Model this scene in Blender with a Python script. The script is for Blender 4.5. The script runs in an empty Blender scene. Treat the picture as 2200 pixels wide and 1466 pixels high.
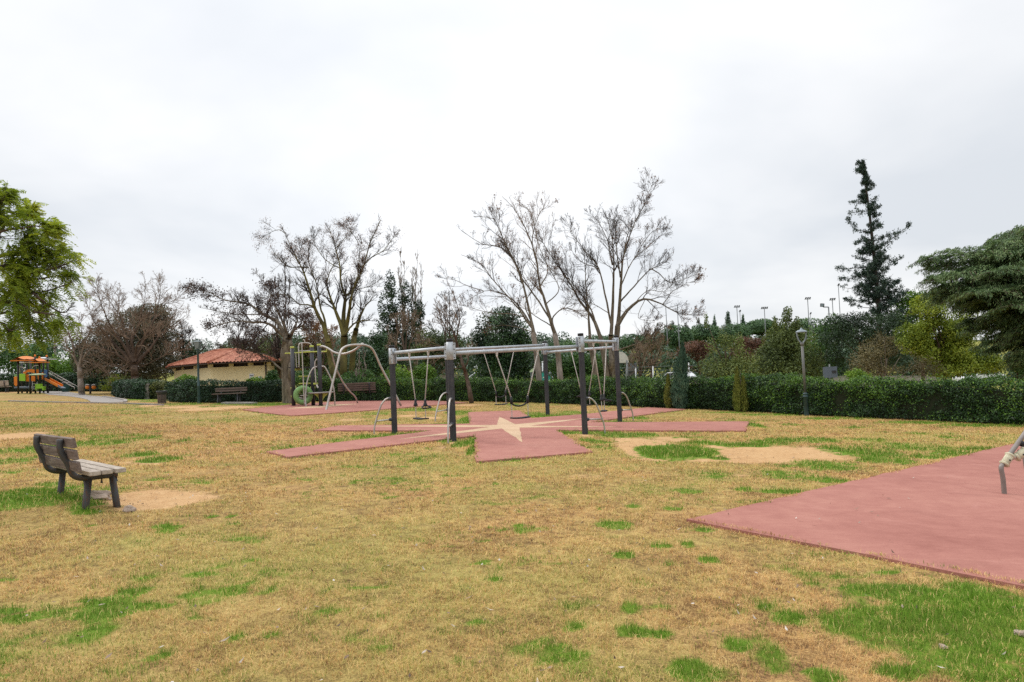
import bpy, bmesh, math, random
import numpy as np
from mathutils import Vector, Matrix

# ------------------------------------------------------------------ camera, world, sun
SC = bpy.context.scene
COL = SC.collection
R = math.radians
F = 1500.0                      # focal length in pixels of the 2200 px wide photograph
CAMH = 1.55
ROLL = 0.042
PITCH = math.atan(64.0 / F)
fwd = Vector((0, math.cos(PITCH), math.sin(PITCH)))
up0 = Vector((0, -math.sin(PITCH), math.cos(PITCH)))
rt0 = Vector((1, 0, 0))
XC = rt0 * math.cos(ROLL) - up0 * math.sin(ROLL)
YC = up0 * math.cos(ROLL) + rt0 * math.sin(ROLL)
cam = bpy.data.cameras.new('camera')
cam.sensor_width = 36.0
cam.lens = F * 36.0 / 2200.0
cam.clip_start = 0.05
cam.clip_end = 3000
co = bpy.data.objects.new('camera', cam)
COL.objects.link(co)
ZC = -fwd
co.matrix_world = Matrix(((XC.x, YC.x, ZC.x, 0), (XC.y, YC.y, ZC.y, 0), (XC.z, YC.z, ZC.z, CAMH), (0, 0, 0, 1)))
SC.camera = co

SUN_EL, SUN_AZ = R(42), R(-52)   # azimuth measured from +y towards +x
W = bpy.data.worlds.new("World")
SC.world = W
W.use_nodes = True
nt = W.node_tree
nt.nodes.clear()
def wn(t, **k):
    n = nt.nodes.new(t)
    for a, b in k.items(): setattr(n, a, b)
    return n
out = wn('ShaderNodeOutputWorld'); bg = wn('ShaderNodeBackground')
sky = wn('ShaderNodeTexSky', sky_type='NISHITA', sun_disc=False)
sky.sun_elevation = SUN_EL; sky.sun_rotation = SUN_AZ
skyb = wn('ShaderNodeMix', data_type='RGBA', blend_type='MULTIPLY')
skyb.inputs[0].default_value = 1.0; skyb.inputs[7].default_value = (0.1, 0.1, 0.1, 1)
nt.links.new(sky.outputs[0], skyb.inputs[6])
tc = wn('ShaderNodeTexCoord'); sep = wn('ShaderNodeSeparateXYZ')
nt.links.new(tc.outputs['Generated'], sep.inputs[0])
def wm(op, a, b=None):
    n = wn('ShaderNodeMath', operation=op)
    for i, s in enumerate((a, b)):
        if s is None: continue
        if isinstance(s, (int, float)): n.inputs[i].default_value = s
        else: nt.links.new(s, n.inputs[i])
    return n.outputs[0]
zz = wm('MAXIMUM', sep.outputs[2], 0.0)
zd = wm('ADD', zz, 0.22)
cmb = wn('ShaderNodeCombineXYZ')
nt.links.new(wm('DIVIDE', sep.outputs[0], zd), cmb.inputs[0])
nt.links.new(wm('DIVIDE', sep.outputs[1], zd), cmb.inputs[1])
cl = wn('ShaderNodeTexNoise'); cl.inputs['Scale'].default_value = 0.75; cl.inputs['Detail'].default_value = 5; cl.inputs['Roughness'].default_value = 0.5; cl.inputs['Distortion'].default_value = 0.25
nt.links.new(cmb.outputs[0], cl.inputs['Vector'])
rmp = wn('ShaderNodeValToRGB')
rmp.color_ramp.elements[0].position = 0.36; rmp.color_ramp.elements[0].color = (0.735, 0.77, 0.815, 1)
rmp.color_ramp.elements[1].position = 0.57; rmp.color_ramp.elements[1].color = (0.945, 0.953, 0.965, 1)
nt.links.new(cl.outputs[0], rmp.inputs[0])
# overcast luminance rises from the horizon to the zenith
zr = wn('ShaderNodeValToRGB')
els = zr.color_ramp.elements
els[0].position = 0.0; els[0].color = (0.41, 0.41, 0.41, 1)
els[1].position = 1.0; els[1].color = (1.0, 1.0, 1.0, 1)
e = els.new(0.22); e.color = (0.425, 0.425, 0.425, 1)
e = els.new(0.48); e.color = (0.46, 0.46, 0.46, 1)
e = els.new(0.62); e.color = (0.72, 0.72, 0.72, 1)
nt.links.new(zz, zr.inputs[0])
# brighter veil of cloud in front of the sun's glow over the middle of the view
dotn = wn('ShaderNodeVectorMath', operation='DOT_PRODUCT')
gd = Vector((-0.05, 1.0, 0.20)).normalized(); dotn.inputs[1].default_value = gd
nt.links.new(tc.outputs['Generated'], dotn.inputs[0])
glow = wm('MULTIPLY', wm('POWER', wm('MAXIMUM', dotn.outputs['Value'], 0.0), 14.0), 0.14)
gain = wm('ADD', wm('MULTIPLY', zr.outputs[0], 2.48), glow)
clm = wn('ShaderNodeMix', data_type='RGBA', blend_type='MULTIPLY'); clm.inputs[0].default_value = 1.0
nt.links.new(rmp.outputs[0], clm.inputs[6])
gc = wn('ShaderNodeCombineColor')
for i in range(3): nt.links.new(gain, gc.inputs[i])
nt.links.new(gc.outputs[0], clm.inputs[7])
mx = wn('ShaderNodeMix', data_type='RGBA'); mx.inputs[0].default_value = 0.93
nt.links.new(skyb.outputs[2], mx.inputs[6]); nt.links.new(clm.outputs[2], mx.inputs[7])
nt.links.new(mx.outputs[2], bg.inputs[0]); bg.inputs[1].default_value = 1.0
nt.links.new(bg.outputs[0], out.inputs[0])

sl = bpy.data.lights.new('sun', 'SUN'); sl.energy = 1.5; sl.angle = R(14); sl.color = (1.0, 0.95, 0.88)
so = bpy.data.objects.new('sun', sl); COL.objects.link(so)
sd = Vector((math.sin(SUN_AZ) * math.cos(SUN_EL), math.cos(SUN_AZ) * math.cos(SUN_EL), math.sin(SUN_EL)))
so.rotation_euler = sd.to_track_quat('Z', 'Y').to_euler(); so.location = sd * 60

SC.render.engine = 'CYCLES'
SC.view_settings.view_transform = 'Standard'; SC.view_settings.look = 'None'
SC.view_settings.exposure = 0.0; SC.view_settings.gamma = 1.0; SC.view_settings.use_curve_mapping = False
SC.cycles.max_bounces = 5; SC.cycles.diffuse_bounces = 3; SC.cycles.glossy_bounces = 2
SC.cycles.transmission_bounces = 3; SC.cycles.transparent_max_bounces = 6
SC.cycles.use_denoising = False
SC.cycles.use_adaptive_sampling = True; SC.cycles.adaptive_threshold = 0.005

# ------------------------------------------------------------------ noise and terrain
def _h(ix, iy, iz, s):
    n = (ix.astype(np.int64) * 374761393 + iy.astype(np.int64) * 668265263 + iz.astype(np.int64) * 2147483647 + s * 974634777) & 0xFFFFFFFF
    n = ((n ^ (n >> 13)) * 1274126177) & 0xFFFFFFFF
    n = ((n ^ (n >> 16)) * 2246822519) & 0xFFFFFFFF
    return ((n ^ (n >> 15)) & 0xFFFFFF) / float(0xFFFFFF)
def vn3(x, y, z, s=0):
    x, y, z = (np.asarray(a, float) for a in (x, y, z))
    ix, iy, iz = np.floor(x), np.floor(y), np.floor(z)
    fx, fy, fz = x - ix, y - iy, z - iz
    fx, fy, fz = (f * f * (3 - 2 * f) for f in (fx, fy, fz))
    r = 0
    for a in (0, 1):
        for b in (0, 1):
            for c in (0, 1):
                r = r + _h(ix + a, iy + b, iz + c, s) * (fx if a else 1 - fx) * (fy if b else 1 - fy) * (fz if c else 1 - fz)
    return r
def vn2(x, y, s=0):
    x, y = np.asarray(x, float), np.asarray(y, float)
    return vn3(x, y, np.zeros_like(x) + 0.37, s)
def fbm(x, y, s=0, o=4):
    r, a, t = 0, 0.5, 0
    for k in range(o):
        r = r + a * vn2(np.asarray(x) * 2 ** k, np.asarray(y) * 2 ** k, s + k); t += a; a *= 0.5
    return r / t
def sstep(a, b, x):
    t = np.clip((np.asarray(x, float) - a) / (b - a), 0, 1)
    return t * t * (3 - 2 * t)
MOUNDS = [(-5.15, 7.78, 0.75, 0.42, 0.10), (-5.85, 8.45, 0.6, 0.5, 0.10)]   # x, y, rx, ry, height
def gz(x, y):
    x, y = np.asarray(x, float), np.asarray(y, float)
    z = -0.042 * 60 * np.tanh(x / 60)
    for mx_, my_, rx, ry, h in MOUNDS:
        z = z + h * np.exp(-((x - mx_) / rx) ** 2 - ((y - my_) / ry) ** 2)
    z = z + 4.0 * sstep(62, 110, y) * sstep(-5, 25, x) + 2.0 * sstep(80, 140, y)
    return z
def ray(px, py):
    d = fwd + XC * ((px - 1100) / F) - YC * ((py - 733) / F)
    return d / d.y
def at(px, py):
    """point of the ground seen at a pixel of the photograph"""
    d = ray(px, py); t = 10.0
    for _ in range(60):
        z = float(gz(d.x * t, t))
        den = d.z
        t2 = (z - CAMH) / den if den < -1e-4 else 200
        t2 = min(max(t2, 1), 200)
        t = 0.5 * t + 0.5 * t2
    return Vector((d.x * t, t, float(gz(d.x * t, t))))
def pt(px, py, D):
    d = ray(px, py)
    return Vector((d.x * D, D, CAMH + d.z * D))
def gp(px, D):
    """ground point on the column px at distance D"""
    x = ray(px, 800).x * D
    for _ in range(4):
        z = float(gz(x, D))
        # pixel column leans a little with the camera's roll
        lo = pt(px, 800, D); hi = pt(px, 900, D)
        k = (z - lo.z) / (hi.z - lo.z)
        x = lo.x + (hi.x - lo.x) * k
    return Vector((x, D, float(gz(x, D))))

# ------------------------------------------------------------------ materials
def new_mat(name):
    m = bpy.data.materials.new(name); m.use_nodes = True
    m.node_tree.nodes.clear()
    return m, m.node_tree
class NT:
    def __init__(s, t): s.t = t
    def n(s, typ, **k):
        n = s.t.nodes.new(typ)
        for a, b in k.items(): setattr(n, a, b)
        return n
    def set(s, sock, v):
        if isinstance(v, bpy.types.NodeSocket): s.t.links.new(v, sock)
        elif isinstance(v, tuple) and len(v) == 3 and sock.type == 'RGBA': sock.default_value = (*v, 1)
        else: sock.default_value = v
    def math(s, op, a, b=0.0, clamp=False):
        n = s.n('ShaderNodeMath', operation=op); n.use_clamp = clamp
        s.set(n.inputs[0], a); s.set(n.inputs[1], b)
        return n.outputs[0]
    def noise(s, scale, detail=4, rough=0.55, vec=None, dist=0.0):
        n = s.n('ShaderNodeTexNoise'); n.inputs['Scale'].default_value = scale; n.inputs['Detail'].default_value = detail
        n.inputs['Roughness'].default_value = rough; n.inputs['Distortion'].default_value = dist
        if vec is not None: s.t.links.new(vec, n.inputs['Vector'])
        return n.outputs[0]
    def ramp(s, fac, stops):
        n = s.n('ShaderNodeValToRGB'); cr = n.color_ramp
        while len(cr.elements) < len(stops): cr.elements.new(0.5)
        for e, (p, c) in zip(cr.elements, stops): e.position = p; e.color = (*c, 1) if len(c) == 3 else c
        s.t.links.new(fac, n.inputs[0])
        return n.outputs[0]
    def mix(s, fac, a, b, mode='MIX'):
        n = s.n('ShaderNodeMix', data_type='RGBA', blend_type=mode)
        s.set(n.inputs[0], fac); s.set(n.inputs[6], a); s.set(n.inputs[7], b)
        return n.outputs[2]
    def attr(s, name):
        return s.n('ShaderNodeAttribute', attribute_name=name).outputs['Fac']
    def obj(s): return s.n('ShaderNodeTexCoord').outputs['Object']
    def mapv(s, vec, sc):
        n = s.n('ShaderNodeMapping'); n.inputs['Scale'].default_value = sc
        s.t.links.new(vec, n.inputs['Vector']); return n.outputs[0]
    def bump(s, h, st=0.3, d=0.02):
        n = s.n('ShaderNodeBump'); n.inputs['Strength'].default_value = st; n.inputs['Distance'].default_value = d
        s.t.links.new(h, n.inputs['Height']); return n.outputs[0]
    def pbr(s, col, rough=0.7, metal=0.0, spec=0.3, normal=None, end=True):
        p = s.n('ShaderNodeBsdfPrincipled')
        s.set(p.inputs['Base Color'], col); s.set(p.inputs['Roughness'], rough); s.set(p.inputs['Metallic'], metal)
        p.inputs['Specular IOR Level'].default_value = spec
        if normal is not None: s.t.links.new(normal, p.inputs['Normal'])
        if end: s.end(p.outputs[0])
        return p.outputs[0]
    def end(s, sh):
        o = s.n('ShaderNodeOutputMaterial'); s.t.links.new(sh, o.inputs[0])

def simple(name, c, rough=0.6, metal=0.0, var=0.25, scale=6.0, spec=0.3, bump=0.0, stretch=(1, 1, 1), c2=None):
    m, t = new_mat(name); N = NT(t)
    v = N.mapv(N.obj(), stretch)
    n = N.noise(scale, 6, 0.6, v)
    d = tuple(x * (1 - var) for x in c); l = tuple(min(1, x * (1 + var)) for x in (c2 or c))
    col = N.ramp(n, [(0.3, d), (0.7, l)])
    nb = N.bump(N.noise(scale * 4, 4, 0.6, v), bump, 0.01) if bump else None
    rg = N.math('ADD', rough - 0.08, N.math('MULTIPLY', N.noise(scale * 2, 3), 0.16))
    N.pbr(col, rg, metal, spec, nb)
    return m
def leafm(name, dark, mid, light, tr=0.25, rough=0.55, spec=0.25):
    m, t = new_mat(name); N = NT(t)
    col = N.ramp(N.attr('tint'), [(0.0, dark), (0.5, mid), (1.0, light)])
    p = N.pbr(col, rough, 0, spec, end=False)
    if tr > 0:
        b = N.n('ShaderNodeBsdfTranslucent'); t.links.new(N.mix(1.0, col, (1.0, 1.0, 0.6), 'MULTIPLY'), b.inputs[0])
        mxn = N.n('ShaderNodeMixShader'); mxn.inputs[0].default_value = tr
        t.links.new(p, mxn.inputs[1]); t.links.new(b.outputs[0], mxn.inputs[2]); p = mxn.outputs[0]
    N.end(p)
    return m

M = {}
def worn(name, stops, rough=.5, metal=0.0):
    m, t = new_mat(name); N = NT(t); o = N.obj()
    n1 = N.noise(5, 8, .72, N.mapv(o, (1, 1, .5)), .5); n2 = N.noise(42, 5, .7, N.mapv(o, (1, 1, .25)))
    f = N.math('ADD', N.math('MULTIPLY', n1, .6), N.math('MULTIPLY', n2, .4))
    N.pbr(N.ramp(f, stops), N.math('ADD', rough - .15, N.math('MULTIPLY', n1, .3)), metal, .4, N.bump(n2, .15, .004))
    return m
M['dark_metal'] = worn('dark_metal', [(.36, (0.020, 0.021, 0.026)), (.52, (0.036, 0.037, 0.043)), (.60, (0.052, 0.050, 0.052)), (.68, (0.12, 0.11, 0.10))])
M['cap_black'] = simple('cap_black', (0.012, 0.012, 0.014), 0.45, 0, 0.3, 9, 0.4)
M['galv'] = worn('galvanised_steel', [(.36, (0.27, 0.285, 0.30)), (.5, (0.40, 0.43, 0.46)), (.6, (0.47, 0.50, 0.53)), (.72, (0.30, 0.24, 0.19))], .48, .35)
M['steel'] = simple('worn_steel', (0.42, 0.39, 0.36), 0.4, 0.55, 0.25, 12, 0.5)
M['chain'] = simple('chain_steel', (0.42, 0.39, 0.36), 0.5, 0.3, 0.3, 60, 0.4)
M['plastic_white'] = simple('plastic_white', (0.55, 0.53, 0.50), 0.5, 0, 0.1)
M['rubber_black'] = simple('rubber_black', (0.018, 0.018, 0.020), 0.65, 0, 0.4, 20)
M['lime'] = simple('lime_paint', (0.42, 0.46, 0.10), 0.5, 0, 0.2)
M['ring_green'] = simple('ring_green', (0.16, 0.30, 0.10), 0.45, 0, 0.2)
M['cream_rope'] = simple('cream_rope', (0.50, 0.47, 0.33), 0.7, 0, 0.25, 30, bump=0.3)
M['grey_pipe'] = simple('grey_pipe', (0.225, 0.20, 0.18), 0.42, 0.3, 0.15, 9)
M['concrete'] = simple('concrete', (0.255, 0.23, 0.21), 0.85, 0, 0.18, 3, bump=0.2)
M['stone'] = simple('stone', (0.36, 0.28, 0.22), 0.9, 0, 0.4, 5, bump=0.5)
M['lamp_green'] = simple('lamp_green', (0.030, 0.062, 0.066), 0.45, 0.0, 0.3, 4, 0.4)
M['lamp_grey'] = simple('lamp_grey', (0.10, 0.13, 0.135), 0.5, 0.1, 0.3, 5, 0.4, 0, (1, 1, 0.3), (0.14, 0.13, 0.115))
M['lamp_head'] = simple('lamp_head', (0.20, 0.24, 0.265), 0.45, 0.1, 0.15, 5, 0.4)
M['orange'] = simple('orange_plastic', (0.62, 0.18, 0.015), 0.45, 0, 0.12)
M['green_panel'] = simple('green_panel', (0.22, 0.44, 0.03), 0.5, 0, 0.12)
M['blue_panel'] = simple('blue_panel', (0.07, 0.17, 0.36), 0.5, 0, 0.15)
M['pale_panel'] = simple('pale_panel', (0.46, 0.56, 0.36), 0.5, 0, 0.1)
M['bin_green'] = simple('bin_green', (0.025, 0.07, 0.065), 0.5, 0, 0.3)
M['wall_yellow'] = worn('wall_yellow', [(.32, (0.46, 0.38, 0.21)), (.44, (0.66, 0.565, 0.335)), (.6, (0.74, 0.64, 0.40)), (.7, (0.78, 0.70, 0.48))], .9)
M['dark_wood'] = simple('dark_wood', (0.05, 0.032, 0.022), 0.7, 0, 0.4, 8)
M['paper'] = simple('paper', (0.62, 0.62, 0.66), 0.8, 0, 0.1)
M['bark_grey'] = simple('bark_grey', (0.125, 0.10, 0.078), 0.9, 0, 0.45, 5, 0.1, 0.6, (2, 2, 0.5), (0.16, 0.135, 0.10))
M['bark_brown'] = simple('bark_brown', (0.085, 0.060, 0.045), 0.9, 0, 0.45, 5, 0.1, 0.5, (2, 2, 0.5))
M['bark_moss'] = simple('bark_moss', (0.075, 0.062, 0.042), 0.9, 0, 0.45, 2.2, 0.1, 0.5, (1, 1, 0.6), (0.13, 0.115, 0.035))
M['bark_pale'] = simple('bark_pale', (0.22, 0.185, 0.155), 0.9, 0, 0.35, 4, 0.1, 0.4, (2, 2, 0.5))
M['twig'] = simple('twig', (0.055, 0.043, 0.037), 0.9, 0, 0.4, 3, 0.1)
M['twig_pale'] = simple('twig_pale', (0.27, 0.225, 0.19), 0.9, 0, 0.35, 3, 0.1)
M['twig_brown'] = simple('twig_brown', (0.20, 0.145, 0.105), 0.9, 0, 0.4, 3, 0.1)
M['white_paint'] = simple('white_paint', (0.62, 0.63, 0.65), 0.4, 0, 0.06)
M['glass_dark'] = simple('glass_dark', (0.03, 0.035, 0.045), 0.12, 0, 0.2, 5, 0.6)
M['tyre'] = simple('tyre', (0.015, 0.015, 0.015), 0.8, 0, 0.3)
M['sign_grey'] = simple('sign_grey', (0.13, 0.16, 0.20), 0.5, 0.2, 0.12)
M['teal'] = simple('teal_paint', (0.03, 0.30, 0.27), 0.5, 0, 0.12)
M['pole_grey'] = simple('pole_grey', (0.16, 0.17, 0.175), 0.5, 0.3, 0.15)

# weathered wood, grain along local x
def wood(name, a, b, c):
    m, t = new_mat(name); N = NT(t)
    v = N.mapv(N.obj(), (1.2, 14, 14)); g = N.noise(3.0, 8, 0.65, v, 0.4)
    k = N.noise(4.0, 4, 0.6, N.mapv(N.obj(), (1, 3, 3)))
    col = N.ramp(N.math('ADD', N.math('MULTIPLY', g, 0.7), N.math('MULTIPLY', k, 0.3)), [(0.3, a), (0.5, b), (0.72, c)])
    N.pbr(col, 0.85, 0, 0.15, N.bump(g, 0.5, 0.006))
    return m
M['wood_grey'] = wood('wood_grey', (0.17, 0.14, 0.12), (0.38, 0.325, 0.27), (0.54, 0.48, 0.41))
M['wood_brown'] = wood('wood_brown', (0.070, 0.050, 0.042), (0.155, 0.118, 0.102), (0.27, 0.22, 0.19))
M['wood_dark'] = wood('wood_dark', (0.06, 0.042, 0.034), (0.12, 0.09, 0.075), (0.19, 0.15, 0.125))
# rusty painted tube
def rusty():
    m, t = new_mat('rusty_frame'); N = NT(t)
    n = N.noise(7, 8, 0.65)
    col = N.ramp(n, [(0.38, (0.050, 0.056, 0.062)), (0.55, (0.060, 0.055, 0.052)), (0.62, (0.10, 0.040, 0.020)), (0.75, (0.05, 0.025, 0.018))])
    N.pbr(col, 0.55, 0.1, 0.35, N.bump(N.noise(40, 4), 0.3, 0.004))
    return m
M['rusty'] = rusty()
def rubber(name, a, b, c, wear=None):
    m, t = new_mat(name); N = NT(t)
    o = N.obj()
    big = N.noise(0.55, 6, 0.62, o, 0.6); mid = N.noise(4.5, 6, 0.65, N.mapv(o, (1, 0.7, 1)))
    sp = N.noise(75, 4, 0.75, o)
    st = N.noise(2.2, 5, 0.7, N.mapv(o, (1, 3.5, 1)), 1.2)
    f = N.math('ADD', N.math('ADD', N.math('MULTIPLY', big, 0.34), N.math('MULTIPLY', mid, 0.22)), N.math('ADD', N.math('MULTIPLY', sp, 0.26), N.math('MULTIPLY', st, 0.18)))
    col = N.ramp(f, [(0.37, a), (0.5, b), (0.62, c)])
    stn = N.noise(0.9, 7, 0.7, N.mapv(o, (1, 1.6, 1)), 0.8)
    col = N.mix(N.ramp(stn, [(0.56, (0, 0, 0)), (0.72, (0.28, 0.28, 0.28))]), col, tuple(v * 0.62 for v in a))
    col = N.mix(N.ramp(N.noise(1.7, 6, 0.7, o, 0.5), [(0.58, (0, 0, 0)), (0.74, (0.25, 0.25, 0.25))]), col, tuple(min(1, v * 1.2 + .06) for v in c))
    vo = N.n('ShaderNodeTexVoronoi'); vo.inputs['Scale'].default_value = 90; t.links.new(o, vo.inputs['Vector'])
    col = N.mix(N.math('MULTIPLY', N.math('LESS_THAN', vo.outputs['Distance'], 0.22), 0.35), col, (0.10, 0.04, 0.04) if wear is None else wear)
    N.pbr(col, 0.9, 0, 0.15, N.bump(sp, 0.5, 0.004))
    return m
M['rubber_red'] = rubber('rubber_red', (0.265, 0.105, 0.084), (0.345, 0.150, 0.120), (0.415, 0.20, 0.155))
M['rubber_cream'] = rubber('rubber_cream', (0.40, 0.26, 0.16), (0.50, 0.35, 0.225), (0.57, 0.42, 0.28), (0.3, 0.2, 0.12))
def tiles():
    m, t = new_mat('roof_tiles'); N = NT(t)
    o = N.obj()
    vo = N.n('ShaderNodeTexVoronoi'); vo.inputs['Scale'].default_value = 4.5; t.links.new(o, vo.inputs['Vector'])
    col = N.ramp(vo.outputs['Color'], [(0.2, (0.26, 0.085, 0.050)), (0.55, (0.38, 0.135, 0.080)), (0.9, (0.48, 0.22, 0.14))])
    col = N.mix(N.math('MULTIPLY', N.noise(1.1, 5), 0.35), col, (0.20, 0.10, 0.07))
    N.pbr(col, 0.85, 0, 0.2)
    return m
M['tiles'] = tiles()

# ------------------------------------------------------------------ mesh helpers
def catmull(P, n):
    P = [Vector(p) for p in P]
    if len(P) < 3:
        return [P[0].lerp(P[1], i / n) for i in range(n + 1)]
    Q = [P[0] * 2 - P[1]] + P + [P[-1] * 2 - P[-2]]
    out_ = []
    segs = len(P) - 1
    for i in range(n + 1):
        u = i / n * segs; k = min(int(u), segs - 1); s = u - k
        a, b, c, d = Q[k], Q[k + 1], Q[k + 2], Q[k + 3]
        out_.append(0.5 * ((2 * b) + (c - a) * s + (2 * a - 5 * b + 4 * c - d) * s * s + (3 * b - a - 3 * c + d) * s ** 3))
    return out_
class MB:
    def __init__(s): s.v = []; s.f = []; s.m = []; s.sm = []
    def add(s, v, f, mi=0, smooth=False):
        o = len(s.v); s.v += [tuple(p) for p in v]
        s.f += [tuple(i + o for i in q) for q in f]; s.m += [mi] * len(f); s.sm += [smooth] * len(f)
        return s
    def box(s, c, d, rot=None, mi=0):
        c = Vector(c); v = []
        for z in (-.5, .5):
            for x, y in ((-.5, -.5), (.5, -.5), (.5, .5), (-.5, .5)):
                p = Vector((x * d[0], y * d[1], z * d[2]))
                if rot is not None: p = rot @ p
                v.append(c + p)
        return s.add(v, [(3, 2, 1, 0), (4, 5, 6, 7), (0, 1, 5, 4), (1, 2, 6, 5), (2, 3, 7, 6), (3, 0, 4, 7)], mi)
    def tube(s, P, r, n=10, mi=0, cap=True):
        P = [Vector(p) for p in P]; K = len(P)
        rr = [r] * K if not hasattr(r, '__len__') else list(r)
        if len(rr) != K: rr = [rr[0] + (rr[-1] - rr[0]) * i / (K - 1) for i in range(K)]
        T = [(P[min(i + 1, K - 1)] - P[max(i - 1, 0)]).normalized() for i in range(K)]
        u = T[0].orthogonal().normalized(); v = []; f = []
        for i in range(K):
            u = (u - T[i] * u.dot(T[i])).normalized(); w = T[i].cross(u)
            for k in range(n):
                a = 2 * math.pi * k / n
                v.append(P[i] + (u * math.cos(a) + w * math.sin(a)) * rr[i])
        for i in range(K - 1):
            for k in range(n):
                f.append((i * n + k, i * n + (k + 1) % n, (i + 1) * n + (k + 1) % n, (i + 1) * n + k))
        s.add(v, f, mi, True)
        if cap:
            o = len(s.v) - K * n
            s.f.append(tuple(o + k for k in reversed(range(n)))); s.m.append(mi); s.sm.append(False)
            s.f.append(tuple(o + (K - 1) * n + k for k in range(n))); s.m.append(mi); s.sm.append(False)
        return s
    def lathe(s, prof, c=(0, 0, 0), n=20, mi=0, axis=None):
        c = Vector(c); v = []; f = []; K = len(prof)
        Q = Vector((0, 0, 1)).rotation_difference(Vector(axis)).to_matrix() if axis is not None else None
        for r, z in prof:
            for k in range(n):
                a = 2 * math.pi * k / n; p = Vector((r * math.cos(a), r * math.sin(a), z))
                v.append(c + (Q @ p if Q is not None else p))
        for i in range(K - 1):
            for k in range(n):
                f.append((i * n + k, i * n + (k + 1) % n, (i + 1) * n + (k + 1) % n, (i + 1) * n + k))
        s.add(v, f, mi, True)
        return s
    def prism(s, poly, dz, mi=0):
        """polygon (3D points, roughly flat) extruded by the vector dz"""
        dz = Vector(dz); n = len(poly); P = [Vector(p) for p in poly]
        v = P + [p + dz for p in P]
        f = [tuple(reversed(range(n))), tuple(range(n, 2 * n))] + [(i, (i + 1) % n, n + (i + 1) % n, n + i) for i in range(n)]
        return s.add(v, f, mi)
    def ball(s, c, r, mi=0, n=10, sq=(1, 1, 1)):
        c = Vector(c); prof = []
        K = n // 2
        v = []; f = []
        for i in range(K + 1):
            th = math.pi * i / K
            for k in range(n):
                a = 2 * math.pi * k / n
                v.append(c + Vector((r * sq[0] * math.sin(th) * math.cos(a), r * sq[1] * math.sin(th) * math.sin(a), -r * sq[2] * math.cos(th))))
        for i in range(K):
            for k in range(n):
                f.append((i * n + k, i * n + (k + 1) % n, (i + 1) * n + (k + 1) % n, (i + 1) * n + k))
        return s.add(v, f, mi, True)
    def build(s, name, mats, parent=None, bevel=0.0, origin=None):
        o0 = Vector(origin) if origin is not None else (parent_loc(parent))
        me = bpy.data.meshes.new(name)
        me.from_pydata([(a - o0.x, b - o0.y, c - o0.z) for a, b, c in s.v], [], s.f)
        for m in (mats if isinstance(mats, (list, tuple)) else [mats]): me.materials.append(M[m] if isinstance(m, str) else m)
        me.polygons.foreach_set('material_index', s.m); me.polygons.foreach_set('use_smooth', s.sm)
        me.validate(); me.update()
        bm = bmesh.new(); bm.from_mesh(me); bmesh.ops.recalc_face_normals(bm, faces=bm.faces); bm.to_mesh(me); bm.free()
        o = bpy.data.objects.new(name, me); COL.objects.link(o)
        if parent is not None: o.parent = parent
        else: o.location = o0
        if bevel:
            b = o.modifiers.new('bevel', 'BEVEL'); b.width = bevel; b.segments = 2; b.limit_method = 'ANGLE'
        return o
WLOC = {}
def parent_loc(p):
    return WLOC.get(p.name, Vector((0, 0, 0))) if p is not None else Vector((0, 0, 0))
def thing(name, label, cat, loc, group=None):
    o = bpy.data.objects.new(name, None); COL.objects.link(o); o.location = loc
    o.empty_display_size = 0.3
    WLOC[o.name] = Vector(loc)
    tag(o, label, cat, group)
    return o
def sub(o):
    """lets a part be the parent of sub-parts written in the same world coordinates"""
    WLOC[o.name] = WLOC[o.parent.name]
    return o
def tag(o, label=None, cat=None, group=None, kind=None):
    if label: o['label'] = label
    if cat: o['category'] = cat
    if group: o['group'] = group
    if kind: o['kind'] = kind
    return o
def local_thing(name, label, cat, group=None):
    """a thing modelled round the origin, moved later"""
    return thing(name, label, cat, (0, 0, 0), group)
def copy_tree(o, parent=None):
    c = o.copy(); COL.objects.link(c)
    if parent is not None: c.parent = parent
    for ch in list(o.children): copy_tree(ch, c)
    return c
def np_obj(name, V, Fa, mat, parent=None, tint=None, origin=None, smooth=False):
    V = np.asarray(V, np.float32); Fa = np.asarray(Fa, np.int32)
    o0 = parent_loc(parent) if origin is None else Vector(origin)
    V = V - np.array(o0, np.float32)
    k = Fa.shape[1]
    me = bpy.data.meshes.new(name)
    me.vertices.add(len(V)); me.vertices.foreach_set('co', V.ravel())
    me.loops.add(Fa.size); me.loops.foreach_set('vertex_index', Fa.ravel())
    me.polygons.add(len(Fa)); me.polygons.foreach_set('loop_start', np.arange(0, Fa.size, k, dtype=np.int32))
    try: me.polygons.foreach_set('loop_total', np.full(len(Fa), k, np.int32))
    except Exception: pass
    if smooth: me.polygons.foreach_set('use_smooth', np.ones(len(Fa), bool))
    else: me.polygons.foreach_set('use_smooth', np.zeros(len(Fa), bool))
    me.materials.append(M[mat] if isinstance(mat, str) else mat)
    if tint is not None:
        a = me.attributes.new('tint', 'FLOAT', 'POINT'); a.data.foreach_set('value', np.asarray(tint, np.float32))
    me.update(calc_edges=True)
    o = bpy.data.objects.new(name, me); COL.objects.link(o)
    if parent is not None: o.parent = parent
    else: o.location = o0
    return o
def unit(a): return a / np.maximum(np.linalg.norm(a, axis=-1, keepdims=True), 1e-9)
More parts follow.
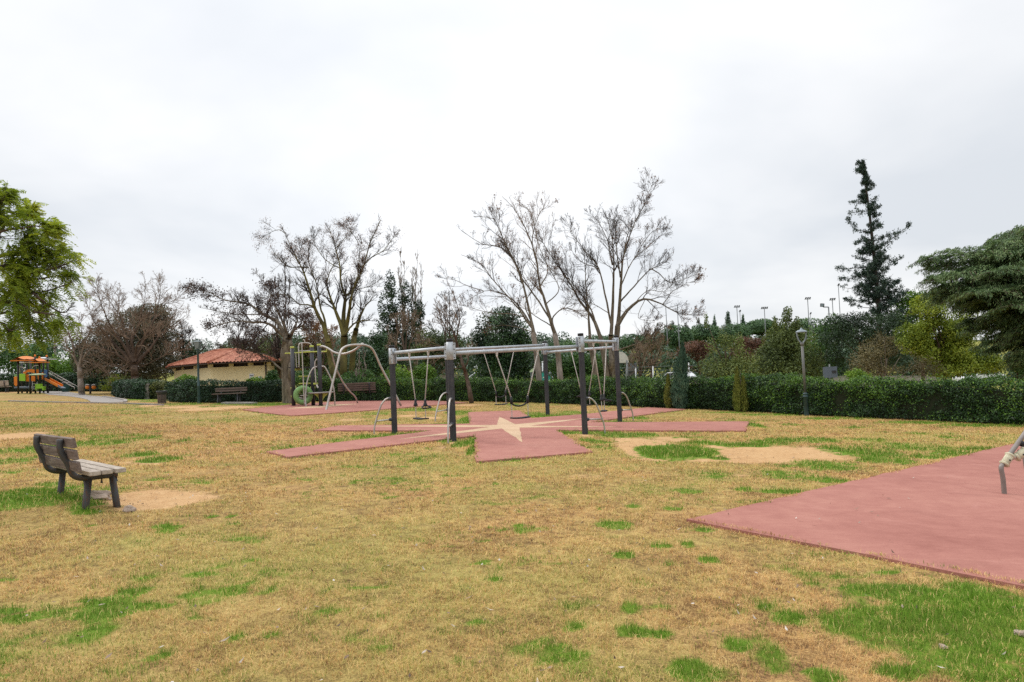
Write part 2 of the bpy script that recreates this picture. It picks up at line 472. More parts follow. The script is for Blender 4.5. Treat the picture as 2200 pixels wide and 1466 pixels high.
def leaves(rng, C, L, Wd, axis=None, normal=None, spread=1.0, tint=None):
    """diamond leaves: axis = preferred direction of the long side, normal = preferred facing"""
    n = len(C)
    A = rng.normal(size=(n, 3)); A = unit(A)
    if axis is not None: A = unit(A * spread + axis)
    B = rng.normal(size=(n, 3))
    if normal is not None: B = np.cross(A, normal + B * 0.55)
    else: B = np.cross(A, B)
    B = unit(B)
    L = np.broadcast_to(np.asarray(L, float), (n,))[:, None] * (0.7 + 0.6 * rng.random((n, 1)))
    Wd = np.broadcast_to(np.asarray(Wd, float), (n,))[:, None] * (0.7 + 0.6 * rng.random((n, 1)))
    V = np.stack([C - A * L / 2, C + B * Wd / 2, C + A * L / 2, C - B * Wd / 2], 1).reshape(-1, 3)
    Fa = np.arange(n * 4).reshape(n, 4)
    T = np.repeat(rng.random(n) if tint is None else tint, 4)
    return V, Fa, T
def join(parts):
    V, Fa, T, o = [], [], [], 0
    for v, f, t in parts:
        V.append(v); Fa.append(f + o); T.append(t); o += len(v)
    return np.concatenate(V), np.concatenate(Fa), np.concatenate(T)
def tubes_np(P, Rr, n):
    """P (N,K,3), Rr (N,K) -> verts, quads"""
    N, K, _ = P.shape
    T = np.gradient(P, axis=1); T = unit(T)
    ref = np.array([0.31, 0.62, 0.72]); U = unit(np.cross(T, ref)); Wv = np.cross(T, U)
    a = 2 * np.pi * np.arange(n) / n
    V = P[:, :, None, :] + Rr[:, :, None, None] * (U[:, :, None, :] * np.cos(a)[:, None] + Wv[:, :, None, :] * np.sin(a)[:, None])
    V = V.reshape(-1, 3)
    i = np.arange(K - 1)[:, None]; k = np.arange(n)[None]
    f = np.stack([i * n + k, i * n + (k + 1) % n, (i + 1) * n + (k + 1) % n, (i + 1) * n + k], -1).reshape(-1, 4)
    Fa = (f[None] + (np.arange(N) * K * n)[:, None, None]).reshape(-1, 4)
    return V, Fa
def grow(rng, S, D, L, R0, R1, K, wob=0.25, up=0.0):
    N = len(S); P = np.zeros((N, K, 3)); P[:, 0] = S; d = unit(D)
    st = (np.asarray(L) / (K - 1))[:, None]
    for k in range(1, K):
        d = unit(d + rng.normal(size=(N, 3)) * wob + np.array([0, 0, up]))
        P[:, k] = P[:, k - 1] + d * st
    t = np.linspace(0, 1, K)[None]
    return P, np.asarray(R0)[:, None] * (1 - t) + np.asarray(R1)[:, None] * t
def kids(rng, P, Rr, per, tmin, ang, lenf, Lp, tmax=1.0, upb=0.15, rf=0.6):
    """side shoots: positions, directions, lengths and radii for the next level"""
    N, K, _ = P.shape
    cnt = np.maximum(0, np.round(per * (0.6 + 0.8 * rng.random(N)))).astype(int) if np.isscalar(per) else per
    idx = np.repeat(np.arange(N), cnt); m = len(idx)
    t = tmin + (tmax - tmin) * rng.random(m) ** 0.8
    u = t * (K - 1); k = np.minimum(u.astype(int), K - 2); s = (u - k)[:, None]
    pos = P[idx, k] * (1 - s) + P[idx, k + 1] * s
    tan = unit(P[idx, k + 1] - P[idx, k])
    r = Rr[idx, k] * (1 - s[:, 0]) + Rr[idx, k + 1] * s[:, 0]
    perp = unit(np.cross(tan, rng.normal(size=(m, 3))))
    a = (ang * (0.6 + 0.8 * rng.random(m)))[:, None]
    d = unit(tan * np.cos(a) + perp * np.sin(a) + np.array([0, 0, upb]))
    L = np.asarray(Lp)[idx] * lenf * (0.55 + 0.8 * rng.random(m)) * (1.2 - 0.88 * t)
    return pos, d, L, r * rf, idx
# ------------------------------------------------------------------ ground, pads, path
def axis_coords(lo, hi, core_lo, core_hi, step, grow_=1.16):
    a = list(np.arange(core_lo, core_hi + 1e-6, step)); s = step
    while a[-1] < hi: s *= grow_; a.append(a[-1] + s)
    s = step
    while a[0] > lo: s *= grow_; a.insert(0, a[0] - s)
    return np.array(a)
def P2(lst): return [at(*p) for p in lst]
PAD_STAR = [(572, 972), (617, 984.5), (1019, 938), (1024, 994), (1273, 973), (1196, 926), (1602, 927.5), (1609, 907), (1266, 909),
            (1380, 893), (1474, 880.5), (1392, 876.5), (1255, 891), (1141, 900), (1117, 883), (1006, 887), (1009, 912), (727, 916), (673, 926.5), (930, 927)]
PAD_FAR = [(521, 881), (560, 887), (625, 894.5), (780, 884), (923, 872), (1005, 866), (930, 862), (841, 859), (720, 864), (618, 871)]
A0 = at(1475, 1118); e1 = (at(2200, 949) - A0).normalized(); e2 = (at(2200, 1262) - A0).normalized()
PAD_NEAR = [A0, A0 + e2 * 7.2, A0 + e2 * 7.2 + e1 * 9.0, A0 + e1 * 17 + e2 * 3.0, A0 + e1 * 17]
for p in PAD_NEAR: p.z = float(gz(p.x, p.y))
STAR = P2(PAD_STAR); FAR = P2(PAD_FAR)
PATH = P2([(48, 846), (105, 849.5), (150, 852), (172, 855), (188, 859), (196, 864), (230, 865.5), (265, 864), (268, 860), (245, 856), (225, 853), (190, 850), (130, 848)])
def inside(poly, x, y):
    x = np.asarray(x); y = np.asarray(y); r = np.zeros(x.shape, bool); n = len(poly)
    for i in range(n):
        a, b = poly[i], poly[(i + 1) % n]
        c = (a.y > y) != (b.y > y)
        with np.errstate(divide='ignore', invalid='ignore'):
            xi = (b.x - a.x) * (y - a.y) / (b.y - a.y + 1e-12) + a.x
        r ^= c & (x < xi)
    return r
def seg_dist(poly, x, y, closed=True):
    d = np.full(np.shape(x), 1e9); n = len(poly)
    for i in range(n if closed else n - 1):
        a, b = poly[i], poly[(i + 1) % n]; dx, dy = b.x - a.x, b.y - a.y
        t = np.clip(((x - a.x) * dx + (y - a.y) * dy) / (dx * dx + dy * dy + 1e-9), 0, 1)
        d = np.minimum(d, np.hypot(x - a.x - t * dx, y - a.y - t * dy))
    return d
def spots(lst):
    o = []
    for px, py, rx, ry, s in lst:
        c = at(px, py); l = at(px - rx, py); f_ = at(px, max(py - ry, 812)); n_ = at(px, py + ry)
        o.append((c.x, c.y, max(0.04, (c - l).length), max(0.06, abs(f_.y - n_.y) / 2), s))
    return o
GREEN = spots([
    # near right meadow of fresh grass
    (2010, 1345, 230, 62, 1.0), (1930, 1275, 130, 30, .95), (2120, 1290, 110, 45, 1.0), (2120, 1420, 160, 50, 1.0), (1840, 1345, 60, 26, .8),
    (1830, 1262, 45, 10, .9), (2040, 1215, 60, 12, .6), (1700, 1326, 40, 17, 1.0), (1640, 1300, 34, 11, .9), (1590, 1308, 25, 9, .6), (1365, 1354, 50, 12, .95),
    (1424, 1360, 26, 13, .95), (1490, 1440, 45, 28, 1.0), (1575, 1385, 30, 14, .8), (1585, 1395, 20, 8, .7), (1775, 1450, 40, 18, 1.0), (1540, 1450, 60, 18, .6), (1930, 1440, 60, 20, .9),
    (1185, 1385, 26, 16, .75), (1120, 1396, 40, 12, .7), (1200, 1412, 70, 22, .55), (1000, 1420, 36, 9, .6), (965, 1354, 34, 8, .85), (1020, 1335, 20, 7, .7), (992, 1262, 22, 8, .9), (830, 1257, 18, 6, .7),
    (1043, 1206, 14, 5, .85), (1122, 1207, 14, 5, .9), (1062, 1244, 20, 4, .8), (1340, 1193, 24, 8, .95), (1420, 1171, 22, 5, .85), (1475, 1166, 14, 6, .95), (1525, 1200, 26, 7, .9), (1512, 1136, 24, 6, .85), (1318, 1124, 44, 11, .7), (1225, 1300, 30, 10, .6),
    (1290, 1092, 10, 4, .7), (1365, 1085, 30, 6, .6), (1470, 1052, 40, 6, .6), (1600, 1050, 20, 5, .7), (1240, 1340, 40, 9, .6), (1360, 1300, 26, 14, .7), (1240, 1345, 16, 6, .8), (1175, 1375, 22, 7, .7), (820, 1390, 36, 14, .55), (770, 1370, 40, 16, .5), (1430, 1300, 20, 9, .7),
    (1800, 1232, 60, 8, .8), (1905, 1225, 40, 6, .8),
    # near left
    (60, 1328, 75, 15, 1.0), (110, 1318, 50, 13, .95), (215, 1318, 55, 14, 1.0), (235, 1296, 50, 10, .95), (285, 1273, 36, 8, 1.0), (300, 1298, 40, 8, .9), (340, 1300, 30, 7, .6), (45, 1362, 46, 11, .95), (20, 1310, 40, 10, .8),
    (507, 1363, 17, 10, 1.0), (585, 1362, 22, 8, .7), (362, 1397, 22, 9, .85), (100, 1305, 25, 6, .8), (190, 1288, 20, 5, .9), (15, 1242, 22, 6, .8), (580, 1264, 13, 4.5, .95), (700, 1310, 40, 10, .5), (480, 1235, 16, 4, .8), (540, 1203, 24, 4, .6), (395, 1277, 20, 4, .7),
    # bench
    (40, 1066, 80, 14, 1.0), (110, 1052, 60, 10, .95), (150, 1069, 36, 11, .9), (190, 1080, 26, 8, .8), (190, 1098, 34, 9, .8), (205, 1068, 30, 4, .6), (115, 1040, 34, 5, .85), (160, 1046, 20, 4, .7), (345, 1127, 22, 6, .7), (370, 1130, 20, 5, .7), (355, 1140, 26, 5, .6), (455, 1107, 16, 4, .7), (500, 1107, 14, 4, .7), (500, 1122, 16, 4, .6), (265, 1085, 14, 3, .6),
    (60, 965, 55, 11, .75), (20, 990, 40, 8, .6), (255, 938, 60, 7, .6), (215, 950, 70, 9, .6), (310, 940, 34, 4, .8), (340, 988, 46, 6, .9), (300, 978, 40, 6, .7), (395, 946, 12, 3, .7), (430, 1036, 26, 4, .7), (70, 912, 60, 5, .6), (10, 908, 20, 3, .8), (150, 925, 50, 4, .5),
    # round the swings
    (858, 934, 46, 3.2, 1.0), (800, 938, 60, 3, .8), (905, 929, 30, 2.2, .9), (720, 946, 30, 2, .6), (640, 962, 40, 2, .5), (1003, 902, 20, 9, 1.0), (985, 886, 30, 5, .8), (965, 912, 40, 3, .8), (905, 880, 60, 4, .6), (820, 888, 60, 4, .5), (960, 944, 26, 6, .9), (1000, 950, 26, 7, .8), (1012, 968, 9, 9, .9), (1015, 945, 14, 5, .9), (985, 958, 20, 4, .6),
    (1165, 894, 40, 4, .95), (1215, 892, 40, 2.6, .8), (1150, 888, 26, 4, .7), (1230, 885, 40, 3, .6), (1215, 930, 24, 3, .9), (1262, 928, 34, 4, .8), (1300, 930, 40, 4, .7), (1330, 936, 50, 4, .8), (1375, 934, 40, 4, .85), (1250, 962, 14, 5, .7), (1262, 945, 20, 4, .7), (1290, 955, 30, 14, .55),
    (1452, 968, 80, 14, 1.25), (1430, 975, 60, 12, 1.25), (1400, 968, 40, 7, 1.0), (1548, 984, 22, 3.5, 1.0), (1510, 952, 50, 5, .8), (1590, 956, 80, 5, .7), (1660, 950, 50, 6, .8), (1680, 945, 60, 5, .7), (1615, 912, 16, 6, 1.1), (1370, 898, 24, 2.5, .9), (1340, 906, 34, 2, .7), (1400, 886, 40, 3, .5),
    (1850, 970, 90, 14, .75), (1960, 960, 80, 10, .6), (1780, 1000, 80, 14, .6), (1700, 1020, 80, 14, .55), (1900, 990, 60, 8, .8), (1780, 1030, 50, 6, .85), (1690, 1055, 60, 5, .85), (1620, 1078, 40, 5, .7), (2060, 975, 60, 6, .9), (2110, 965, 50, 4, .9), (1985, 980, 40, 5, .9), (1520, 1020, 60, 12, .45), (1400, 1050, 60, 12, .35), (1960, 930, 30, 3, .6), (2030, 940, 20, 3, .6), (1750, 945, 60, 6, .6), (1860, 945, 50, 5, .6), (1440, 1090, 30, 5, .6), (1690, 1000, 40, 5, .6),
    (2120, 914, 100, 3.5, 1.0), (1960, 907, 90, 3, .9), (1800, 899, 90, 2.6, .9), (1660, 891, 80, 2.2, .7), (1560, 886, 60, 2, .5), (1700, 912, 40, 2.4, .6), (1830, 918, 40, 2, .5),
    # by the far hedges
    (560, 869, 60, 2.6, 1.0), (500, 868, 50, 2, .8), (400, 868, 50, 1.8, .8), (460, 874, 40, 1.2, .8), (270, 859, 50, 2, .9), (330, 862, 30, 1.5, .8), (170, 848, 20, 1.2, .8), (35, 862, 20, 1.0, .8), (110, 865, 20, 1, .6), (600, 890, 40, 3, .5),
])
DIRT_SHADE = spots([
    (345, 1074, 95, 21, 1.15), (310, 1062, 60, 12, 1.0), (300, 1085, 50, 12, .9), (420, 1068, 50, 9, .8), (230, 1078, 34, 9, .8), (240, 1072, 20, 10, .7), (195, 1060, 30, 6, .5),
    (1700, 972, 130, 15, 1.2), (1620, 976, 90, 16, 1.15), (1590, 985, 60, 9, 1.1), (1770, 970, 60, 12, 1.0), (1385, 952, 58, 12, 1.15), (1360, 962, 30, 14, 1.1), (1440, 942, 40, 5, 1.0), (1345, 945, 26, 6, .9), (1500, 985, 60, 6, 1.0), (1420, 985, 60, 4, .8), (1370, 975, 24, 10, .9), (1550, 962, 30, 8, .9),
    (30, 936, 62, 9, 1.1), (80, 936, 30, 6, .6), (320, 995, 40, 3, .7), (270, 993, 30, 3, .6), (480, 875, 70, 3.5, 1.05), (400, 874, 60, 3, .9), (430, 880, 60, 3, .8), (330, 871, 30, 2, .8), (540, 888, 60, 4, .45), (350, 880, 80, 4, .35), (480, 890, 80, 4, .35), (450, 895, 120, 7, .35),
    (915, 898, 34, 3.2, 1.0), (875, 893, 26, 2.5, .8), (755, 901, 40, 3, .6), (1257, 934, 12, 3, .85), (848, 932.5, 9, 2, .7), (974, 949, 12, 3, .8), (1300, 931, 9, 2, .7), (951, 961, 9, 3, .7), (803, 933, 8, 2, .7), (183, 1078, 20, 6, .6), (124, 1047, 16, 4, .5), (1000, 870, 40, 2, .9), (300, 862, 30, 1, .6), (150, 846, 60, 1.5, .8), (70, 843, 50, 1.5, .6), (570, 904, 40, 3, .3), (1260, 1022, 50, 5, .45), (1590, 1020, 20, 3, .6),  # small soil spots round posts and bench legs also paint contact shade
])
def field(lst, x, y, s, amp=0.55, fr=1.0, cut=None):
    n1 = fbm(x * 1.6 * fr, y * 1.6 * fr, s, 4) - 0.5; n2 = fbm(x * 7 * fr, y * 7 * fr, s + 9, 3) - 0.5
    g = np.zeros(np.shape(x))
    for cx, cy, rx, ry, st in lst:
        m = (abs(x - cx) < rx * 2.2) & (abs(y - cy) < ry * 2.2)
        if not m.any(): continue
        d = np.hypot((x[m] - cx) / rx, (y[m] - cy) / ry)
        g[m] = np.maximum(g[m], st * (1 - sstep(0.45, 1.5, d)))
    return g, n1, n2
def green_at(x, y):
    g, n1, n2 = field(GREEN, x, y, 11)
    base = 0.40 * sstep(0.48, 0.74, fbm(x * 0.55 + 3, y * 0.55, 21, 4)) + 0.50 * sstep(0.60, 0.78, fbm(x * 2.3, y * 2.3, 31, 3))
    n3 = fbm(x * 16, y * 16, 71, 2) - 0.5
    base = base + 0.55 * sstep(0.61, 0.74, fbm(x * 6.5, y * 6.5, 33, 3)) * sstep(0.35, 0.6, fbm(x * 0.8, y * 0.8, 35, 3))
    return np.clip(np.maximum(g * (1 + 1.6 * n1 + 2.0 * n2 + 1.3 * n3), base * (1 + 1.4 * n2)), 0, 1.2)
def dirt_shade_at(x, y):
    g, n1, n2 = field(DIRT_SHADE, x, y, 41)
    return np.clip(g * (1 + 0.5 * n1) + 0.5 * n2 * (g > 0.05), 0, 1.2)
def olive_at(x, y):
    return np.clip(1.9 * (fbm(x * 0.32 + 5, y * 0.32 + 2, 51, 4) - 0.38) + 1.1 * (fbm(x * 1.7, y * 1.7, 55, 3) - 0.5) + 0.12 * sstep(6, 12, y), 0, 1)

def build_ground():
    gx = axis_coords(-420, 420, -15, 15, 0.1, 1.12); gy = axis_coords(-60, 700, 1.5, 26, 0.1, 1.05)
    X, Y = np.meshgrid(gx, gy); nx, ny = len(gx), len(gy)
    x, y = X.ravel(), Y.ravel()
    z = gz(x, y)
    padm = inside(STAR, x, y) | inside(FAR, x, y) | inside(PAD_NEAR, x, y)
    und = (fbm(x * 1.1, y * 1.1, 3, 4) - 0.5) * 0.05 + (fbm(x * 5, y * 5, 5, 2) - 0.5) * 0.02
    keep = sstep(0.05, 0.6, np.minimum(np.minimum(seg_dist(STAR, x, y), seg_dist(FAR, x, y)), seg_dist(PAD_NEAR, x, y)))
    near = (1 - sstep(30, 45, np.hypot(x, y)))
    z = z + und * keep * near - 0.012
    z = np.where(padm, gz(x, y) - 0.02, z)
    V = np.stack([x, y, z], 1)
    i = np.arange(ny - 1)[:, None] * nx + np.arange(nx - 1)[None]
    Fa = np.stack([i, i + 1, i + nx + 1, i + nx], -1).reshape(-1, 4)
    m, t = new_mat('lawn_soil'); N = NT(t); o = N.obj()
    n_f = N.noise(60, 6, 0.7, o); n_m = N.noise(9, 6, 0.65, o); n_b = N.noise(1.3, 5, 0.6, o)
    n_h = N.noise(170, 3, 0.7, o)
    f = N.math('ADD', N.math('ADD', N.math('MULTIPLY', n_f, 0.36), N.math('MULTIPLY', n_m, 0.32)), N.math('ADD', N.math('MULTIPLY', n_b, 0.16), N.math('MULTIPLY', n_h, 0.16)))
    straw = N.ramp(f, [(0.37, (0.065, 0.035, 0.017)), (0.45, (0.19, 0.108, 0.048)), (0.53, (0.44, 0.268, 0.106)), (0.62, (0.60, 0.405, 0.185))])
    oliv = N.ramp(f, [(0.37, (0.050, 0.044, 0.014)), (0.48, (0.235, 0.20, 0.058)), (0.61, (0.41, 0.345, 0.112))])
    gr = N.ramp(f, [(0.32, (0.045, 0.085, 0.011)), (0.5, (0.12, 0.20, 0.020)), (0.68, (0.20, 0.28, 0.040))])
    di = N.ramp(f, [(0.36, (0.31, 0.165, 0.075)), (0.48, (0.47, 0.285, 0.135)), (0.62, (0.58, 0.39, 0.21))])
    om = N.math('ADD', N.math('MULTIPLY', N.math('SUBTRACT', n_m, 0.5), 0.9), N.attr('olive'), True)
    c = N.mix(om, straw, oliv)
    gm = N.n('ShaderNodeMapRange', interpolation_type='SMOOTHSTEP'); gm.inputs['From Min'].default_value = 0.30; gm.inputs['From Max'].default_value = 0.62
    t.links.new(N.math('ADD', N.attr('green'), N.math('MULTIPLY', N.math('SUBTRACT', n_f, 0.5), 0.5)), gm.inputs['Value'])
    c = N.mix(gm.outputs[0], c, gr)
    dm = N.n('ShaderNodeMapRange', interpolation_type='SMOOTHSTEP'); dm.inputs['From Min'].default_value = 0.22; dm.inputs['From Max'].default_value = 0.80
    t.links.new(N.math('ADD', N.attr('dirt_shade'), N.math('ADD', N.math('MULTIPLY', N.math('SUBTRACT', n_m, 0.5), 0.75), N.math('MULTIPLY', N.math('SUBTRACT', n_f, 0.5), 0.6))), dm.inputs['Value'])
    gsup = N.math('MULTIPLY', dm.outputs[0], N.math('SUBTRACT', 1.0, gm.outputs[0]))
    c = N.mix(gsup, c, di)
    N.pbr(c, 0.95, 0, 0.1, N.bump(f, 0.8, 0.03))
    g = np_obj('lawn_ground', V, Fa, m, smooth=True)
    tag(g, 'dry straw coloured lawn with green tufts and bare soil', None, None, 'structure')
    lim = (y < np.where(x < -9, 62, 40)) & (abs(x) < 60)
    for nm, fn in (('green', green_at), ('dirt_shade', dirt_shade_at), ('olive', olive_at)):
        v = np.full(len(x), {'green': 0.42, 'dirt_shade': 0.0, 'olive': 1.0}[nm]); v[lim] = fn(x[lim], y[lim])
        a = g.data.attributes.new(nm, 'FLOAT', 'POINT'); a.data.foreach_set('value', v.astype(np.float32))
build_ground()

def pad(name, poly, mat, label, lift=0.022, drop=0.10):
    """rubber slab: outline slightly wavy, rounded top edge, sides going into the soil"""
    rng = np.random.default_rng(len(poly))
    n = len(poly); outl = []
    for i in range(n):
        a, b = poly[i], poly[(i + 1) % n]; L = (b - a).length; k = max(2, int(L / 0.35))
        nrm = Vector((-(b - a).y, (b - a).x, 0)).normalized()
        for j in range(k):
            p = a.lerp(b, j / k) + nrm * (0.0 if j == 0 else float(rng.normal() * 0.011)); outl.append(p)
    bm = bmesh.new()
    z0 = lambda p, h: float(gz(p.x, p.y)) + h
    c = [bm.verts.new((p.x, p.y, z0(p, lift))) for p in outl]
    lo = [bm.verts.new((p.x, p.y, z0(p, -drop))) for p in outl]
    top = bm.faces.new(c)
    for i in range(len(c)): bm.faces.new((c[i], lo[i], lo[(i + 1) % len(c)], c[(i + 1) % len(c)]))
    bmesh.ops.recalc_face_normals(bm, faces=bm.faces)
    bmesh.ops.triangulate(bm, faces=[f for f in bm.faces if len(f.verts) > 4])
    me = bpy.data.meshes.new(name); bm.to_mesh(me); bm.free()
    me.materials.append(M[mat]); o = bpy.data.objects.new(name, me); COL.objects.link(o)
    return tag(o, label, None, None, 'structure')
pad('rubber_pad', STAR, 'rubber_red', 'red rubber play surface shaped like a six armed star under the swings')
pad('rubber_pad', FAR, 'rubber_red', 'red rubber play surface under the tubular climbing frame')
pad('rubber_pad', PAD_NEAR, 'rubber_red', 'large square cornered red rubber play surface under the rope climber', 0.012)
CST = P2([(1072, 897), (1108, 913.5), (1255, 901), (1140, 917), (1333, 918.5), (1116, 921), (1122, 953), (1078, 923), (836, 949), (1052, 920), (758, 918), (1068, 915)])
pad('star_inlay', CST, 'rubber_cream', 'cream star with long thin rays inlaid in the red pad', 0.026, 0.002)
pad('stripe_inlay', P2([(612, 879.5), (690, 877), (770, 869), (700, 871)]), 'rubber_cream', 'cream wedge inlaid in the red pad under the climbing frame', 0.026, 0.002)
pad('footpath', PATH, 'concrete', 'grey concrete path between the lawn and the far playground', 0.012, 0.05)
def kerb(pxs, label, w=0.12, h=0.07):
    P = [p for p in catmull(P2(pxs), 24)]; mb = MB()
    for a, b in zip(P[:-1], P[1:]):
        d = (b - a); s = Vector((-d.y, d.x, 0)).normalized() * w / 2
        lo = Vector((0, 0, -0.1)); hi = Vector((0, 0, h))
        mb.add([a - s + lo, a + s + lo, b + s + lo, b - s + lo, a - s + hi, a + s + hi, b + s + hi, b - s + hi], [(4, 5, 6, 7), (0, 4, 7, 3), (1, 2, 6, 5), (0, 1, 5, 4), (3, 7, 6, 2)])
    o = mb.build('kerb', 'concrete'); tag(o, label, None, None, 'structure')
kerb([(20, 862.5), (100, 864.5), (200, 866.5), (275, 868), (350, 871)], 'low concrete edging across the lawn before the path', 0.14, 0.05)
kerb([(222, 853), (245, 856.5), (268, 860.5), (269, 865)], 'pale kerb along the curved end of the path', 0.16, 0.06)
kerb([(480, 868), (520, 868), (545, 868.5)], 'concrete footing strip in front of the hedge bench', 0.5, 0.08)

# ------------------------------------------------------------------ grass blades near the camera
M['blades'] = None
def blade_mat():
    m, t = new_mat('grass_blades'); N = NT(t)
    col = N.ramp(N.attr('tint'), [(0.0, (0.17, 0.090, 0.040)), (0.2, (0.66, 0.395, 0.150)), (0.38, (0.87, 0.64, 0.30)), (0.5, (0.53, 0.45, 0.125)), (0.62, (0.21, 0.245, 0.048)), (0.78, (0.085, 0.185, 0.014)), (1.0, (0.19, 0.33, 0.028))])
    p = N.pbr(col, 0.75, 0, 0.15, end=False)
    b = N.n('ShaderNodeBsdfTranslucent'); t.links.new(col, b.inputs[0])
    mxn = N.n('ShaderNodeMixShader'); mxn.inputs[0].default_value = 0.3
    t.links.new(p, mxn.inputs[1]); t.links.new(b.outputs[0], mxn.inputs[2]); N.end(mxn.outputs[0])
    return m
M['blades'] = blade_mat()
def build_blades():
    rng = np.random.default_rng(7)
    n = 900000
    u = rng.random(n)
    D = 2.6 + (38.0 - 2.6) * u ** 2.1            # thinner with distance
    x = (rng.random(n) * 2 - 1) * (0.80 * D + 1.2); y = D
    pad_in = inside(STAR, x, y) | inside(FAR, x, y) | inside(PAD_NEAR, x, y)
    edge = np.minimum(np.minimum(seg_dist(STAR, x, y), seg_dist(FAR, x, y)), seg_dist(PAD_NEAR, x, y))
    creep = 0.10 * np.clip(fbm(x * 3.3, y * 3.3, 61, 3) - 0.38, 0, 1) / .3        # grass creeping over the rim here and there
    ok = ~(pad_in & (edge > creep)) & ~inside(PATH, x, y)
    x, y, D = x[ok], y[ok], D[ok]; lift = np.where(pad_in[ok], 0.03, 0.0)
    g = green_at(x, y); d = dirt_shade_at(x, y); ol = olive_at(x, y)
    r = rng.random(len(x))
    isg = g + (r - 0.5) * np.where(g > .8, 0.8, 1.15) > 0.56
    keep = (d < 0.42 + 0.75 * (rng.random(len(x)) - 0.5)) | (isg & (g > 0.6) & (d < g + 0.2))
    # sparse worn places in the straw
    thin = fbm(x * 3.1, y * 3.1, 77, 4); keep &= isg | (thin + 0.30 * (rng.random(len(x)) - 0.5) > 0.42)
    x, y, D, g, ol, isg, lift = x[keep], y[keep], D[keep], g[keep], ol[keep], isg[keep], lift[keep]
    n = len(x)
    z = gz(x, y) + ((fbm(x * 1.1, y * 1.1, 3, 4) - 0.5) * 0.05 + (fbm(x * 5, y * 5, 5, 2) - 0.5) * 0.02) * sstep(0.05, 0.6, np.minimum(np.minimum(seg_dist(STAR, x, y), seg_dist(FAR, x, y)), seg_dist(PAD_NEAR, x, y))) - 0.014 + lift
    az = rng.random(n) * 2 * np.pi
    tuft = 0.6 + 0.8 * fbm(x * 2.6, y * 2.6, 91, 3)
    L = np.where(isg, (0.024 + 0.038 * rng.random(n)) * np.clip(0.35 + 0.8 * g, .4, 1.15) * tuft, 0.020 + 0.028 * rng.random(n))
    lean = np.where(isg, 0.25 + 0.75 * rng.random(n), 0.55 + 0.95 * rng.random(n))
    w = np.where(isg, 0.0030, 0.0027) * (0.7 + 0.7 * rng.random(n)) * np.clip(D / 4.5, 0.85, 3.4)
    L = L * np.clip(D / 9.0, 1.0, 1.45)
    tn = rng.random(n)
    straw = np.clip(0.185 + 0.10 * rng.normal(size=n) + 0.42 * (fbm(x * 4.5, y * 4.5, 95, 4) - 0.5) + 0.22 * (fbm(x * .9, y * .9, 96, 3) - 0.5) + 0.50 * (fbm(x * 10, y * 10, 98, 2) - 0.5) + 0.05 * ol, 0.0, 0.44)
    dark = fbm(x * 7.5, y * 7.5, 99, 3); straw = np.where(dark > 0.64, straw * 0.25, straw)
    oli = 0.40 + 0.2 * tn
    tint = np.where(isg, np.clip(0.66 + 0.28 * tn + 0.55 * (fbm(x * 1.9, y * 1.9, 97, 3) - 0.5), 0.5, 1.0), np.where(rng.random(n) < ol * 0.7 + 0.8 * g, oli, straw))
    dry = isg & (rng.random(n) < 0.10); tint = np.where(dry, 0.3 + 0.3 * rng.random(n), tint)
    b = np.stack([x, y, z], 1)
    hd = np.stack([np.cos(az), np.sin(az), np.zeros(n)], 1); sdv = np.stack([-np.sin(az), np.cos(az), np.zeros(n)], 1)
    up = np.array([0, 0, 1.0])
    m1 = b + (hd * np.sin(lean * .6)[:, None] + up * np.cos(lean * .6)[:, None]) * (L * .55)[:, None]
    tip = m1 + (hd * np.sin(lean * 1.25)[:, None] + up * np.cos(lean * 1.25)[:, None]) * (L * .5)[:, None]
    # blades twist so that they show their flat side in every direction
    sv = sdv * (w / 2)[:, None]
    V = np.stack([b - sv, b + sv, m1 + sv * .8, m1 - sv * .8, tip + sv * .12, tip - sv * .12], 1).reshape(-1, 3)
    k = np.arange(n)[:, None] * 6
    Fa = np.concatenate([k + np.array([0, 1, 2, 3]), k + np.array([3, 2, 4, 5])], 0)
    T = np.repeat(tint, 6)
    o = np_obj('grass', V, Fa, 'blades', tint=T)
    tag(o, 'short dry straw blades and fresh green tufts on the lawn', 'grass', None, 'stuff')
    print('blades', n)
build_blades()
def build_litter():
    rng = np.random.default_rng(5)
    n = 700; D = 3.0 + 12 * rng.random(n) ** 1.4; x = (rng.random(n) * 2 - 1) * (0.76 * D + 1); y = D
    ok = ~(inside(STAR, x, y) | inside(PAD_NEAR, x, y)) | (rng.random(n) < .35); x, y = x[ok], y[ok]; n = len(x)
    C = np.stack([x, y, gz(x, y) + np.where(inside(STAR, x, y) | inside(PAD_NEAR, x, y), 0.028, 0.012)], 1)
    m = leafm('litter', (0.07, 0.04, 0.025), (0.24, 0.16, 0.11), (0.55, 0.50, 0.44), 0.0)
    V, Fa, T = leaves(rng, C, 0.025 + 0.04 * rng.random(n) ** 2, 0.016, axis=None, normal=np.tile([0, 0, 4.0], (n, 1)))
    V[:, 2] = np.maximum(V[:, 2], np.repeat(C[:, 2] - 0.004, 4))
    tag(np_obj('leaf_litter', V, Fa, m, tint=T), 'small dry leaves and chips scattered over the lawn', 'litter', None, 'stuff')
build_litter()
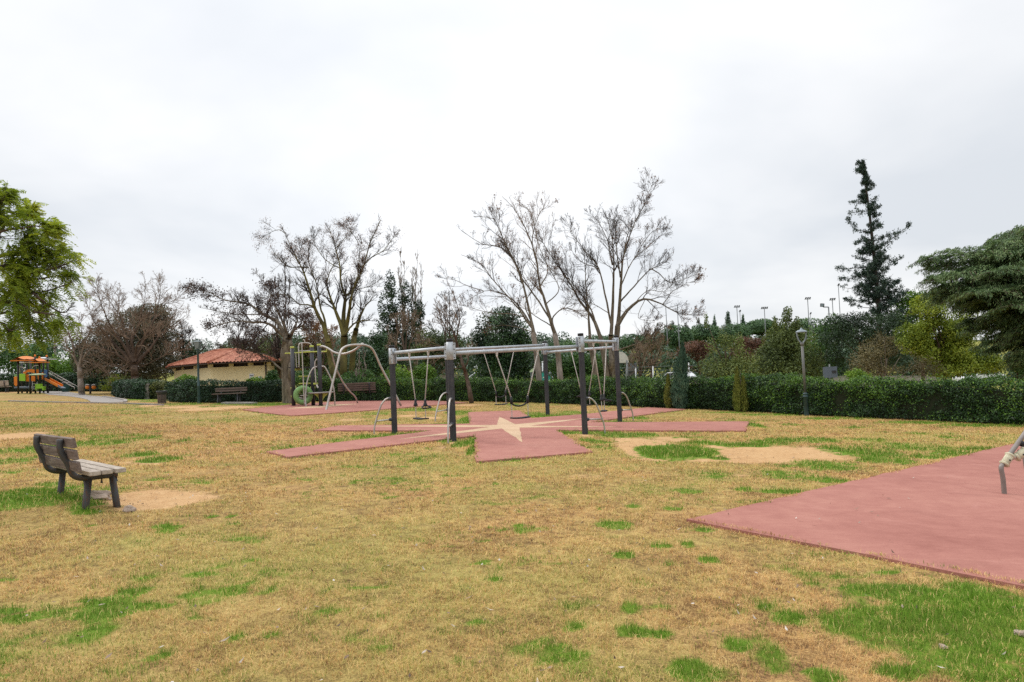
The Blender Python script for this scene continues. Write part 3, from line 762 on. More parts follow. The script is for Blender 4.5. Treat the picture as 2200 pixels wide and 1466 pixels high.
def build_pebbles():
    rng = np.random.default_rng(6); Cs = []
    for cx, cy, rx, ry, st in DIRT_SHADE:
        if cy > 16 or st < .7: continue
        n = int(min(60, 26 + rx * ry * 36)); Cs.append(np.stack([cx + rng.normal(size=n) * rx * .6, cy + rng.normal(size=n) * ry * .6], 1))
    C = np.concatenate(Cs); ok = dirt_shade_at(C[:, 0], C[:, 1]) > .3; C = C[ok]; n = len(C); V, Fa = [], []
    octa = np.array([(1, 0, 0), (0, 1, 0), (-1, 0, 0), (0, -1, 0), (0, 0, .7), (0, 0, -.5)], float); f = np.array([(0, 1, 4), (1, 2, 4), (2, 3, 4), (3, 0, 4), (1, 0, 5), (2, 1, 5), (3, 2, 5), (0, 3, 5)])
    s = .003 + .010 * rng.random(n) ** 3; V = (octa[None] * s[:, None, None] * (.6 + .7 * rng.random((n, 6, 1)))) + np.stack([C[:, 0], C[:, 1], gz(C[:, 0], C[:, 1]) + .001], 1)[:, None]
    Fa = (f[None] + np.arange(n)[:, None, None] * 6).reshape(-1, 3); m = leafm('pebble', (.09, .055, .03), (.26, .165, .09), (.42, .30, .18), 0.0)
    tag(np_obj('pebbles', V.reshape(-1, 3), Fa, m, tint=np.repeat(rng.random(n), 6)), 'small pebbles strewn over the bare soil patches', 'pebbles', None, 'stuff')
build_pebbles()
# ------------------------------------------------------------------ swing frame
def lerp(a, b, t): return a + (b - a) * t
def swing_frame():
    base = [at(848, 931), at(974, 947), at(1257, 932), at(1332, 906), at(1177, 892.5), at(966, 904)]
    topz = []
    tops_px = [(838, 742), (965, 728), (1248.5, 716), (1325.5, 720.5), (1170.5, 733)]
    for b, (px, py) in zip(base, tops_px): topz.append(pt(px, py, b.y).z)
    TOP = sum(topz) / len(topz)
    print('swing tops', [round(t, 2) for t in topz], [tuple(round(c, 2) for c in b) for b in base])
    root = thing('swing_structure', 'six post swing frame of dark posts and galvanised beams standing on the star shaped pad', 'swing frame', at(1100, 915))
    zs = topz + [pt(968, 751.5, 21.7).z + .17]
    RP = 0.066
    hexc = sum((Vector(b) for b in base), Vector()) / 6
    posts = []
    zb = TOP - 0.245
    for i, b in enumerate(base):
        z1 = zs[i]
        mb = MB(); mb.lathe([(RP, b.z - 0.15), (RP, z1 - 0.06)], (b.x, b.y, 0), 20)
        # faint ribs of the profiled post
        for k in range(8):
            a = k * math.pi / 4
            mb.tube([(b.x + RP * math.cos(a), b.y + RP * math.sin(a), b.z - 0.1), (b.x + RP * math.cos(a), b.y + RP * math.sin(a), z1 - 0.4)], 0.007, 5, cap=False)
        p = sub(mb.build('post', 'dark_metal', root))
        posts.append((b, z1, p))
        c = MB(); c.lathe([(0.0, z1), (RP + .004, z1 - .004), (RP + .008, z1 - 0.02), (RP + .008, z1 - 0.07), (RP - .004, z1 - .075)], (b.x, b.y, 0), 20)
        c.build('cap', 'cap_black', p)
    tie = [(0, 1), (1, 2), (2, 3), (3, 4), (4, 5), (5, 0)]
    # vertical place of each beam, measured down from the top of its posts
    drop = {0: (0.20, 0.20), 1: (0.33, 0.33), 2: (0.20, 0.20), 3: (0.36, 0.40), 4: (0.14, 0.17), 5: (pt(957, 766, 21.7).z and zs[5] - pt(957, 766, 21.7).z, 0.36)}
    beams = {}
    for i, (b, z1, p) in enumerate(posts):
        mb = MB(); rc = RP + 0.014
        mb.lathe([(RP, z1 - 0.075), (rc, z1 - 0.078), (rc, z1 - 0.47), (RP, z1 - 0.475)], (b.x, b.y, 0), 16)
        for j, (s, e) in enumerate(tie):
            if i in (s, e):
                other = base[e if i == s else s]; d = Vector((other.x - b.x, other.y - b.y, 0)).normalized(); sd_ = Vector((-d.y, d.x, 0))
                # clamp ears each side of the beam with bolt rows
                for sg in (-1, 1):
                    c0 = Vector((b.x, b.y, z1 - 0.275)) + d * (rc + 0.0) + sd_ * sg * 0.055
                    mb.box(c0, (0.06, 0.016, 0.37), Matrix((d, sd_, Vector((0, 0, 1)))).transposed())
                    for dz in (-0.13, -0.24, -0.33, -0.42):
                        mb.ball(Vector((b.x, b.y, z1 + dz)) + d * (rc - 0.005) + sd_ * sg * 0.062, 0.014, 1, 8)
        mb.build('collar', ['galv', 'cap_black'], p)
    for j, (s, e) in enumerate(tie):
        a, za, _ = posts[s]; b, zb_, _ = posts[e]
        A = Vector((a.x, a.y, za - drop[j][0])); B = Vector((b.x, b.y, zb_ - drop[j][1])); d = (B - A).normalized()
        A2, B2 = A + d * 0.075, B - d * 0.075
        mb = MB(); mb.tube([A2, B2], 0.044, 16); mb.build('beam', 'galv', root); beams[j] = (A2, B2)
    # bent steel stays with a rung
    stays = {0: ((803.5, 932), 1), 1: ((951, 960), 1), 2: ((1300, 930), 1), 3: ((1376, 903), 1), 5: ((935, 907), 1)}
    for i, (gpx, _) in stays.items():
        b = base[i]; f = at(*gpx); d = Vector((f.x - b.x, f.y - b.y, 0)); 
        if d.length > 0.75: d = d.normalized() * 0.62
        f = Vector((b.x + d.x, b.y + d.y, float(gz(b.x + d.x, b.y + d.y))))
        dn = d.normalized(); o = Vector((b.x, b.y, b.z)); L = d.length
        h = 0.86 if i != 1 else 0.92
        P = [o + dn * RP + Vector((0, 0, h)), o + dn * (RP + 0.12 * L) + Vector((0, 0, h + .015)), o + dn * (L * 0.42) + Vector((0, 0, h - 0.03)), o + dn * (L * 0.62) + Vector((0, 0, h - 0.16)),
             o + dn * (L * 0.82) + Vector((0, 0, h * .5)), o + dn * (L * 0.96) + Vector((0, 0, h * .22)), f + Vector((0, 0, -0.05))]
        mb = MB(); mb.tube(catmull(P, 24), 0.021, 10)
        mb.lathe([(0.045, 0), (0.045, 0.05), (0.03, 0.075), (0, 0.08)], o + dn * (RP - 0.01) + Vector((0, 0, h)), 10, 1, dn)
        hr = h * 0.40
        mb.tube([o + dn * RP + Vector((0, 0, hr)), o + dn * (L * 0.86) + Vector((0, 0, hr - 0.02))], 0.019, 10)
        mb.lathe([(0.045, 0), (0.045, 0.05), (0.03, 0.075), (0, 0.08)], o + dn * (RP - 0.01) + Vector((0, 0, hr)), 10, 1, dn)
        mb.build('stay', ['steel', 'dark_metal'], root)
    return beams
BEAMS = swing_frame()

def swing(beam, t1, t2, label, kind, seat_h, w=0.44, belt_h=0.42, yaw=0.0, sway=0.0):
    A, B = BEAMS[beam]
    P1, P2_ = A.lerp(B, t1), A.lerp(B, t2); P1 = P1 - Vector((0, 0, 0.05)); P2_ = P2_ - Vector((0, 0, 0.05))
    mid = (P1 + P2_) / 2; ax = Vector((P2_.x - P1.x, P2_.y - P1.y, 0)).normalized(); pr = Vector((-ax.y, ax.x, 0))
    gz_ = float(gz(mid.x, mid.y)); c = Vector((mid.x, mid.y, gz_ + seat_h)) + pr * sway
    if yaw: ax = Matrix.Rotation(yaw, 3, 'Z') @ ax; pr = Vector((-ax.y, ax.x, 0))
    root = thing('swing', label, 'swing', c, 'swings hanging from the six post frame')
    rot = Matrix((ax, pr, Vector((0, 0, 1)))).transposed()
    mb = MB()
    # slightly dished rubber seat
    n = 8
    prof = [(-w / 2 + w * k / n, 0.012 * (abs(2 * k / n - 1) ** 2)) for k in range(n + 1)]
    vt, fc = [], []
    for x, z in prof:
        for yy, zz_ in ((-.085, 0), (.085, 0), (.085, .032), (-.085, .032)): vt.append(c + rot @ Vector((x, yy, z + zz_)))
    for k in range(n):
        for q in range(4): fc.append((k * 4 + q, k * 4 + (q + 1) % 4, (k + 1) * 4 + (q + 1) % 4, (k + 1) * 4 + q))
    fc += [(0, 3, 2, 1), (n * 4, n * 4 + 1, n * 4 + 2, n * 4 + 3)]
    mb.add(vt, fc); mb.build('seat', 'rubber_black', root, 0.008)
    for sg, P in ((-1, P1), (1, P2_)):
        lo = c + ax * sg * (w / 2 - 0.015) + Vector((0, 0, 0.04)); hk = lo + Vector((0, 0, belt_h - 0.10))
        m = MB()
        # upper sleeved chain, twisted links along it
        pts_ = [P - Vector((0, 0, 0.06)), hk + Vector((0, 0, 0.10))]
        m.tube(pts_, 0.0125, 6)
        L = (pts_[1] - pts_[0]).length; k = int(L / 0.045)
        for q in range(k):
            pq = pts_[0].lerp(pts_[1], (q + .5) / k); m.ball(pq, 0.0175, 0, 6, (1, 1, .8))
        for q in range(8):
            pq = hk.lerp(lo, (q + .5) / 8); m.ball(pq, 0.017, 0, 6, (.8, .8, 1.5))
        m.build('chain', 'chain', root)
        b = MB(); b.tube([P + Vector((0, 0, .02)), P - Vector((0, 0, 0.03))], 0.03, 10); b.tube([P - Vector((0, 0, 0.03)), P - Vector((0, 0, 0.10))], [0.026, 0.016], 8)
        b.build('hanger', 'plastic_white', root)
        g = MB(); g.tube([hk + Vector((0, 0, 0.12)), hk - Vector((0, 0, 0.05))], [0.026, 0.034], 8)
        g.build('sleeve', 'rubber_black', root)
    hkL = c + ax * -(w / 2 - 0.015) + Vector((0, 0, belt_h - 0.08)); hkR = c + ax * (w / 2 - 0.015) + Vector((0, 0, belt_h - 0.08))
    if kind == 'belt':
        P = [hkL, hkL.lerp(hkR, .2) - Vector((0, 0, .06)) + pr * .02, hkL.lerp(hkR, .5) - Vector((0, 0, .085)) + pr * .03, hkL.lerp(hkR, .8) - Vector((0, 0, .06)) + pr * .02, hkR]
        m = MB(); m.tube(catmull(P, 16), 0.019, 8); m.build('belt', 'rubber_black', root)
    else:
        for h in (hkL, hkR):
            # unfastened belt ends bunched up: rubber cones and a loose loop
            m = MB(); m.lathe([(0.0, .07), (0.02, .06), (0.05, -.02), (0.056, -.05), (0.0, -.06)], h + Vector((0, 0, .03)), 10); m.build('belt_end', 'rubber_black', root)
        P = [hkR, hkR + pr * -.12 + ax * .05 - Vector((0, 0, .03)), hkR + pr * -.16 + ax * .16 - Vector((0, 0, .06)), hkR + ax * .16 + pr * .05 - Vector((0, 0, .05)), hkR]
        m = MB(); m.tube(catmull(P, 16), 0.018, 8); m.build('belt', 'rubber_black', root)
swing(0, 0.31, 0.66, 'swing with loose belt ends hanging between the two posts nearest the bench side', 'loose', 0.40)
swing(1, 0.325, 0.65, 'swing with a sagging black belt in front of the cream star point', 'belt', 0.43, 0.47, 0.46)
swing(4, 0.66, 0.335, 'swing with sagging belt hanging before the round dark evergreen', 'belt', 0.42)
swing(3, 0.26, 0.60, 'far swing with a wire loop handle partly hidden by a dark post', 'loose', 0.42)
swing(2, 0.30, 0.68, 'swing with twisted seat hanging beside the two posts nearest the lamp post', 'loose', 0.42, 0.36, 0.42, 0.0)

# ------------------------------------------------------------------ tubular climbing frame
def climber():
    D = 30.6
    X = lambda zx, zy, dd=0.0: pt(560 + zx / 7.33, 700 + zy / 7.33, D + dd)
    root = thing('climbing_frame', 'dark posted climbing frame with wavy steel tubes, lime clamps and green ring', 'climbing frame', at(690, 873))
    def tube(name, pts_, r=0.03, mat='steel', n=30, parent=None, dd=0.0, d2=None):
        P = [X(a, b, dd if d2 is None else lerp(dd, d2, i / (len(pts_) - 1))) for i, (a, b) in enumerate(pts_)]
        m = MB(); m.tube(catmull(P, n), r, 10); return m.build(name, mat, parent or root)
    posts = []
    for (tx, ty, bx, by, dd) in ((490, 338, 522, 1268, 0.3), (797, 320, 830, 1262, 0.5), (897, 296, 948, 1270, 0.0)):
        b = at(560 + bx / 7.33, 700 + by / 7.33); t = X(tx, ty, dd); b = Vector((b.x, b.y, b.z)); t = Vector((b.x, b.y, t.z))
        m = MB(); m.tube([b - Vector((0, 0, .1)), t], 0.085, 14); p = sub(m.build('post', 'dark_metal', root)); posts.append((b, t))
        c = MB(); c.lathe([(0.0, .02), (.08, .02), (.095, 0.0), (.095, -.05), (.085, -.06)], t, 14); c.build('cap', 'lime', p)
    def clamp(zx, zy, dd, r=.11, h=.09, mat='lime'):
        m = MB(); m.lathe([(r * .8, -h / 2), (r, -h / 2), (r, h / 2), (r * .8, h / 2)], X(zx, zy, dd), 12); m.build('clamp', mat, root)
    for a in ((495, 440, .3), (800, 415, .5), (512, 985, .3), (518, 1115, .3), (820, 975, .5), (868, 915, .2)): clamp(*a)
    # big wave and arches
    tube('tube', [(905, 338), (980, 325), (1060, 358), (1150, 415), (1240, 442), (1330, 440), (1430, 408), (1530, 350), (1612, 278)], 0.045, dd=0, d2=-1.0)
    tube('tube', [(1020, 1372), (1060, 1210), (1140, 880), (1210, 600), (1255, 420), (1310, 345), (1400, 310), (1520, 300), (1640, 305), (1735, 345), (1800, 435), (1900, 660), (2045, 930), (2210, 1262)], 0.045, dd=-3.0, d2=-0.5, n=50)
    tube('tube', [(1112, 400), (1150, 560), (1205, 710), (1290, 880), (1400, 1030), (1490, 1120), (1530, 1230)], 0.036, dd=0.2, d2=2.6)
    tube('tube', [(717, 1295), (708, 1150), (722, 940), (772, 760), (832, 665), (895, 645)], 0.03, dd=-.4, d2=0)
    tube('tube', [(925, 642), (962, 640), (1012, 655), (1080, 780), (1130, 900), (1160, 1060), (1170, 1262)], 0.03, dd=0, d2=.3)
    tube('pole', [(648, 282), (662, 640), (690, 1258)], 0.024, dd=-.5)
    tube('rail', [(605, 660), (600, 480), (598, 340), (612, 285), (660, 273), (740, 273), (785, 290), (797, 322)], 0.028, dd=.3, d2=.5)
    tube('rail', [(383, 438), (560, 428), (800, 412), (1040, 408)], 0.03, 'lime', dd=.3, d2=.4)
    tube('rail', [(552, 436), (560, 560), (566, 662)], 0.022, dd=.3)
    tube('rail', [(600, 400), (700, 397), (790, 392)], 0.02, dd=.4)
    tube('rail', [(950, 650), (948, 540), (948, 450), (972, 412)], 0.024, dd=.1)
    tube('hook', [(1030, 410), (1038, 385), (1048, 362)], 0.024, 'lime', dd=.4)
    tube('hook', [(694, 275), (692, 240), (680, 222), (665, 232)], 0.022, dd=.3)
    tube('hook', [(1530, 355), (1528, 315), (1518, 285)], 0.03, dd=-.9)
    tube('pole', [(872, 905), (860, 740), (853, 600), (868, 545), (888, 522)], 0.024, 'chain', dd=-.2)
    tube('rail', [(545, 980), (585, 1028)], 0.018, dd=0.2)
    tube('rail', [(620, 1103), (700, 1100), (806, 1096)], 0.022, dd=.2)
    tube('rail', [(720, 1002), (790, 998)], 0.022, dd=.3)
    tube('handle', [(880, 930), (905, 980)], 0.035, 'plastic_white', dd=-.1, n=4)
    # platform
    a, b = X(430, 672, .2), X(795, 664, .5)
    m = MB(); d = Vector((.1, .85, 0)); m.prism([a, b, b + d, a + d], (0, 0, .05)); m.build('platform', 'cap_black', root)
    a, b = X(475, 706, .25), X(545, 704, .3); m = MB(); m.prism([a, b, b + d * .8, a + d * .8], (0, 0, .09)); m.build('bracket', 'lime', root)
    # round table plate on two flared lime brackets
    cc = X(948, 1052, 0.0); m = MB(); m.lathe([(0, .02), (.54, .02), (.56, 0), (.54, -.03), (0, -.03)], cc, 26); m.build('table_plate', 'concrete', root)
    for sg in (-1, 1):
        P = [X(948 + sg * 120, 1066), X(948 + sg * 22, 1066), X(948 + sg * 22, 1182)] + [X(948 + sg * q, 1066 + h) for q, h in ((28, 116), (40, 80), (62, 48), (90, 28))]
        m = MB(); m.prism(P, (0, .03, 0)); m.build('bracket', 'lime', root)
    # tyre sized green ring, turned a little
    c = X(670, 1095, -.1); m = MB(); P = []
    for k in range(29):
        a = 2 * math.pi * k / 28; P.append(c + Vector((math.cos(a) * .285, math.cos(a) * .12, math.sin(a) * .315)))
    m.tube(P, .115, 12, cap=False); m.build('ring', 'ring_green', root)
    # stepping boards low between the posts behind the ring
    a, b = X(540, 1160, .5), X(612, 1168, .6); m = MB(); m.prism([a, b, b + d * .4, a + d * .4], (0, 0, .09)); m.build('step', 'concrete', root)
    for y in (800, 912):
        a, b = X(600, y, 1.2), X(800, y - 4, 1.3); m = MB(); m.tube([a, b], .03, 8); m.build('rung', 'lime', root)
climber()

# ------------------------------------------------------------------ rope climber at the edge of the near pad
def rope_climber():
    b = at(2158, 1063); D = b.y
    root = thing('rope_climber', 'bent grey pipe climber with cream rope joints on the near red pad', 'climbing frame', b)
    hx = lambda px, py, dd=0: pt(px, py, D + dd)
    f = [b - Vector((0, 0, .05)), hx(2155, 1030), hx(2151, 1006), hx(2156, 996, .02), hx(2170, 976, .05), hx(2200, 934, .12), hx(2240, 880, .2), hx(2290, 838, .4), hx(2360, 830, .7), hx(2430, 870, 1.0), hx(2470, 990, 1.2)]
    f.append(Vector((f[-1].x + .05, f[-1].y, float(gz(f[-1].x, f[-1].y)) - .05)))
    m = MB(); m.tube(catmull(f, 60), 0.028, 14); m.build('pipe', 'grey_pipe', root)
    b2 = at(2212, 1035); D2 = b2.y; g = [b2 - Vector((0, 0, .05)), pt(2204, 1000, D2), pt(2200, 968, D2), pt(2206, 948, D2), pt(2240, 900, D2 + .1), pt(2300, 860, D2 + .3), pt(2370, 850, D2 + .6), pt(2440, 900, D2 + .8)]
    g.append(Vector((g[-1].x + .1, g[-1].y, float(gz(g[-1].x, g[-1].y)) - .05)))
    m = MB(); m.tube(catmull(g, 50), 0.028, 14); m.build('pipe', 'grey_pipe', root)
    # rope lashings and the cross rope between them
    def lash(c, d, r=.048, n=4):
        m = MB(); d = d.normalized(); L = .085
        m.tube([c - d * L, c + d * L], r, 14)
        for k in (-1, 1): m.lathe([(r, -.014), (r + .014, 0), (r, .014)], c + d * L * .8 * k, 14, 0, d)
        o = sub(m.build('joint', 'cream_rope', root)); q = MB(); q.ball(c + d.orthogonal().normalized() * r + d * .02, .012, 0, 8); q.build('bolt', 'cap_black', o); q = MB(); q.ball(c - Vector((0, r, 0)), .012, 0, 8); q.build('bolt', 'cap_black', o)
    lash(hx(2164, 988, .03), hx(2175, 970, .05) - hx(2158, 996, .02))
    lash(hx(2193, 976, .05), hx(2200, 971) - hx(2180, 985), .05)
    m = MB(); m.tube([hx(2168, 989, .02), hx(2185, 980, .04), hx(2200, 972, .06), hx(2206, 965, .1)], .022, 10); m.build('link_bar', 'steel', root)
    m = MB(); m.lathe([(.03, -.03), (.045, -.02), (.045, .02), (.03, .03)], hx(2194, 953, .1), 12, 0, hx(2200, 934) - hx(2170, 976)); m.build('clamp', 'cap_black', root)
    m = MB(); m.tube(catmull([hx(2206, 965, .1), hx(2260, 935, .3), hx(2320, 925, .6), hx(2400, 940, .9)], 16), .018, 8); m.tube(catmull([hx(2240, 882, .2), hx(2262, 935, .3), hx(2270, 1000, .4)], 12), .018, 8); m.build('net', 'cream_rope', root)
rope_climber()

# ------------------------------------------------------------------ benches
def bench(label, group, wood_seat, wood_back, frame_mat, length=1.75, legs='splay', side=0.34, nback=3, hs=0.40, foot=0.0):
    """local: x along the seat, +y the way a sitter faces, z up"""
    root = local_thing('park_bench', label, 'bench', group)
    L = length
    rng = random.Random(int(L * 100) + nback)
    m = MB()
    for k, y in enumerate((-0.105, 0.02, 0.145)):
        j = rng.uniform(-.015, .015)
        m.box((j, y, hs), (L, 0.106, 0.048), Matrix.Rotation(rng.uniform(-.006, .006), 3, 'Z'))
    m.build('seat', wood_seat, root, 0.007)
    tilt = 0.22
    m = MB()
    hb = 0.105 if nback == 3 else 0.085
    for k in range(nback):
        h = (0.085 if nback == 3 else .135) + k * (hb + 0.022)
        y = -0.235 - h * math.sin(tilt) * .75; j = rng.uniform(-.015, .015)
        m.box((j, y, hs + h), (L, 0.042, hb), Matrix.Rotation(tilt * .8, 3, 'X'))
    m.build('backrest', wood_back, root, 0.007)
    for sg in (-1, 1):
        x = sg * (L / 2 - side); m = MB()
        top = hs + (.085 if nback == 3 else .135) + (nback - .72) * (hb + .022)
        P = [(x, -0.285 - (top - hs) * math.sin(tilt) * .75, top), (x, -0.30 - .2 * math.sin(tilt), hs + .25), (x, -0.275, hs + 0.10), (x, -0.235, hs - 0.015), (x, -0.15, hs - 0.062), (x, -0.05, hs - 0.066), (x, 0.10, hs - 0.066), (x, 0.195, hs - 0.066)]
        m.tube(catmull(P, 30), 0.034, 14)
        for y in (-0.10, 0.04, 0.19): m.lathe([(0.008, 0), (0.008, -0.03), (0.013, -.03), (0.013, -.045), (0, -.045)], (x, y, hs - .10), 8)
        fr = sub_local(m.build('frame', frame_mat, root))
        for y0, y1 in ((-0.085, -0.15), (0.145, 0.215)):
            m = MB(); m.tube([(x, y0, hs - 0.075), (x, y1, -0.22 - foot)], [0.035, 0.037], 14); m.build('leg', frame_mat, fr)
    return root
def sub_local(o): WLOC[o.name] = Vector((0, 0, 0)); return o
def place(o, loc, rz, rx=0.0, ry=0.0):
    o.location = loc; o.rotation_euler = (rx, ry, rz)
BG = 'benches round the lawn'
nb = bench('weathered bench seen from behind, standing on a grass hump by a bare soil hollow', BG, 'wood_grey', 'wood_brown', 'rusty', 1.82, side=0.33, hs=0.43)
axd = Vector((0.70, -0.71, 0)); yaw = math.atan2(axd.y, axd.x)
place(nb, (-5.03, 8.15, float(gz(-5.0, 8.5)) - 0.015), yaw, 0.0, -0.008)
fb = bench('dark bench facing the lawn, set close against the clipped hedge below the yellow house', BG, 'wood_dark', 'wood_dark', 'dark_metal', 1.55, side=.3, nback=2, hs=.44)
b_ = at(496, 866); place(fb, (b_.x, b_.y - .2, b_.z + .02), math.pi)
mbn = bench('slatted bench behind the tubular climbing frame, seen from its back', BG, 'wood_dark', 'wood_dark', 'dark_metal', 1.9, side=.3, nback=4, hs=.44)
b_ = at(769, 862); place(mbn, (b_.x, b_.y, b_.z), 0.06)
lb = bench('slatted bench cut by the frame edge beside the far green lamp', BG, 'wood_grey', 'wood_grey', 'dark_metal', 1.8, side=.3, nback=4, hs=.46)
b_ = at(-2, 846.5); place(lb, (b_.x, b_.y, b_.z), 0.10)

# ------------------------------------------------------------------ stones
def rock(px, py, s, label, seed):
    rng = np.random.default_rng(seed); bm = bmesh.new(); bmesh.ops.create_icosphere(bm, subdivisions=3, radius=1)
    c = at(px, py)
    for v in bm.verts:
        p = np.array(v.co); k = 1 + 0.55 * (float(vn3(*(p * 1.7 + seed))) - .5) + .25 * (float(vn3(*(p * 4.1 + seed))) - .5)
        v.co = Vector((p[0] * s[0] * k, p[1] * s[1] * k, max(p[2], -.4) * s[2] * k))
    me = bpy.data.meshes.new('rock'); bm.to_mesh(me); bm.free(); me.materials.append(M['stone'])
    o = bpy.data.objects.new('rock', me); COL.objects.link(o); o.location = c; o.rotation_euler = (0, 0, seed)
    tag(o, label, 'rock')
rock(206, 1068, (0.19, 0.10, 0.075), 'long flat stone lying between the legs of the near bench', 3)
rock(278, 1096, (0.075, 0.06, 0.05), 'small pale stone in front of the near bench leg', 5)
rock(2026, 1390, (0.028, 0.02, 0.012), 'brown pebble lying in the fresh green grass', 8)
rock(2195, 1362, (0.04, 0.03, 0.018), 'pale pebble in the fresh grass at the picture edge', 9)

# ------------------------------------------------------------------ lamps
LG = 'green park lamps'
def dome_lamp(px, py, top_py, label, lean=0.0):
    b = at(px, py); D = b.y
    H = (py - top_py) / F * D / math.cos(ROLL)
    root = thing('street_lamp', label, 'street lamp', b, LG); k = H / 3.0
    p = lambda x, z: b + Vector((x * k + lean * z * k, 0, z * k))
    m = MB()
    m.lathe([(.085 * k, -.1), (.074 * k, .62 * k), (.092 * k, .625 * k), (.092 * k, .66 * k), (.07 * k, .68 * k), (.07 * k, .71 * k), (.082 * k, .72 * k), (.082 * k, .75 * k), (.05 * k, .78 * k)], b, 18)
    m.build('base', 'lamp_green', root)
    m = MB(); m.tube([p(0, .75), p(0, 2.40)], [.050 * k, .043 * k], 14); m.tube([p(0, 2.38), p(0, 2.50)], [.05 * k, .07 * k], 14); m.build('pole', 'lamp_grey', root)
    for sg in (-1, 1):
        P = [p(0.02 * sg, 2.46), p(.07 * sg, 2.52), p(.12 * sg, 2.60), p(.148 * sg, 2.72), p(.155 * sg, 2.84)]
        m = MB(); m.tube(catmull(P, 14), [.026 * k] * 15, 10); m.build('bracket', 'lamp_head', root)
    m = MB(); m.lathe([(0, 1.0), (.03, .995), (.034, .955), (.05, .945), (.05, .935), (.12, .915), (.18, .875), (.195, .845), (.185, .835), (.0, .84)], p(0, 2.0), 24)
    m.v = [tuple(p(0, 2.0) + (Vector(q) - p(0, 2.0)) * k) for q in m.v]
    m.build('dome', 'lamp_head', root)
    return root
dome_lamp(1733, 893, 705, 'dome topped lamp post standing before the tall clipped hedge', -0.004)
dome_lamp(26.5, 846.5, 754, 'dome topped lamp post beside the orange play tower')
def lantern_lamp(px, py, top_py, label):
    b = at(px, py); H = (py - top_py) / F * b.y; k = H / 3.0
    root = thing('street_lamp', label, 'street lamp', b, LG)
    p = lambda x, y, z: b + Vector((x * k, y * k, z * k))
    m = MB(); m.lathe([(.07 * k, -.1), (.07 * k, .8 * k), (.085 * k, .82 * k), (.05 * k, .88 * k), (.045 * k, 2.5 * k), (.075 * k, 2.54 * k), (.03 * k, 2.58 * k)], b, 14); m.build('pole', 'lamp_green', root)
    m = MB(); a, c = .085, .15
    lo = [p(x * a, y * a, 2.58) for x, y in ((-1, -1), (1, -1), (1, 1), (-1, 1))]; hi = [p(x * c, y * c, 2.88) for x, y in ((-1, -1), (1, -1), (1, 1), (-1, 1))]
    m.add(lo + hi, [(0, 1, 5, 4), (1, 2, 6, 5), (2, 3, 7, 6), (3, 0, 4, 7), (3, 2, 1, 0)]); m.build('lantern_glass', 'lamp_head', root)
    m = MB()
    for i in range(4): m.tube([lo[i], hi[i]], .012 * k, 6)
    h2 = [p(x * .175, y * .175, 2.88) for x, y in ((-1, -1), (1, -1), (1, 1), (-1, 1))]; h3 = [p(x * .06, y * .06, 2.97) for x, y in ((-1, -1), (1, -1), (1, 1), (-1, 1))]
    m.add(h2 + h3, [(0, 1, 5, 4), (1, 2, 6, 5), (2, 3, 7, 6), (3, 0, 4, 7), (4, 5, 6, 7), (3, 2, 1, 0)]); m.ball(p(0, 0, 3.0), .03 * k)
    m.build('lantern_roof', 'lamp_green', root)
lantern_lamp(427.5, 867, 730, 'square lantern lamp post in front of the yellow house')

# ------------------------------------------------------------------ bins
def basket(px, py, top):
    b = at(px, py); h = (py - top) / F * b.y; root = thing('litter_bin', 'dark slatted litter basket with a wide bowl rim at the hedge end', 'litter bin', b, 'litter bins on the lawn'); r = h * .30
    m = MB()
    for k in range(18):
        a = 2 * math.pi * k / 18; c = Vector((math.cos(a), math.sin(a), 0)); q = b + c * r
        m.box(q + Vector((0, 0, h * .36)), (.012, r * .22, h * .68), Matrix.Rotation(a, 3, 'Z'))
    m.lathe([(r * .9, .02), (r * 1.02, .03), (r * 1.02, .07), (r * .9, .08)], b, 18); m.build('slats', 'wood_dark', root)
    m = MB(); m.lathe([(r * .5, 0.03), (r * .86, .04), (r * .86, h * .7), (r * .8, h * .7), (r * .8, .06), (0, .06)], b, 18); m.build('liner', 'cap_black', root)
    m = MB(); m.lathe([(r * .95, h * .70), (r * 1.18, h * .76), (r * 1.34, h * .93), (r * 1.36, h), (r * 1.2, h), (r * 1.0, h * .78)], b, 20); m.build('rim', 'dark_metal', root)
basket(348, 867.5, 840)
def barrel(px, py, top):
    b = at(px, py); h = (py - top) / F * b.y; root = thing('litter_bin', 'round green litter bin topped with rubbish by the far path', 'litter bin', b, 'litter bins on the lawn'); r = h * .30
    m = MB(); m.lathe([(r * .92, -.03), (r, h * .05), (r, h * .86)], b, 20)
    for k in range(14):
        a = 2 * math.pi * k / 14; q = b + Vector((math.cos(a), math.sin(a), 0)) * r; m.tube([q + Vector((0, 0, h * .04)), q + Vector((0, 0, h * .84))], .018, 5)
    m.build('drum', 'bin_green', root)
    m = MB(); m.lathe([(r * 1.0, h * .84), (r * 1.28, h * .87), (r * 1.28, h * .92), (r * .9, h * .93), (0, h * .90)], b, 20); m.build('rim', 'dark_metal', root)
    m = MB(); rng = random.Random(2)
    for k in range(9): m.ball(b + Vector((rng.uniform(-.6, .6) * r, rng.uniform(-.6, .6) * r, h * .94)), r * .3, 0, 6, (1, 1, .5))
    m.build('rubbish', 'concrete', root)
barrel(141, 847.5, 826)

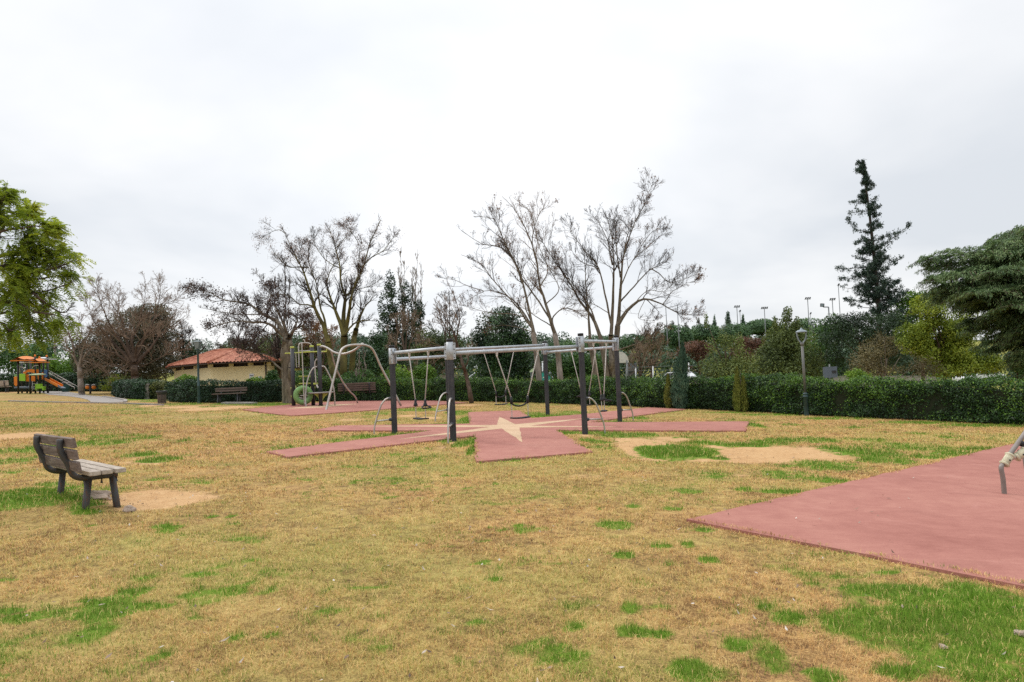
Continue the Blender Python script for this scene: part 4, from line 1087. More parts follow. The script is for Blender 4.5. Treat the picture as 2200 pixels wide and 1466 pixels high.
# ------------------------------------------------------------------ far play tower and seesaw
def play_tower():
    D = 53.0
    X = lambda zx, zy, dd=0.0: pt(zx / 10.0, 740 + zy / 10.0, D + dd)
    root = thing('play_tower', 'orange and lime play tower with slide and inclined net by the far hedge', 'play tower', at(65, 840))
    gr = lambda p: Vector((p.x, p.y, float(gz(p.x, p.y)) - .05))
    for tx, ty, dd in ((385, 300, -.6), (465, 390, 1.6), (575, 350, 1.0), (655, 395, 2.0), (752, 265, 0), (848, 300, -.6), (930, 320, 1.2), (1020, 275, .3), (645, 620, -1.2)):
        t = X(tx, ty, dd); m = MB(); m.tube([gr(t), t], .065 if tx != 1020 else .075, 10); m.build('post', 'cap_black', root)
    for tx, ty, dd in ((752, 240, 0), (848, 280, -.6), (1003, 248, .3), (655, 300, 2.0)):
        m = MB(); m.lathe([(0, .09), (.05, .04), (.07, -.02), (.06, -.1), (0, -.1)], X(tx, ty, dd), 10); m.build('finial', 'orange', root)
    def roof(cx, cy, w, h, dd, mat, dep=.9):
        c = X(cx, cy, dd); k = D / F / 10; a = w / 2 * k; hh = h * k * 1.5; m = MB(); n = 10; V = []; fc = []
        for i in range(n + 1):
            for j in range(5):
                u, v = i / n * 2 - 1, j / 2 - 1
                V.append(c + Vector((u * a, v * dep, hh * (max(0, 1 - abs(u)) ** 1.7) * (1 - .35 * v * v) + .06 * u * u)))
        for i in range(n):
            for j in range(4): fc.append((i * 5 + j, (i + 1) * 5 + j, (i + 1) * 5 + j + 1, i * 5 + j + 1))
        m.add(V, fc, 0, True); m.prism([c + Vector((-a, -dep, 0)), c + Vector((a, -dep, 0)), c + Vector((a, dep, 0)), c + Vector((-a, dep, 0))], (0, 0, -.05)); m.build('roof', mat, root)
    roof(570, 345, 340, 62, -.2, 'orange'); roof(860, 385, 240, 55, -.8, 'orange', .5); roof(955, 318, 320, 28, .6, 'white_paint', .6); roof(625, 385, 230, 36, .8, 'white_paint', .5)
    def panel(name, pts_, dd, mat, th=.05):
        m = MB(); m.prism([X(a, b, dd) for a, b in pts_], (0, th, 0)); m.build(name, mat, root, .012)
    panel('panel', [(412, 632), (530, 632), (540, 660), (538, 790), (412, 786)], -.7, 'green_panel')
    arch = [(495, 590), (600, 545), (660, 535), (740, 545), (740, 620), (690, 610), (640, 596), (600, 598), (560, 620), (545, 660), (548, 690), (500, 680)]
    panel('panel', arch, -.5, 'orange')
    panel('panel', [(545, 660), (600, 640), (632, 690), (585, 700), (632, 720), (632, 800), (556, 796)], -.45, 'orange')
    panel('panel', [(665, 680), (750, 680), (750, 795), (668, 792)], -.4, 'orange'); panel('panel', [(778, 540), (838, 540), (838, 755), (812, 755), (800, 640), (778, 625)], -.3, 'orange')
    panel('panel', [(296, 700), (378, 690), (378, 870), (340, 905), (300, 870)], .2, 'orange'); panel('panel', [(890, 600), (925, 600), (925, 755), (895, 755)], .3, 'orange')
    panel('panel', [(945, 545), (1010, 545), (1006, 640), (1015, 690), (985, 720), (945, 690)], .1, 'blue_panel'); panel('panel', [(862, 545), (886, 545), (886, 612), (862, 600)], .2, 'blue_panel')
    panel('panel', [(300, 650), (360, 640), (370, 690), (300, 695)], .8, 'ring_green')
    # pale round counter
    c = X(805, 652, -1.0); m = MB(); m.lathe([(0, .08), (.3, .075), (.52, .02), (.54, 0), (.5, -.04), (0, -.05)], c, 22); m.build('counter', 'pale_panel', root)
    # slide
    a, b, e = X(962, 760, -.2), X(1240, 905, -1.0), X(1310, 938, -1.3); w = Vector((.05, .5, 0))
    m = MB(); up = Vector((0, 0, .14)); dn_ = Vector((0, 0, -.05))
    for o_ in (Vector((0, 0, 0)), w): m.prism([a + o_, b + o_, b + o_ + up, a + o_ + up], (0, .05, 0))
    m.prism([a, b, b + w, a + w], dn_); m.build('slide', 'orange', root)
    m = MB(); m.prism([b, e, e + w, b + w], dn_); m.prism([b, e, e + up * .7, b + up], (0, .04, 0)); m.build('slide_end', 'sign_grey', root)
    # inclined ladder of tubes
    m = MB(); p = [X(1045, 560, .4), X(1680, 915, -.4)]; q = [X(1045, 615, 1.0), X(1480, 870, .6), X(1590, 920, .4), X(1600, 965, .4)]
    m.tube(p, .025, 8); m.tube(catmull(q, 12), .025, 8)
    for k in range(9):
        t = (k + .5) / 9; m.tube([p[0].lerp(p[1], t * .9), q[0].lerp(q[1], t)], .016, 6)
    m.build('ladder', 'chain', root)
    m = MB()
    for zx in (700, 800):
        m.tube([X(zx, 800, -.8), X(zx - 10, 1005, -1.0)], .022, 6)
    for zy in (850, 905, 960): m.tube([X(697, zy, -.85), X(797, zy, -.85)], .02, 6)
    m.build('steps', 'chain', root)
    m = MB(); m.tube(catmull([X(415, 488, -.6), X(480, 490, -.7), X(525, 520, -.7), X(545, 585, -.6)], 12), .025, 8); m.tube(catmull([X(675, 600, -.3), X(685, 530, -.4), X(720, 475, -.4), X(770, 458, -.3), X(830, 455, -.3)], 12), .022, 8); m.tube([X(425, 500, -.6), X(425, 630, -.6)], .02, 6); m.build('rail', 'chain', root)
    # low deck of grey boards and a small lime seat
    m = MB(); a, b = X(300, 945, .3), X(760, 945, .3); m.prism([a, b, b + Vector((0, .9, 0)), a + Vector((0, .9, 0))], (0, 0, .12)); m.build('deck', 'sign_grey', root)
    panel('seat_panel', [(752, 855), (862, 850), (865, 905), (930, 905), (930, 990), (905, 990), (905, 950), (780, 955), (780, 990), (756, 990)], -1.0, 'green_panel', .3)
    m = MB()
    for zx in (980, 1100): m.tube([X(zx, 885, -.3), X(zx, 985, -.3)], .045, 8); m.lathe([(0, .03), (.09, .02), (.09, -.02), (0, -.03)], X(zx, 880, -.3), 10, 1)
    m.tube([X(980, 950, -.3), X(1100, 950, -.3)], .02, 6); m.build('stool', ['cap_black', 'sign_grey'], root)
play_tower()
def seesaw():
    D = 50.5; X = lambda zx, zy, dd=0.0: pt(zx / 10.0, 740 + zy / 10.0, D + dd); b = at(194, 841)
    root = thing('seesaw', 'small seesaw with two orange seats in front of the far hedge', 'seesaw', b)
    m = MB(); t = X(1938, 880); m.tube([Vector((t.x, t.y, b.z - .1)), t], .07, 10); m.ball(t, .09); m.build('stand', 'cap_black', root)
    m = MB(); m.tube([X(1820, 905), X(2100, 900)], .03, 8); m.build('beam', 'dark_metal', root)
    for cx in (1880, 2015):
        m = MB(); m.ball(X(cx, 925), .16, 0, 14, (1.0, .7, .85)); m.build('seat', 'orange', root)
        m = MB(); m.tube(catmull([X(cx - 45, 900), X(cx - 35, 872), X(cx + 5, 862), X(cx + 35, 868)], 10), .025, 8); m.build('handle', 'white_paint', root)
seesaw()

# ------------------------------------------------------------------ yellow house with tiled roof
def house():
    root = thing('house', 'low yellow house with a red tiled hip roof behind the clipped hedge', 'house', gp(480, 43))
    q = [pt(374, 790, 48.5), pt(389, 790, 45.5), pt(452, 790, 42.0), pt(578, 790, 42.0), pt(590, 790, 46.0), pt(560, 790, 51), pt(420, 790, 52)]
    zt = pt(480, 789, 42).z; ze = pt(470, 777, 41.4).z; zg = float(gz(-19, 43)) - .5; za = pt(500, 749, 45).z
    plan = [Vector((p.x, p.y, 0)) for p in q]; n = len(plan)
    c = sum(plan, Vector()) / n
    m = MB(); m.prism([p + Vector((0, 0, zg)) for p in plan], (0, 0, zt - zg)); m.build('wall', 'wall_yellow', root)
    inner = [c + (p - c) * .95 for p in plan]
    m = MB(); m.prism([p + Vector((0, 0, zt + .002)) for p in inner], (0, 0, ze - zt)); m.build('louvre_band', 'dark_wood', root)
    def pil(p, w=.3):
        mb = MB(); d = (c - p).normalized(); mb.box(Vector((p.x, p.y, (zt + ze) / 2)) + d * (w * .6), (w, w, ze - zt - .004), Matrix.Rotation(math.atan2(d.y, d.x), 3, 'Z')); mb.build('pillar', 'wall_yellow', root)
    for p in plan: pil(p)
    for a, b, ts in ((2, 3, (.36, .70)), (1, 2, (.5,))):
        for t in ts: pil(plan[a].lerp(plan[b], t), .26)
    # hip roof: corrugated tile faces from eaves to ridge
    eav = [c + (p - c) + (p - c).normalized() * .75 for p in plan]
    r0, r1 = Vector((lerp(c.x, plan[1].x, .22), c.y, za)), Vector((lerp(c.x, plan[3].x, .20), c.y, za))
    V, Fq = [], []
    def near_ridge(p):
        return r0 if (p - r0).to_2d().length < (p - r1).to_2d().length else r1
    for i in range(n):
        a, b = eav[i], eav[(i + 1) % n]; A = Vector((a.x, a.y, ze - .06)); B = Vector((b.x, b.y, ze - .06)); ra, rb = near_ridge(A), near_ridge(B)
        L = (B - A).length; nu = max(8, int(L / .055)); nv = 26; o = len(V)
        nrm = (B - A).cross(ra - A); nrm.normalize(); nrm = nrm if nrm.z > 0 else -nrm
        for j in range(nv + 1):
            t = j / nv
            for k in range(nu + 1):
                s = k / nu; p = A.lerp(B, s).lerp(ra.lerp(rb, s), t)
                row = (t * 13) % 1.0
                V.append(p + nrm * (0.035 * math.sin(s * L / .21 * 2 * math.pi) * (1 - t * .6) + .03 * (1 - row)))
        for j in range(nv):
            for k in range(nu): Fq.append((o + j * (nu + 1) + k, o + j * (nu + 1) + k + 1, o + (j + 1) * (nu + 1) + k + 1, o + (j + 1) * (nu + 1) + k))
    roof = np_obj('roof', np.array([tuple(v) for v in V]), np.array(Fq), 'tiles', root, smooth=True); sub(roof)
    m = MB(); m.tube([r0, r1], .1, 8); 
    for i in range(n): a = Vector((eav[i].x, eav[i].y, ze - .02)); m.tube([a, near_ridge(a)], .09, 8)
    m.build('ridge_tiles', 'tiles', roof)
    m = MB(); m.prism([Vector((p.x, p.y, ze - .14)) for p in eav], (0, 0, .05)); m.build('soffit', 'dark_wood', root)
    dpx = pt(571, 785, 41.9); m = MB(); m.tube([Vector((dpx.x, 41.9, zg)), Vector((dpx.x, 41.9, ze - .1))], .05, 8); m.build('drain_pipe', 'dark_wood', root)
    for (x0, y0, x1, y1) in ((536, 803, 545, 814), (555, 809, 563, 816)):
        a, b = pt(x0, y1, 41.98), pt(x1, y0, 41.98); m = MB(); m.box((a + b) / 2, (b.x - a.x, .02, b.z - a.z)); nn = sub(m.build('notice', 'paper', root))
        mm = MB(); mm.box((a + b) / 2 + Vector((0, -.014, (b.z - a.z) * .12)), ((b.x - a.x) * .7, .01, (b.z - a.z) * .22)); mm.build('print_block', 'sign_grey', nn)
house()

# ------------------------------------------------------------------ things beyond the hedge
def car(name_label, px, py_roof, D, yaw, group='cars parked beyond the hedge'):
    root = thing('parked_car', name_label, 'car', (0, 0, 0), group)
    prof = [(-2.0, .35), (-2.05, .75), (-1.95, .92), (-1.1, .98), (-.45, 1.42), (.9, 1.45), (1.55, 1.0), (2.0, .9), (2.05, .4)]
    m = MB(); lo = [Vector((x, -.82, z)) for x, z in prof]; m.prism(lo, (0, 1.64, 0)); m.build('body', 'white_paint', root, .06)
    for y in (-.83, .83):
        m = MB(); m.prism([Vector((-.95, y, 1.0)), Vector((-.42, y, 1.36)), Vector((.2, y, 1.38)), Vector((.2, y, 1.0))], (0, .012 if y > 0 else -.012, 0)); m.build('window', 'glass_dark', root)
        m = MB(); m.prism([Vector((.3, y, 1.0)), Vector((.3, y, 1.38)), Vector((.85, y, 1.38)), Vector((1.35, y, 1.02))], (0, .012 if y > 0 else -.012, 0)); m.build('window', 'glass_dark', root)
        for x in (-1.3, 1.3):
            m = MB(); m.lathe([(0, -.1), (.25, -.1), (.32, -.08), (.32, .08), (.25, .1), (0, .1)], (x, y * .96, .32), 16, 0, (0, 1, 0)); m.build('wheel', 'tyre', root)
    m = MB(); m.prism([Vector((-1.12, -.7, 1.0)), Vector((-1.12, .7, 1.0)), Vector((-.5, .66, 1.40)), Vector((-.5, -.66, 1.40))], (-.02, 0, .02)); m.build('windscreen', 'glass_dark', root)
    for y in (-.6, .6):
        m = MB(); m.ball((-2.03, y, .74), .13, 0, 8, (.35, 1, .6)); m.build('headlight', 'lamp_head', root)
    g = gp(px, D); top = pt(px, py_roof, D)
    root.location = (g.x, g.y, g.z); root.rotation_euler = (0, 0, yaw)
car('white car parked behind the blue green cypress column', 1456, 795, 62, -.9)
car('white car glimpsed between the bare sloping trunk and the round evergreen', 1030, 804, 66, .15)
car('white car glimpsed under the yellow leaved tree', 2105, 800, 62, .2)

def pole_sign():
    b = gp(1784, 30); root = thing('road_sign', 'grey back of a square road sign above the hedge', 'road sign', b)
    t = pt(1782, 783, 30); m = MB(); m.tube([b - Vector((0, 0, .1)), t], .03, 8); m.build('post', 'pole_grey', root)
    m = MB(); m.box(pt(1783.5, 800, 29.93), (.60, .03, .47)); p = sub(m.build('plate', 'sign_grey', root)); m = MB(); m.box(pt(1792, 799, 29.9), (.18, .012, .11)); m.build('sticker', 'dark_metal', p)
pole_sign()
def backboard():
    D = 47; root = thing('basketball_stand', 'fan shaped white basketball board on a grey stand beyond the hedge', 'basketball stand', gp(1346, D))
    c = pt(1334, 780, D); k = D / F; m = MB(); P = [c + Vector((math.cos(a) * 17 * k, 0, math.sin(a) * 24 * k)) for a in np.linspace(0, math.pi, 14)]
    m.prism(P, (0, .05, 0)); m.build('board', 'plastic_white', root)
    m = MB(); m.tube([gp(1348, D), pt(1347, 775, D)], .05, 8); m.tube([pt(1347, 778, D + .1), pt(1336, 772, D + .1)], .04, 8); m.build('post', 'pole_grey', root)
backboard()
def kiosk():
    D = 52; root = thing('kiosk', 'small blue grey kiosk beyond the hedge beside the basketball stand', 'kiosk', gp(1357, D)); g = gp(1357, D)
    a, b = pt(1348, 781, D), pt(1366, 781, D); h = a.z - g.z
    m = MB(); m.box(((a.x + b.x) / 2, D, g.z + h * .36), (b.x - a.x, .8, h * .72)); m.build('body', 'dark_metal', root)
    m = MB(); m.box(((a.x + b.x) / 2, D, g.z + h * .86), (b.x - a.x + .08, .88, h * .27)); m.build('roof', 'sign_grey', root)
    m = MB(); m.box(((a.x + b.x) / 2, D - .41, g.z + h * .45), (.05, .03, h * .5)); m.build('door_bar', 'pole_grey', root)
kiosk()
WG = 'white fence posts beyond the hedge'
for px, top, D, lab in ((1403.5, 788, 49, 'white fence post nearest the kiosk'), (1366.5, 792, 49.2, 'white fence post just beside the blue grey kiosk'), (1480.5, 781, 49, 'white fence post under the red brown foliage')):
    b = gp(px, D); t = pt(px - .8, top, D); m = MB(); m.tube([b - Vector((0, 0, .1)), t], .045, 8); m.ball(t, .05); o = m.build('fence_post', 'white_paint', None, 0, b); tag(o, lab, 'fence post', WG)
def wires():
    m = MB()
    for dz in (788, 796, 803):
        m.tube([pt(1338, dz + 2, 49), pt(1404, dz, 49), pt(1481, dz - 2, 49), pt(1540, dz - 3, 49)], .012, 5)
    for px in (1345, 1440, 1530): b = gp(px, 49); m.tube([b, pt(px, 792, 49)], .02, 5)
    o = m.build('wire_fence', 'pole_grey', None, 0, gp(1440, 49)); tag(o, 'thin wire fence strung between the white posts', 'fence')
wires()
def low_wall(x0, x1, y0, y1, D, lab):
    a, b = pt(x0, y0, D), pt(x1, y0, D); g0, g1 = float(gz(a.x, D)) - .3, float(gz(b.x, D)) - .3; m = MB()
    def run(o, h0, z0, z1):
        q = [Vector((a.x - o, D - o, z0)), Vector((b.x + o, D - o, z1)), Vector((b.x + o, D + .3 + o, z1)), Vector((a.x - o, D + .3 + o, z0))]
        m.add([p.xy.to_3d() + Vector((0, 0, (g0, g1, g1, g0)[i] if h0 is None else p.z - h0)) for i, p in enumerate(q)] + q, [(3, 2, 1, 0), (4, 5, 6, 7), (0, 1, 5, 4), (1, 2, 6, 5), (2, 3, 7, 6), (3, 0, 4, 7)])
    run(0, None, a.z - .06, b.z - .06); run(.04, .055, a.z, b.z)
    o = m.build('low_wall', 'concrete', None, 0, Vector((a.x, D, g0))); tag(o, lab, 'wall')
low_wall(945, 1000, 806, 812, 58, 'low beige wall glimpsed between the swing posts')
low_wall(1366, 1392, 811, 815, 48, 'low pale wall under the kiosk')
low_wall(1486, 1530, 811, 815, 48, 'low pale wall behind the cypress column')
low_wall(1640, 2010, 808, 814, 60, 'long pale wall glimpsed through the shrubs behind the lamp post')
def cabinets():
    for x0, x1, y0, lab in ((1164, 1170, 800, 'teal cabinet half hidden by the pale trunk'), (1176.5, 1182, 806, 'teal cabinet with a white label beside the dark post'), (1193, 1202, 802, 'broad teal cabinet with a white label between post and trunk')):
        D = 50; a, b = pt(x0, y0, D), pt(x1, y0, D); g = gp((x0 + x1) / 2, D)
        root = thing('cabinet', lab, 'cabinet', g, 'teal cabinets beyond the hedge'); w = b.x - a.x
        m = MB(); m.box(((a.x + b.x) / 2, D, (a.z + g.z) / 2), (w, .4, a.z - g.z)); m.build('body', 'teal', root, .02)
        m = MB(); m.box(((a.x + b.x) / 2, D - .205, a.z - .38), (w * .4, .015, .08)); m.build('label_plate', 'white_paint', root)
        m = MB(); m.box(((a.x + b.x) / 2, D, a.z + .04), (w + .08, .5, .06)); m.build('lid', 'bin_green', root)
    D = 50.6; m = MB()
    for k in range(12):
        px = 1166 + k * 3.6; m.tube([gp(px, D), pt(px - .3, 799, D)], .022, 5)
    for py in (800, 806, 813): m.tube([pt(1166, py + .7, D), pt(1206, py - .7, D)], .02, 5)
    o = m.build('mesh_fence', 'galv', None, 0, gp(1185, D)); tag(o, 'silver mesh fence panel behind the teal cabinets', 'fence')
    root = thing('notice_board', 'pale green notice board on a post seen past the trunk', 'notice board', gp(1141, 52)); m = MB(); m.box(pt(1141.5, 796, 52), (.34, .05, .26)); m.build('board', 'pale_panel', root); m = MB(); m.tube([gp(1141, 52.05), pt(1141, 793, 52.05)], .03, 6); m.build('post', 'pole_grey', root)
    m = MB(); m.tube([gp(1166, 51), pt(1165.5, 778, 51)], .045, 8); m.tube([pt(1165.5, 779, 51), pt(1165.5, 776.5, 51)], .06, 8); o = m.build('marker_post', 'white_paint', None, 0, gp(1166, 51)); tag(o, 'white marker post standing beside the rear swing post', 'post')
cabinets()

# floodlight masts of the sports ground and the wire pole at the far side
FG = 'floodlight masts on the far rise'
def mast(px_b, py_b, px_t, py_t, D, heads, lab, r=.09, w=13):
    b = gp(px_b, D); t = pt(px_t, py_t, D); b = Vector((t.x, D, b.z)); root = thing('floodlight_mast', lab, 'floodlight', b, FG)
    m = MB(); r = r * .62; m.tube([b - Vector((0, 0, .3)), t], [r * 1.3, r * .8], 8); m.build('mast', 'pole_grey', root)
    k = D / F
    if heads:
        m = MB(); m.tube([t + Vector((-w / 2 * k, 0, 0)), t + Vector((w / 2 * k, 0, 0))], r * .7, 6); m.build('crossbar', 'pole_grey', root)
        for i in range(heads):
            x = ((i + .5) / heads - .5) * w * k; m = MB(); m.box(t + Vector((x, -.15, r + .08)), (w * k / heads * .55, .25, .11), Matrix.Rotation(-.4, 3, 'X')); m.build('floodlight', 'dark_metal', root)
mast(1587, 760, 1583, 660.5, 95, 3, 'tall mast with three floodlights above the umbrella pines', .10)
mast(1592, 760, 1589.5, 670, 97, 1, 'short mast with one lamp just behind the three lamp mast', .08, 5)
mast(1645, 760, 1642, 663.5, 95, 4, 'mast with a flat row of four floodlights in the open sky', .10, 15)
mast(1739, 760, 1735, 643, 92, 3, 'mast with floodlights nearest the tall sparse conifer', .10)
mast(1741, 760, 1741, 675, 94, 1, 'lowest mast with one lamp beside a taller one', .07, 4)
mast(1792, 760, 1788, 645, 88, 3, 'mast with floodlights half hidden by the conifer branches', .10)
mast(1806, 760, 1801, 614, 84, 1, 'mast with a single bent head in front of the conifer branches', .08, 5)
mast(1434, 790, 1430, 655, 75, 0, 'thin green mast nearer the fan shaped bare tree', .08)
mast(1463, 790, 1455, 655, 74, 0, 'thin green mast rising over the round dark pine', .08)
def cobra():
    D = 86; b = gp(1785, D); t = pt(1780, 660, D); b = Vector((t.x, D, b.z)); root = thing('floodlight_mast', 'mast with one big square floodlight on a side arm', 'floodlight', b, FG)
    m = MB(); m.tube([b, t], .08, 8); m.tube([t, pt(1769, 660, D)], .06, 8); m.tube([pt(1769, 660, D), pt(1767, 656, D)], .06, 8); m.build('mast', 'pole_grey', root)
    m = MB(); m.box(pt(1766.5, 656, D - .2), (.42, .25, .40), Matrix.Rotation(.1, 3, 'Y')); fl = sub(m.build('floodlight', 'dark_metal', root)); m = MB(); m.box(pt(1766.5, 656, D - .33), (.32, .02, .30)); m.build('lens', 'lamp_head', fl)
cobra()
def wire_pole():
    D = 110; b = gp(119, D); t = pt(117.5, 728, D); b = Vector((t.x, D, b.z)); root = thing('telephone_pole', 'pale telephone pole with two crossarms beyond the far trees', 'telephone pole', b); k = D / F
    m = MB(); m.tube([b, t], .14, 8); m.build('pole', 'bark_pale', root)
    for py in (735, 748.5):
        c = pt(117.7, py, D); m = MB(); m.box(c + Vector((0, -.18, 0)), (14 * k, .12, .14)); ar = sub(m.build('crossarm', 'dark_wood', root)); q = MB()
        for s in (-6, -3.5, 3.5, 6): q.lathe([(.0, .26), (.09, .2), (.09, .05), (.04, .04), (.04, 0)], c + Vector((s * k, -.18, .07)), 8)
        q.build('insulators', 'dark_metal', ar)
wire_pole()
# ------------------------------------------------------------------ hedges
_leafm = leafm
def leafm(name, a_, b_, c_, *r, g=1.5):
    return _leafm(name, *(tuple(min(.9, v * g) for v in q) for q in (a_, b_, c_)), *r)
M['hedge_leaf'] = leafm('hedge_leaf', (0.006, 0.016, 0.005), (0.021, 0.053, 0.012), (0.115, 0.215, 0.024), 0.18, 0.5, 0.3)
M['hedge_dark'] = leafm('hedge_dark', (0.005, 0.014, 0.007), (0.017, 0.044, 0.020), (0.055, 0.11, 0.042), 0.12, 0.5, 0.3, g=1.2)
M['hedge_olive'] = leafm('hedge_olive', (0.030, 0.035, 0.012), (0.075, 0.085, 0.028), (0.14, 0.15, 0.04), 0.18)
M['hedge_core'] = simple('hedge_core', (0.018, 0.022, 0.010), 0.95, 0, 0.4, 9)
def hedge(name, label, line, height, depth, mat, n_per_m2, size, group=None, seed=1, lumps=0.10, shoots=0.5, base_gap=0.05, lightness=0.0, setback=0.0):
    """line: world points along the front foot of the hedge; depth grows away from the camera"""
    rng = np.random.default_rng(seed)
    P = catmull(line, 40); P = [p + (p.xy.normalized() * setback).to_3d() for p in P]; root = thing(name, label, 'hedge', P[len(P) // 2], group)
    pts_ = np.array([tuple(p) for p in P]); seg = np.linalg.norm(np.diff(pts_, axis=0), axis=1); cum = np.concatenate([[0], np.cumsum(seg)]); Ltot = cum[-1]
    tang = np.gradient(pts_, axis=0); tang[:, 2] = 0; tang = unit(tang); nr = np.stack([-tang[:, 1], tang[:, 0], np.zeros(len(tang))], 1)
    if (nr[:, 1] < 0).mean() > .5: nr = -nr      # points away from the camera
    hs = height if callable(height) else (lambda t: np.full(np.shape(t), height))
    def sample(s):
        s = np.clip(s, 0, Ltot); out_ = np.stack([np.interp(s, cum, pts_[:, i]) for i in range(3)], 1); nn = unit(np.stack([np.interp(s, cum, nr[:, i]) for i in range(3)], 1)); tt = unit(np.stack([np.interp(s, cum, tang[:, i]) for i in range(3)], 1))
        out_[:, 2] = gz(out_[:, 0], out_[:, 1]); return out_, nn, tt
    parts = []
    H = float(np.mean(hs(np.linspace(0, 1, 9))))
    def face(kind, n, deep=0.0, sz=1.0):
        s = rng.random(n) * Ltot; p, nn, tt = sample(s); h = hs(s / Ltot); u = rng.random(n)
        up = np.array([0, 0, 1.0])
        if kind == 'front': a = np.zeros(n); z = base_gap + u * (h - base_gap); N = -nn
        elif kind == 'back': a = np.full(n, depth); z = base_gap + u * (h - base_gap); N = nn
        elif kind == 'top': a = u * depth; z = h.copy(); N = np.tile(up, (n, 1))
        else:
            e = (rng.random(n) < .5); s = np.where(e, 0, Ltot); p, nn, tt = sample(s); h = hs(s / Ltot); a = u * depth; z = base_gap + rng.random(n) * (h - base_gap); N = np.where(e[:, None], -tt, tt)
        lump = (vn3(s * 1.3, z * 1.6, a * 1.3, seed) - .5) * 2 * lumps * 1.4 + (vn3(s * 4, z * 4.5, a * 4, seed + 1) - .5) * 2 * lumps
        # rounded shoulders
        rd = 0.16 * np.clip((z - (h - .35)) / .35, 0, 1) ** 2 if kind in ('front', 'back') else 0.0
        off = lump - deep - rd + rng.normal(size=n) * 0.025
        C = p + nn * a[:, None] + up * z[:, None] + N * np.asarray(off)[:, None]
        if kind == 'top': C[:, 2] += -0.10 * (np.abs(a / depth - .5) * 2) ** 4
        clump = fbm(s * 1.1 + seed, z * 1.5 + a, seed + 5, 3)
        sun = 0.24 * np.clip(z / np.maximum(h, .1), 0, 1)          # sunlight put into the tint: lighter towards the young growth on top
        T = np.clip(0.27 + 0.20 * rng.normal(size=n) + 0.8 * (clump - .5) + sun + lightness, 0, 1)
        T = np.where(rng.random(n) < 0.05 * (clump > .5), 1.0, T)
        # thin places where the twigs show, mostly near the foot
        ok_ = (vn3(s * 2.1 + 7, z * 2.4, a * 2, seed + 31) + .25 * (rng.random(n) - .5)) > .08 + .10 * (1 - np.clip(z / np.maximum(h, .1), 0, 1)) ** 2
        C, N, T = C[ok_], N[ok_], T[ok_]
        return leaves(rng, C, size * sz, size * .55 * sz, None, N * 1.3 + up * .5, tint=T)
    A_ = Ltot * H; nf = int(A_ * n_per_m2); ntop = int(Ltot * depth * n_per_m2)
    parts += [face('front', nf), face('front', int(nf * .8), 0.10, 1.2), face('top', ntop), face('top', ntop // 2, .1, 1.15), face('back', int(nf * .3), 0, 1.4), face('end', max(40, int(depth * H * 2 * n_per_m2))), face('end', max(40, int(depth * H * n_per_m2)), .08)]
    if shoots:
        n = int(Ltot * 26 * shoots); s = rng.random(n) * Ltot; s = s[vn2(s * .5, s * 0, seed + 7) + .3 * (rng.random(n) - .5) > .42]; n = len(s)
        p, nn, tt = sample(s); h = hs(s / Ltot); hh = 0.06 + .17 * rng.random(n) ** 2; k = 6
        a = rng.random(n) * depth
        C = (p + nn * a[:, None] + np.array([0, 0, 1.0]) * h[:, None])
        ln = rng.normal(size=(n, 3)) * .3 + np.array([0, 0, 1.0])
        Cs = np.repeat(C, k, 0) + np.repeat(ln * hh[:, None], k, 0) * rng.random((n * k, 1)) + rng.normal(size=(n * k, 3)) * .022
        parts.append(leaves(rng, Cs, size * .9, size * .4, np.tile([0, 0, .8], (n * k, 1)), None, 1.0, np.clip(.78 + .15 * rng.normal(size=n * k), 0, 1)))
    V, Fa, T = join(parts)
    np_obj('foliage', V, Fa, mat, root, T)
    # dense woody core: solid box, inner shade put into its dark colour
    s = np.linspace(0, Ltot, 60); p, nn, tt = sample(s); h = hs(s / Ltot); ins = .17; V = []; Fq = []
    for i in range(60):
        q = p[i] + tt[i] * (ins if i == 0 else -ins if i == 59 else 0)
        for a, z in ((ins, -.05), (ins, h[i] - .2), (depth - ins, h[i] - .2), (depth - ins, -.05)): V.append(q + nn[i] * a + np.array([0, 0, z]))
    for i in range(59):
        for k in range(4): Fq.append((i * 4 + k, i * 4 + (k + 1) % 4, i * 4 + 4 + (k + 1) % 4, i * 4 + 4 + k))
    Fq += [(0, 1, 2, 3), (59 * 4 + 3, 59 * 4 + 2, 59 * 4 + 1, 59 * 4)]
    np_obj('branches', np.array(V), np.array(Fq), 'hedge_core', root)
    return root
HG = 'clipped hedges round the lawn'
HH = None
HL = [(640, 863, 815), (740, 863.5, 814), (880, 862.5, 813), (1010, 863.5, 815), (1170, 867.5, 819), (1300, 872, 816), (1400, 877, 815), (1520, 882, 814), (1600, 886, 813), (1733, 894, 815), (1900, 902, 818), (2050, 909, 822), (2200, 917, 828), (2420, 935, 836)]
_ft = [at(x, y) for x, y, _ in HL]; _hh = [pt(x, t_, f_.y).z - f_.z for (x, _, t_), f_ in zip(HL, _ft)]
_cl = np.concatenate([[0], np.cumsum([(q - p).length for p, q in zip(_ft[:-1], _ft[1:])])]); HH = np.interp(np.linspace(0, 1, 60), _cl / _cl[-1], _hh)
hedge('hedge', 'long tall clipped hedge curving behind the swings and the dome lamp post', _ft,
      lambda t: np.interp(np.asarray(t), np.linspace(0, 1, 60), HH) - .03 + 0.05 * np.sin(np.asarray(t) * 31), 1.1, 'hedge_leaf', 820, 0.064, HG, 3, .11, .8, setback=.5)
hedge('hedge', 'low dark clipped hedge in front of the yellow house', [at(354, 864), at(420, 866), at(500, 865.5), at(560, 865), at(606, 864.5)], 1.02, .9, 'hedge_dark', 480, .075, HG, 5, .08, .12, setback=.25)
hedge('hedge', 'dark square hedge block beside the curved path end', [at(240, 853), at(262, 856), at(285, 857.5), at(309, 858)], .98, 1.6, 'hedge_dark', 420, .085, HG, 7, .07, .1)
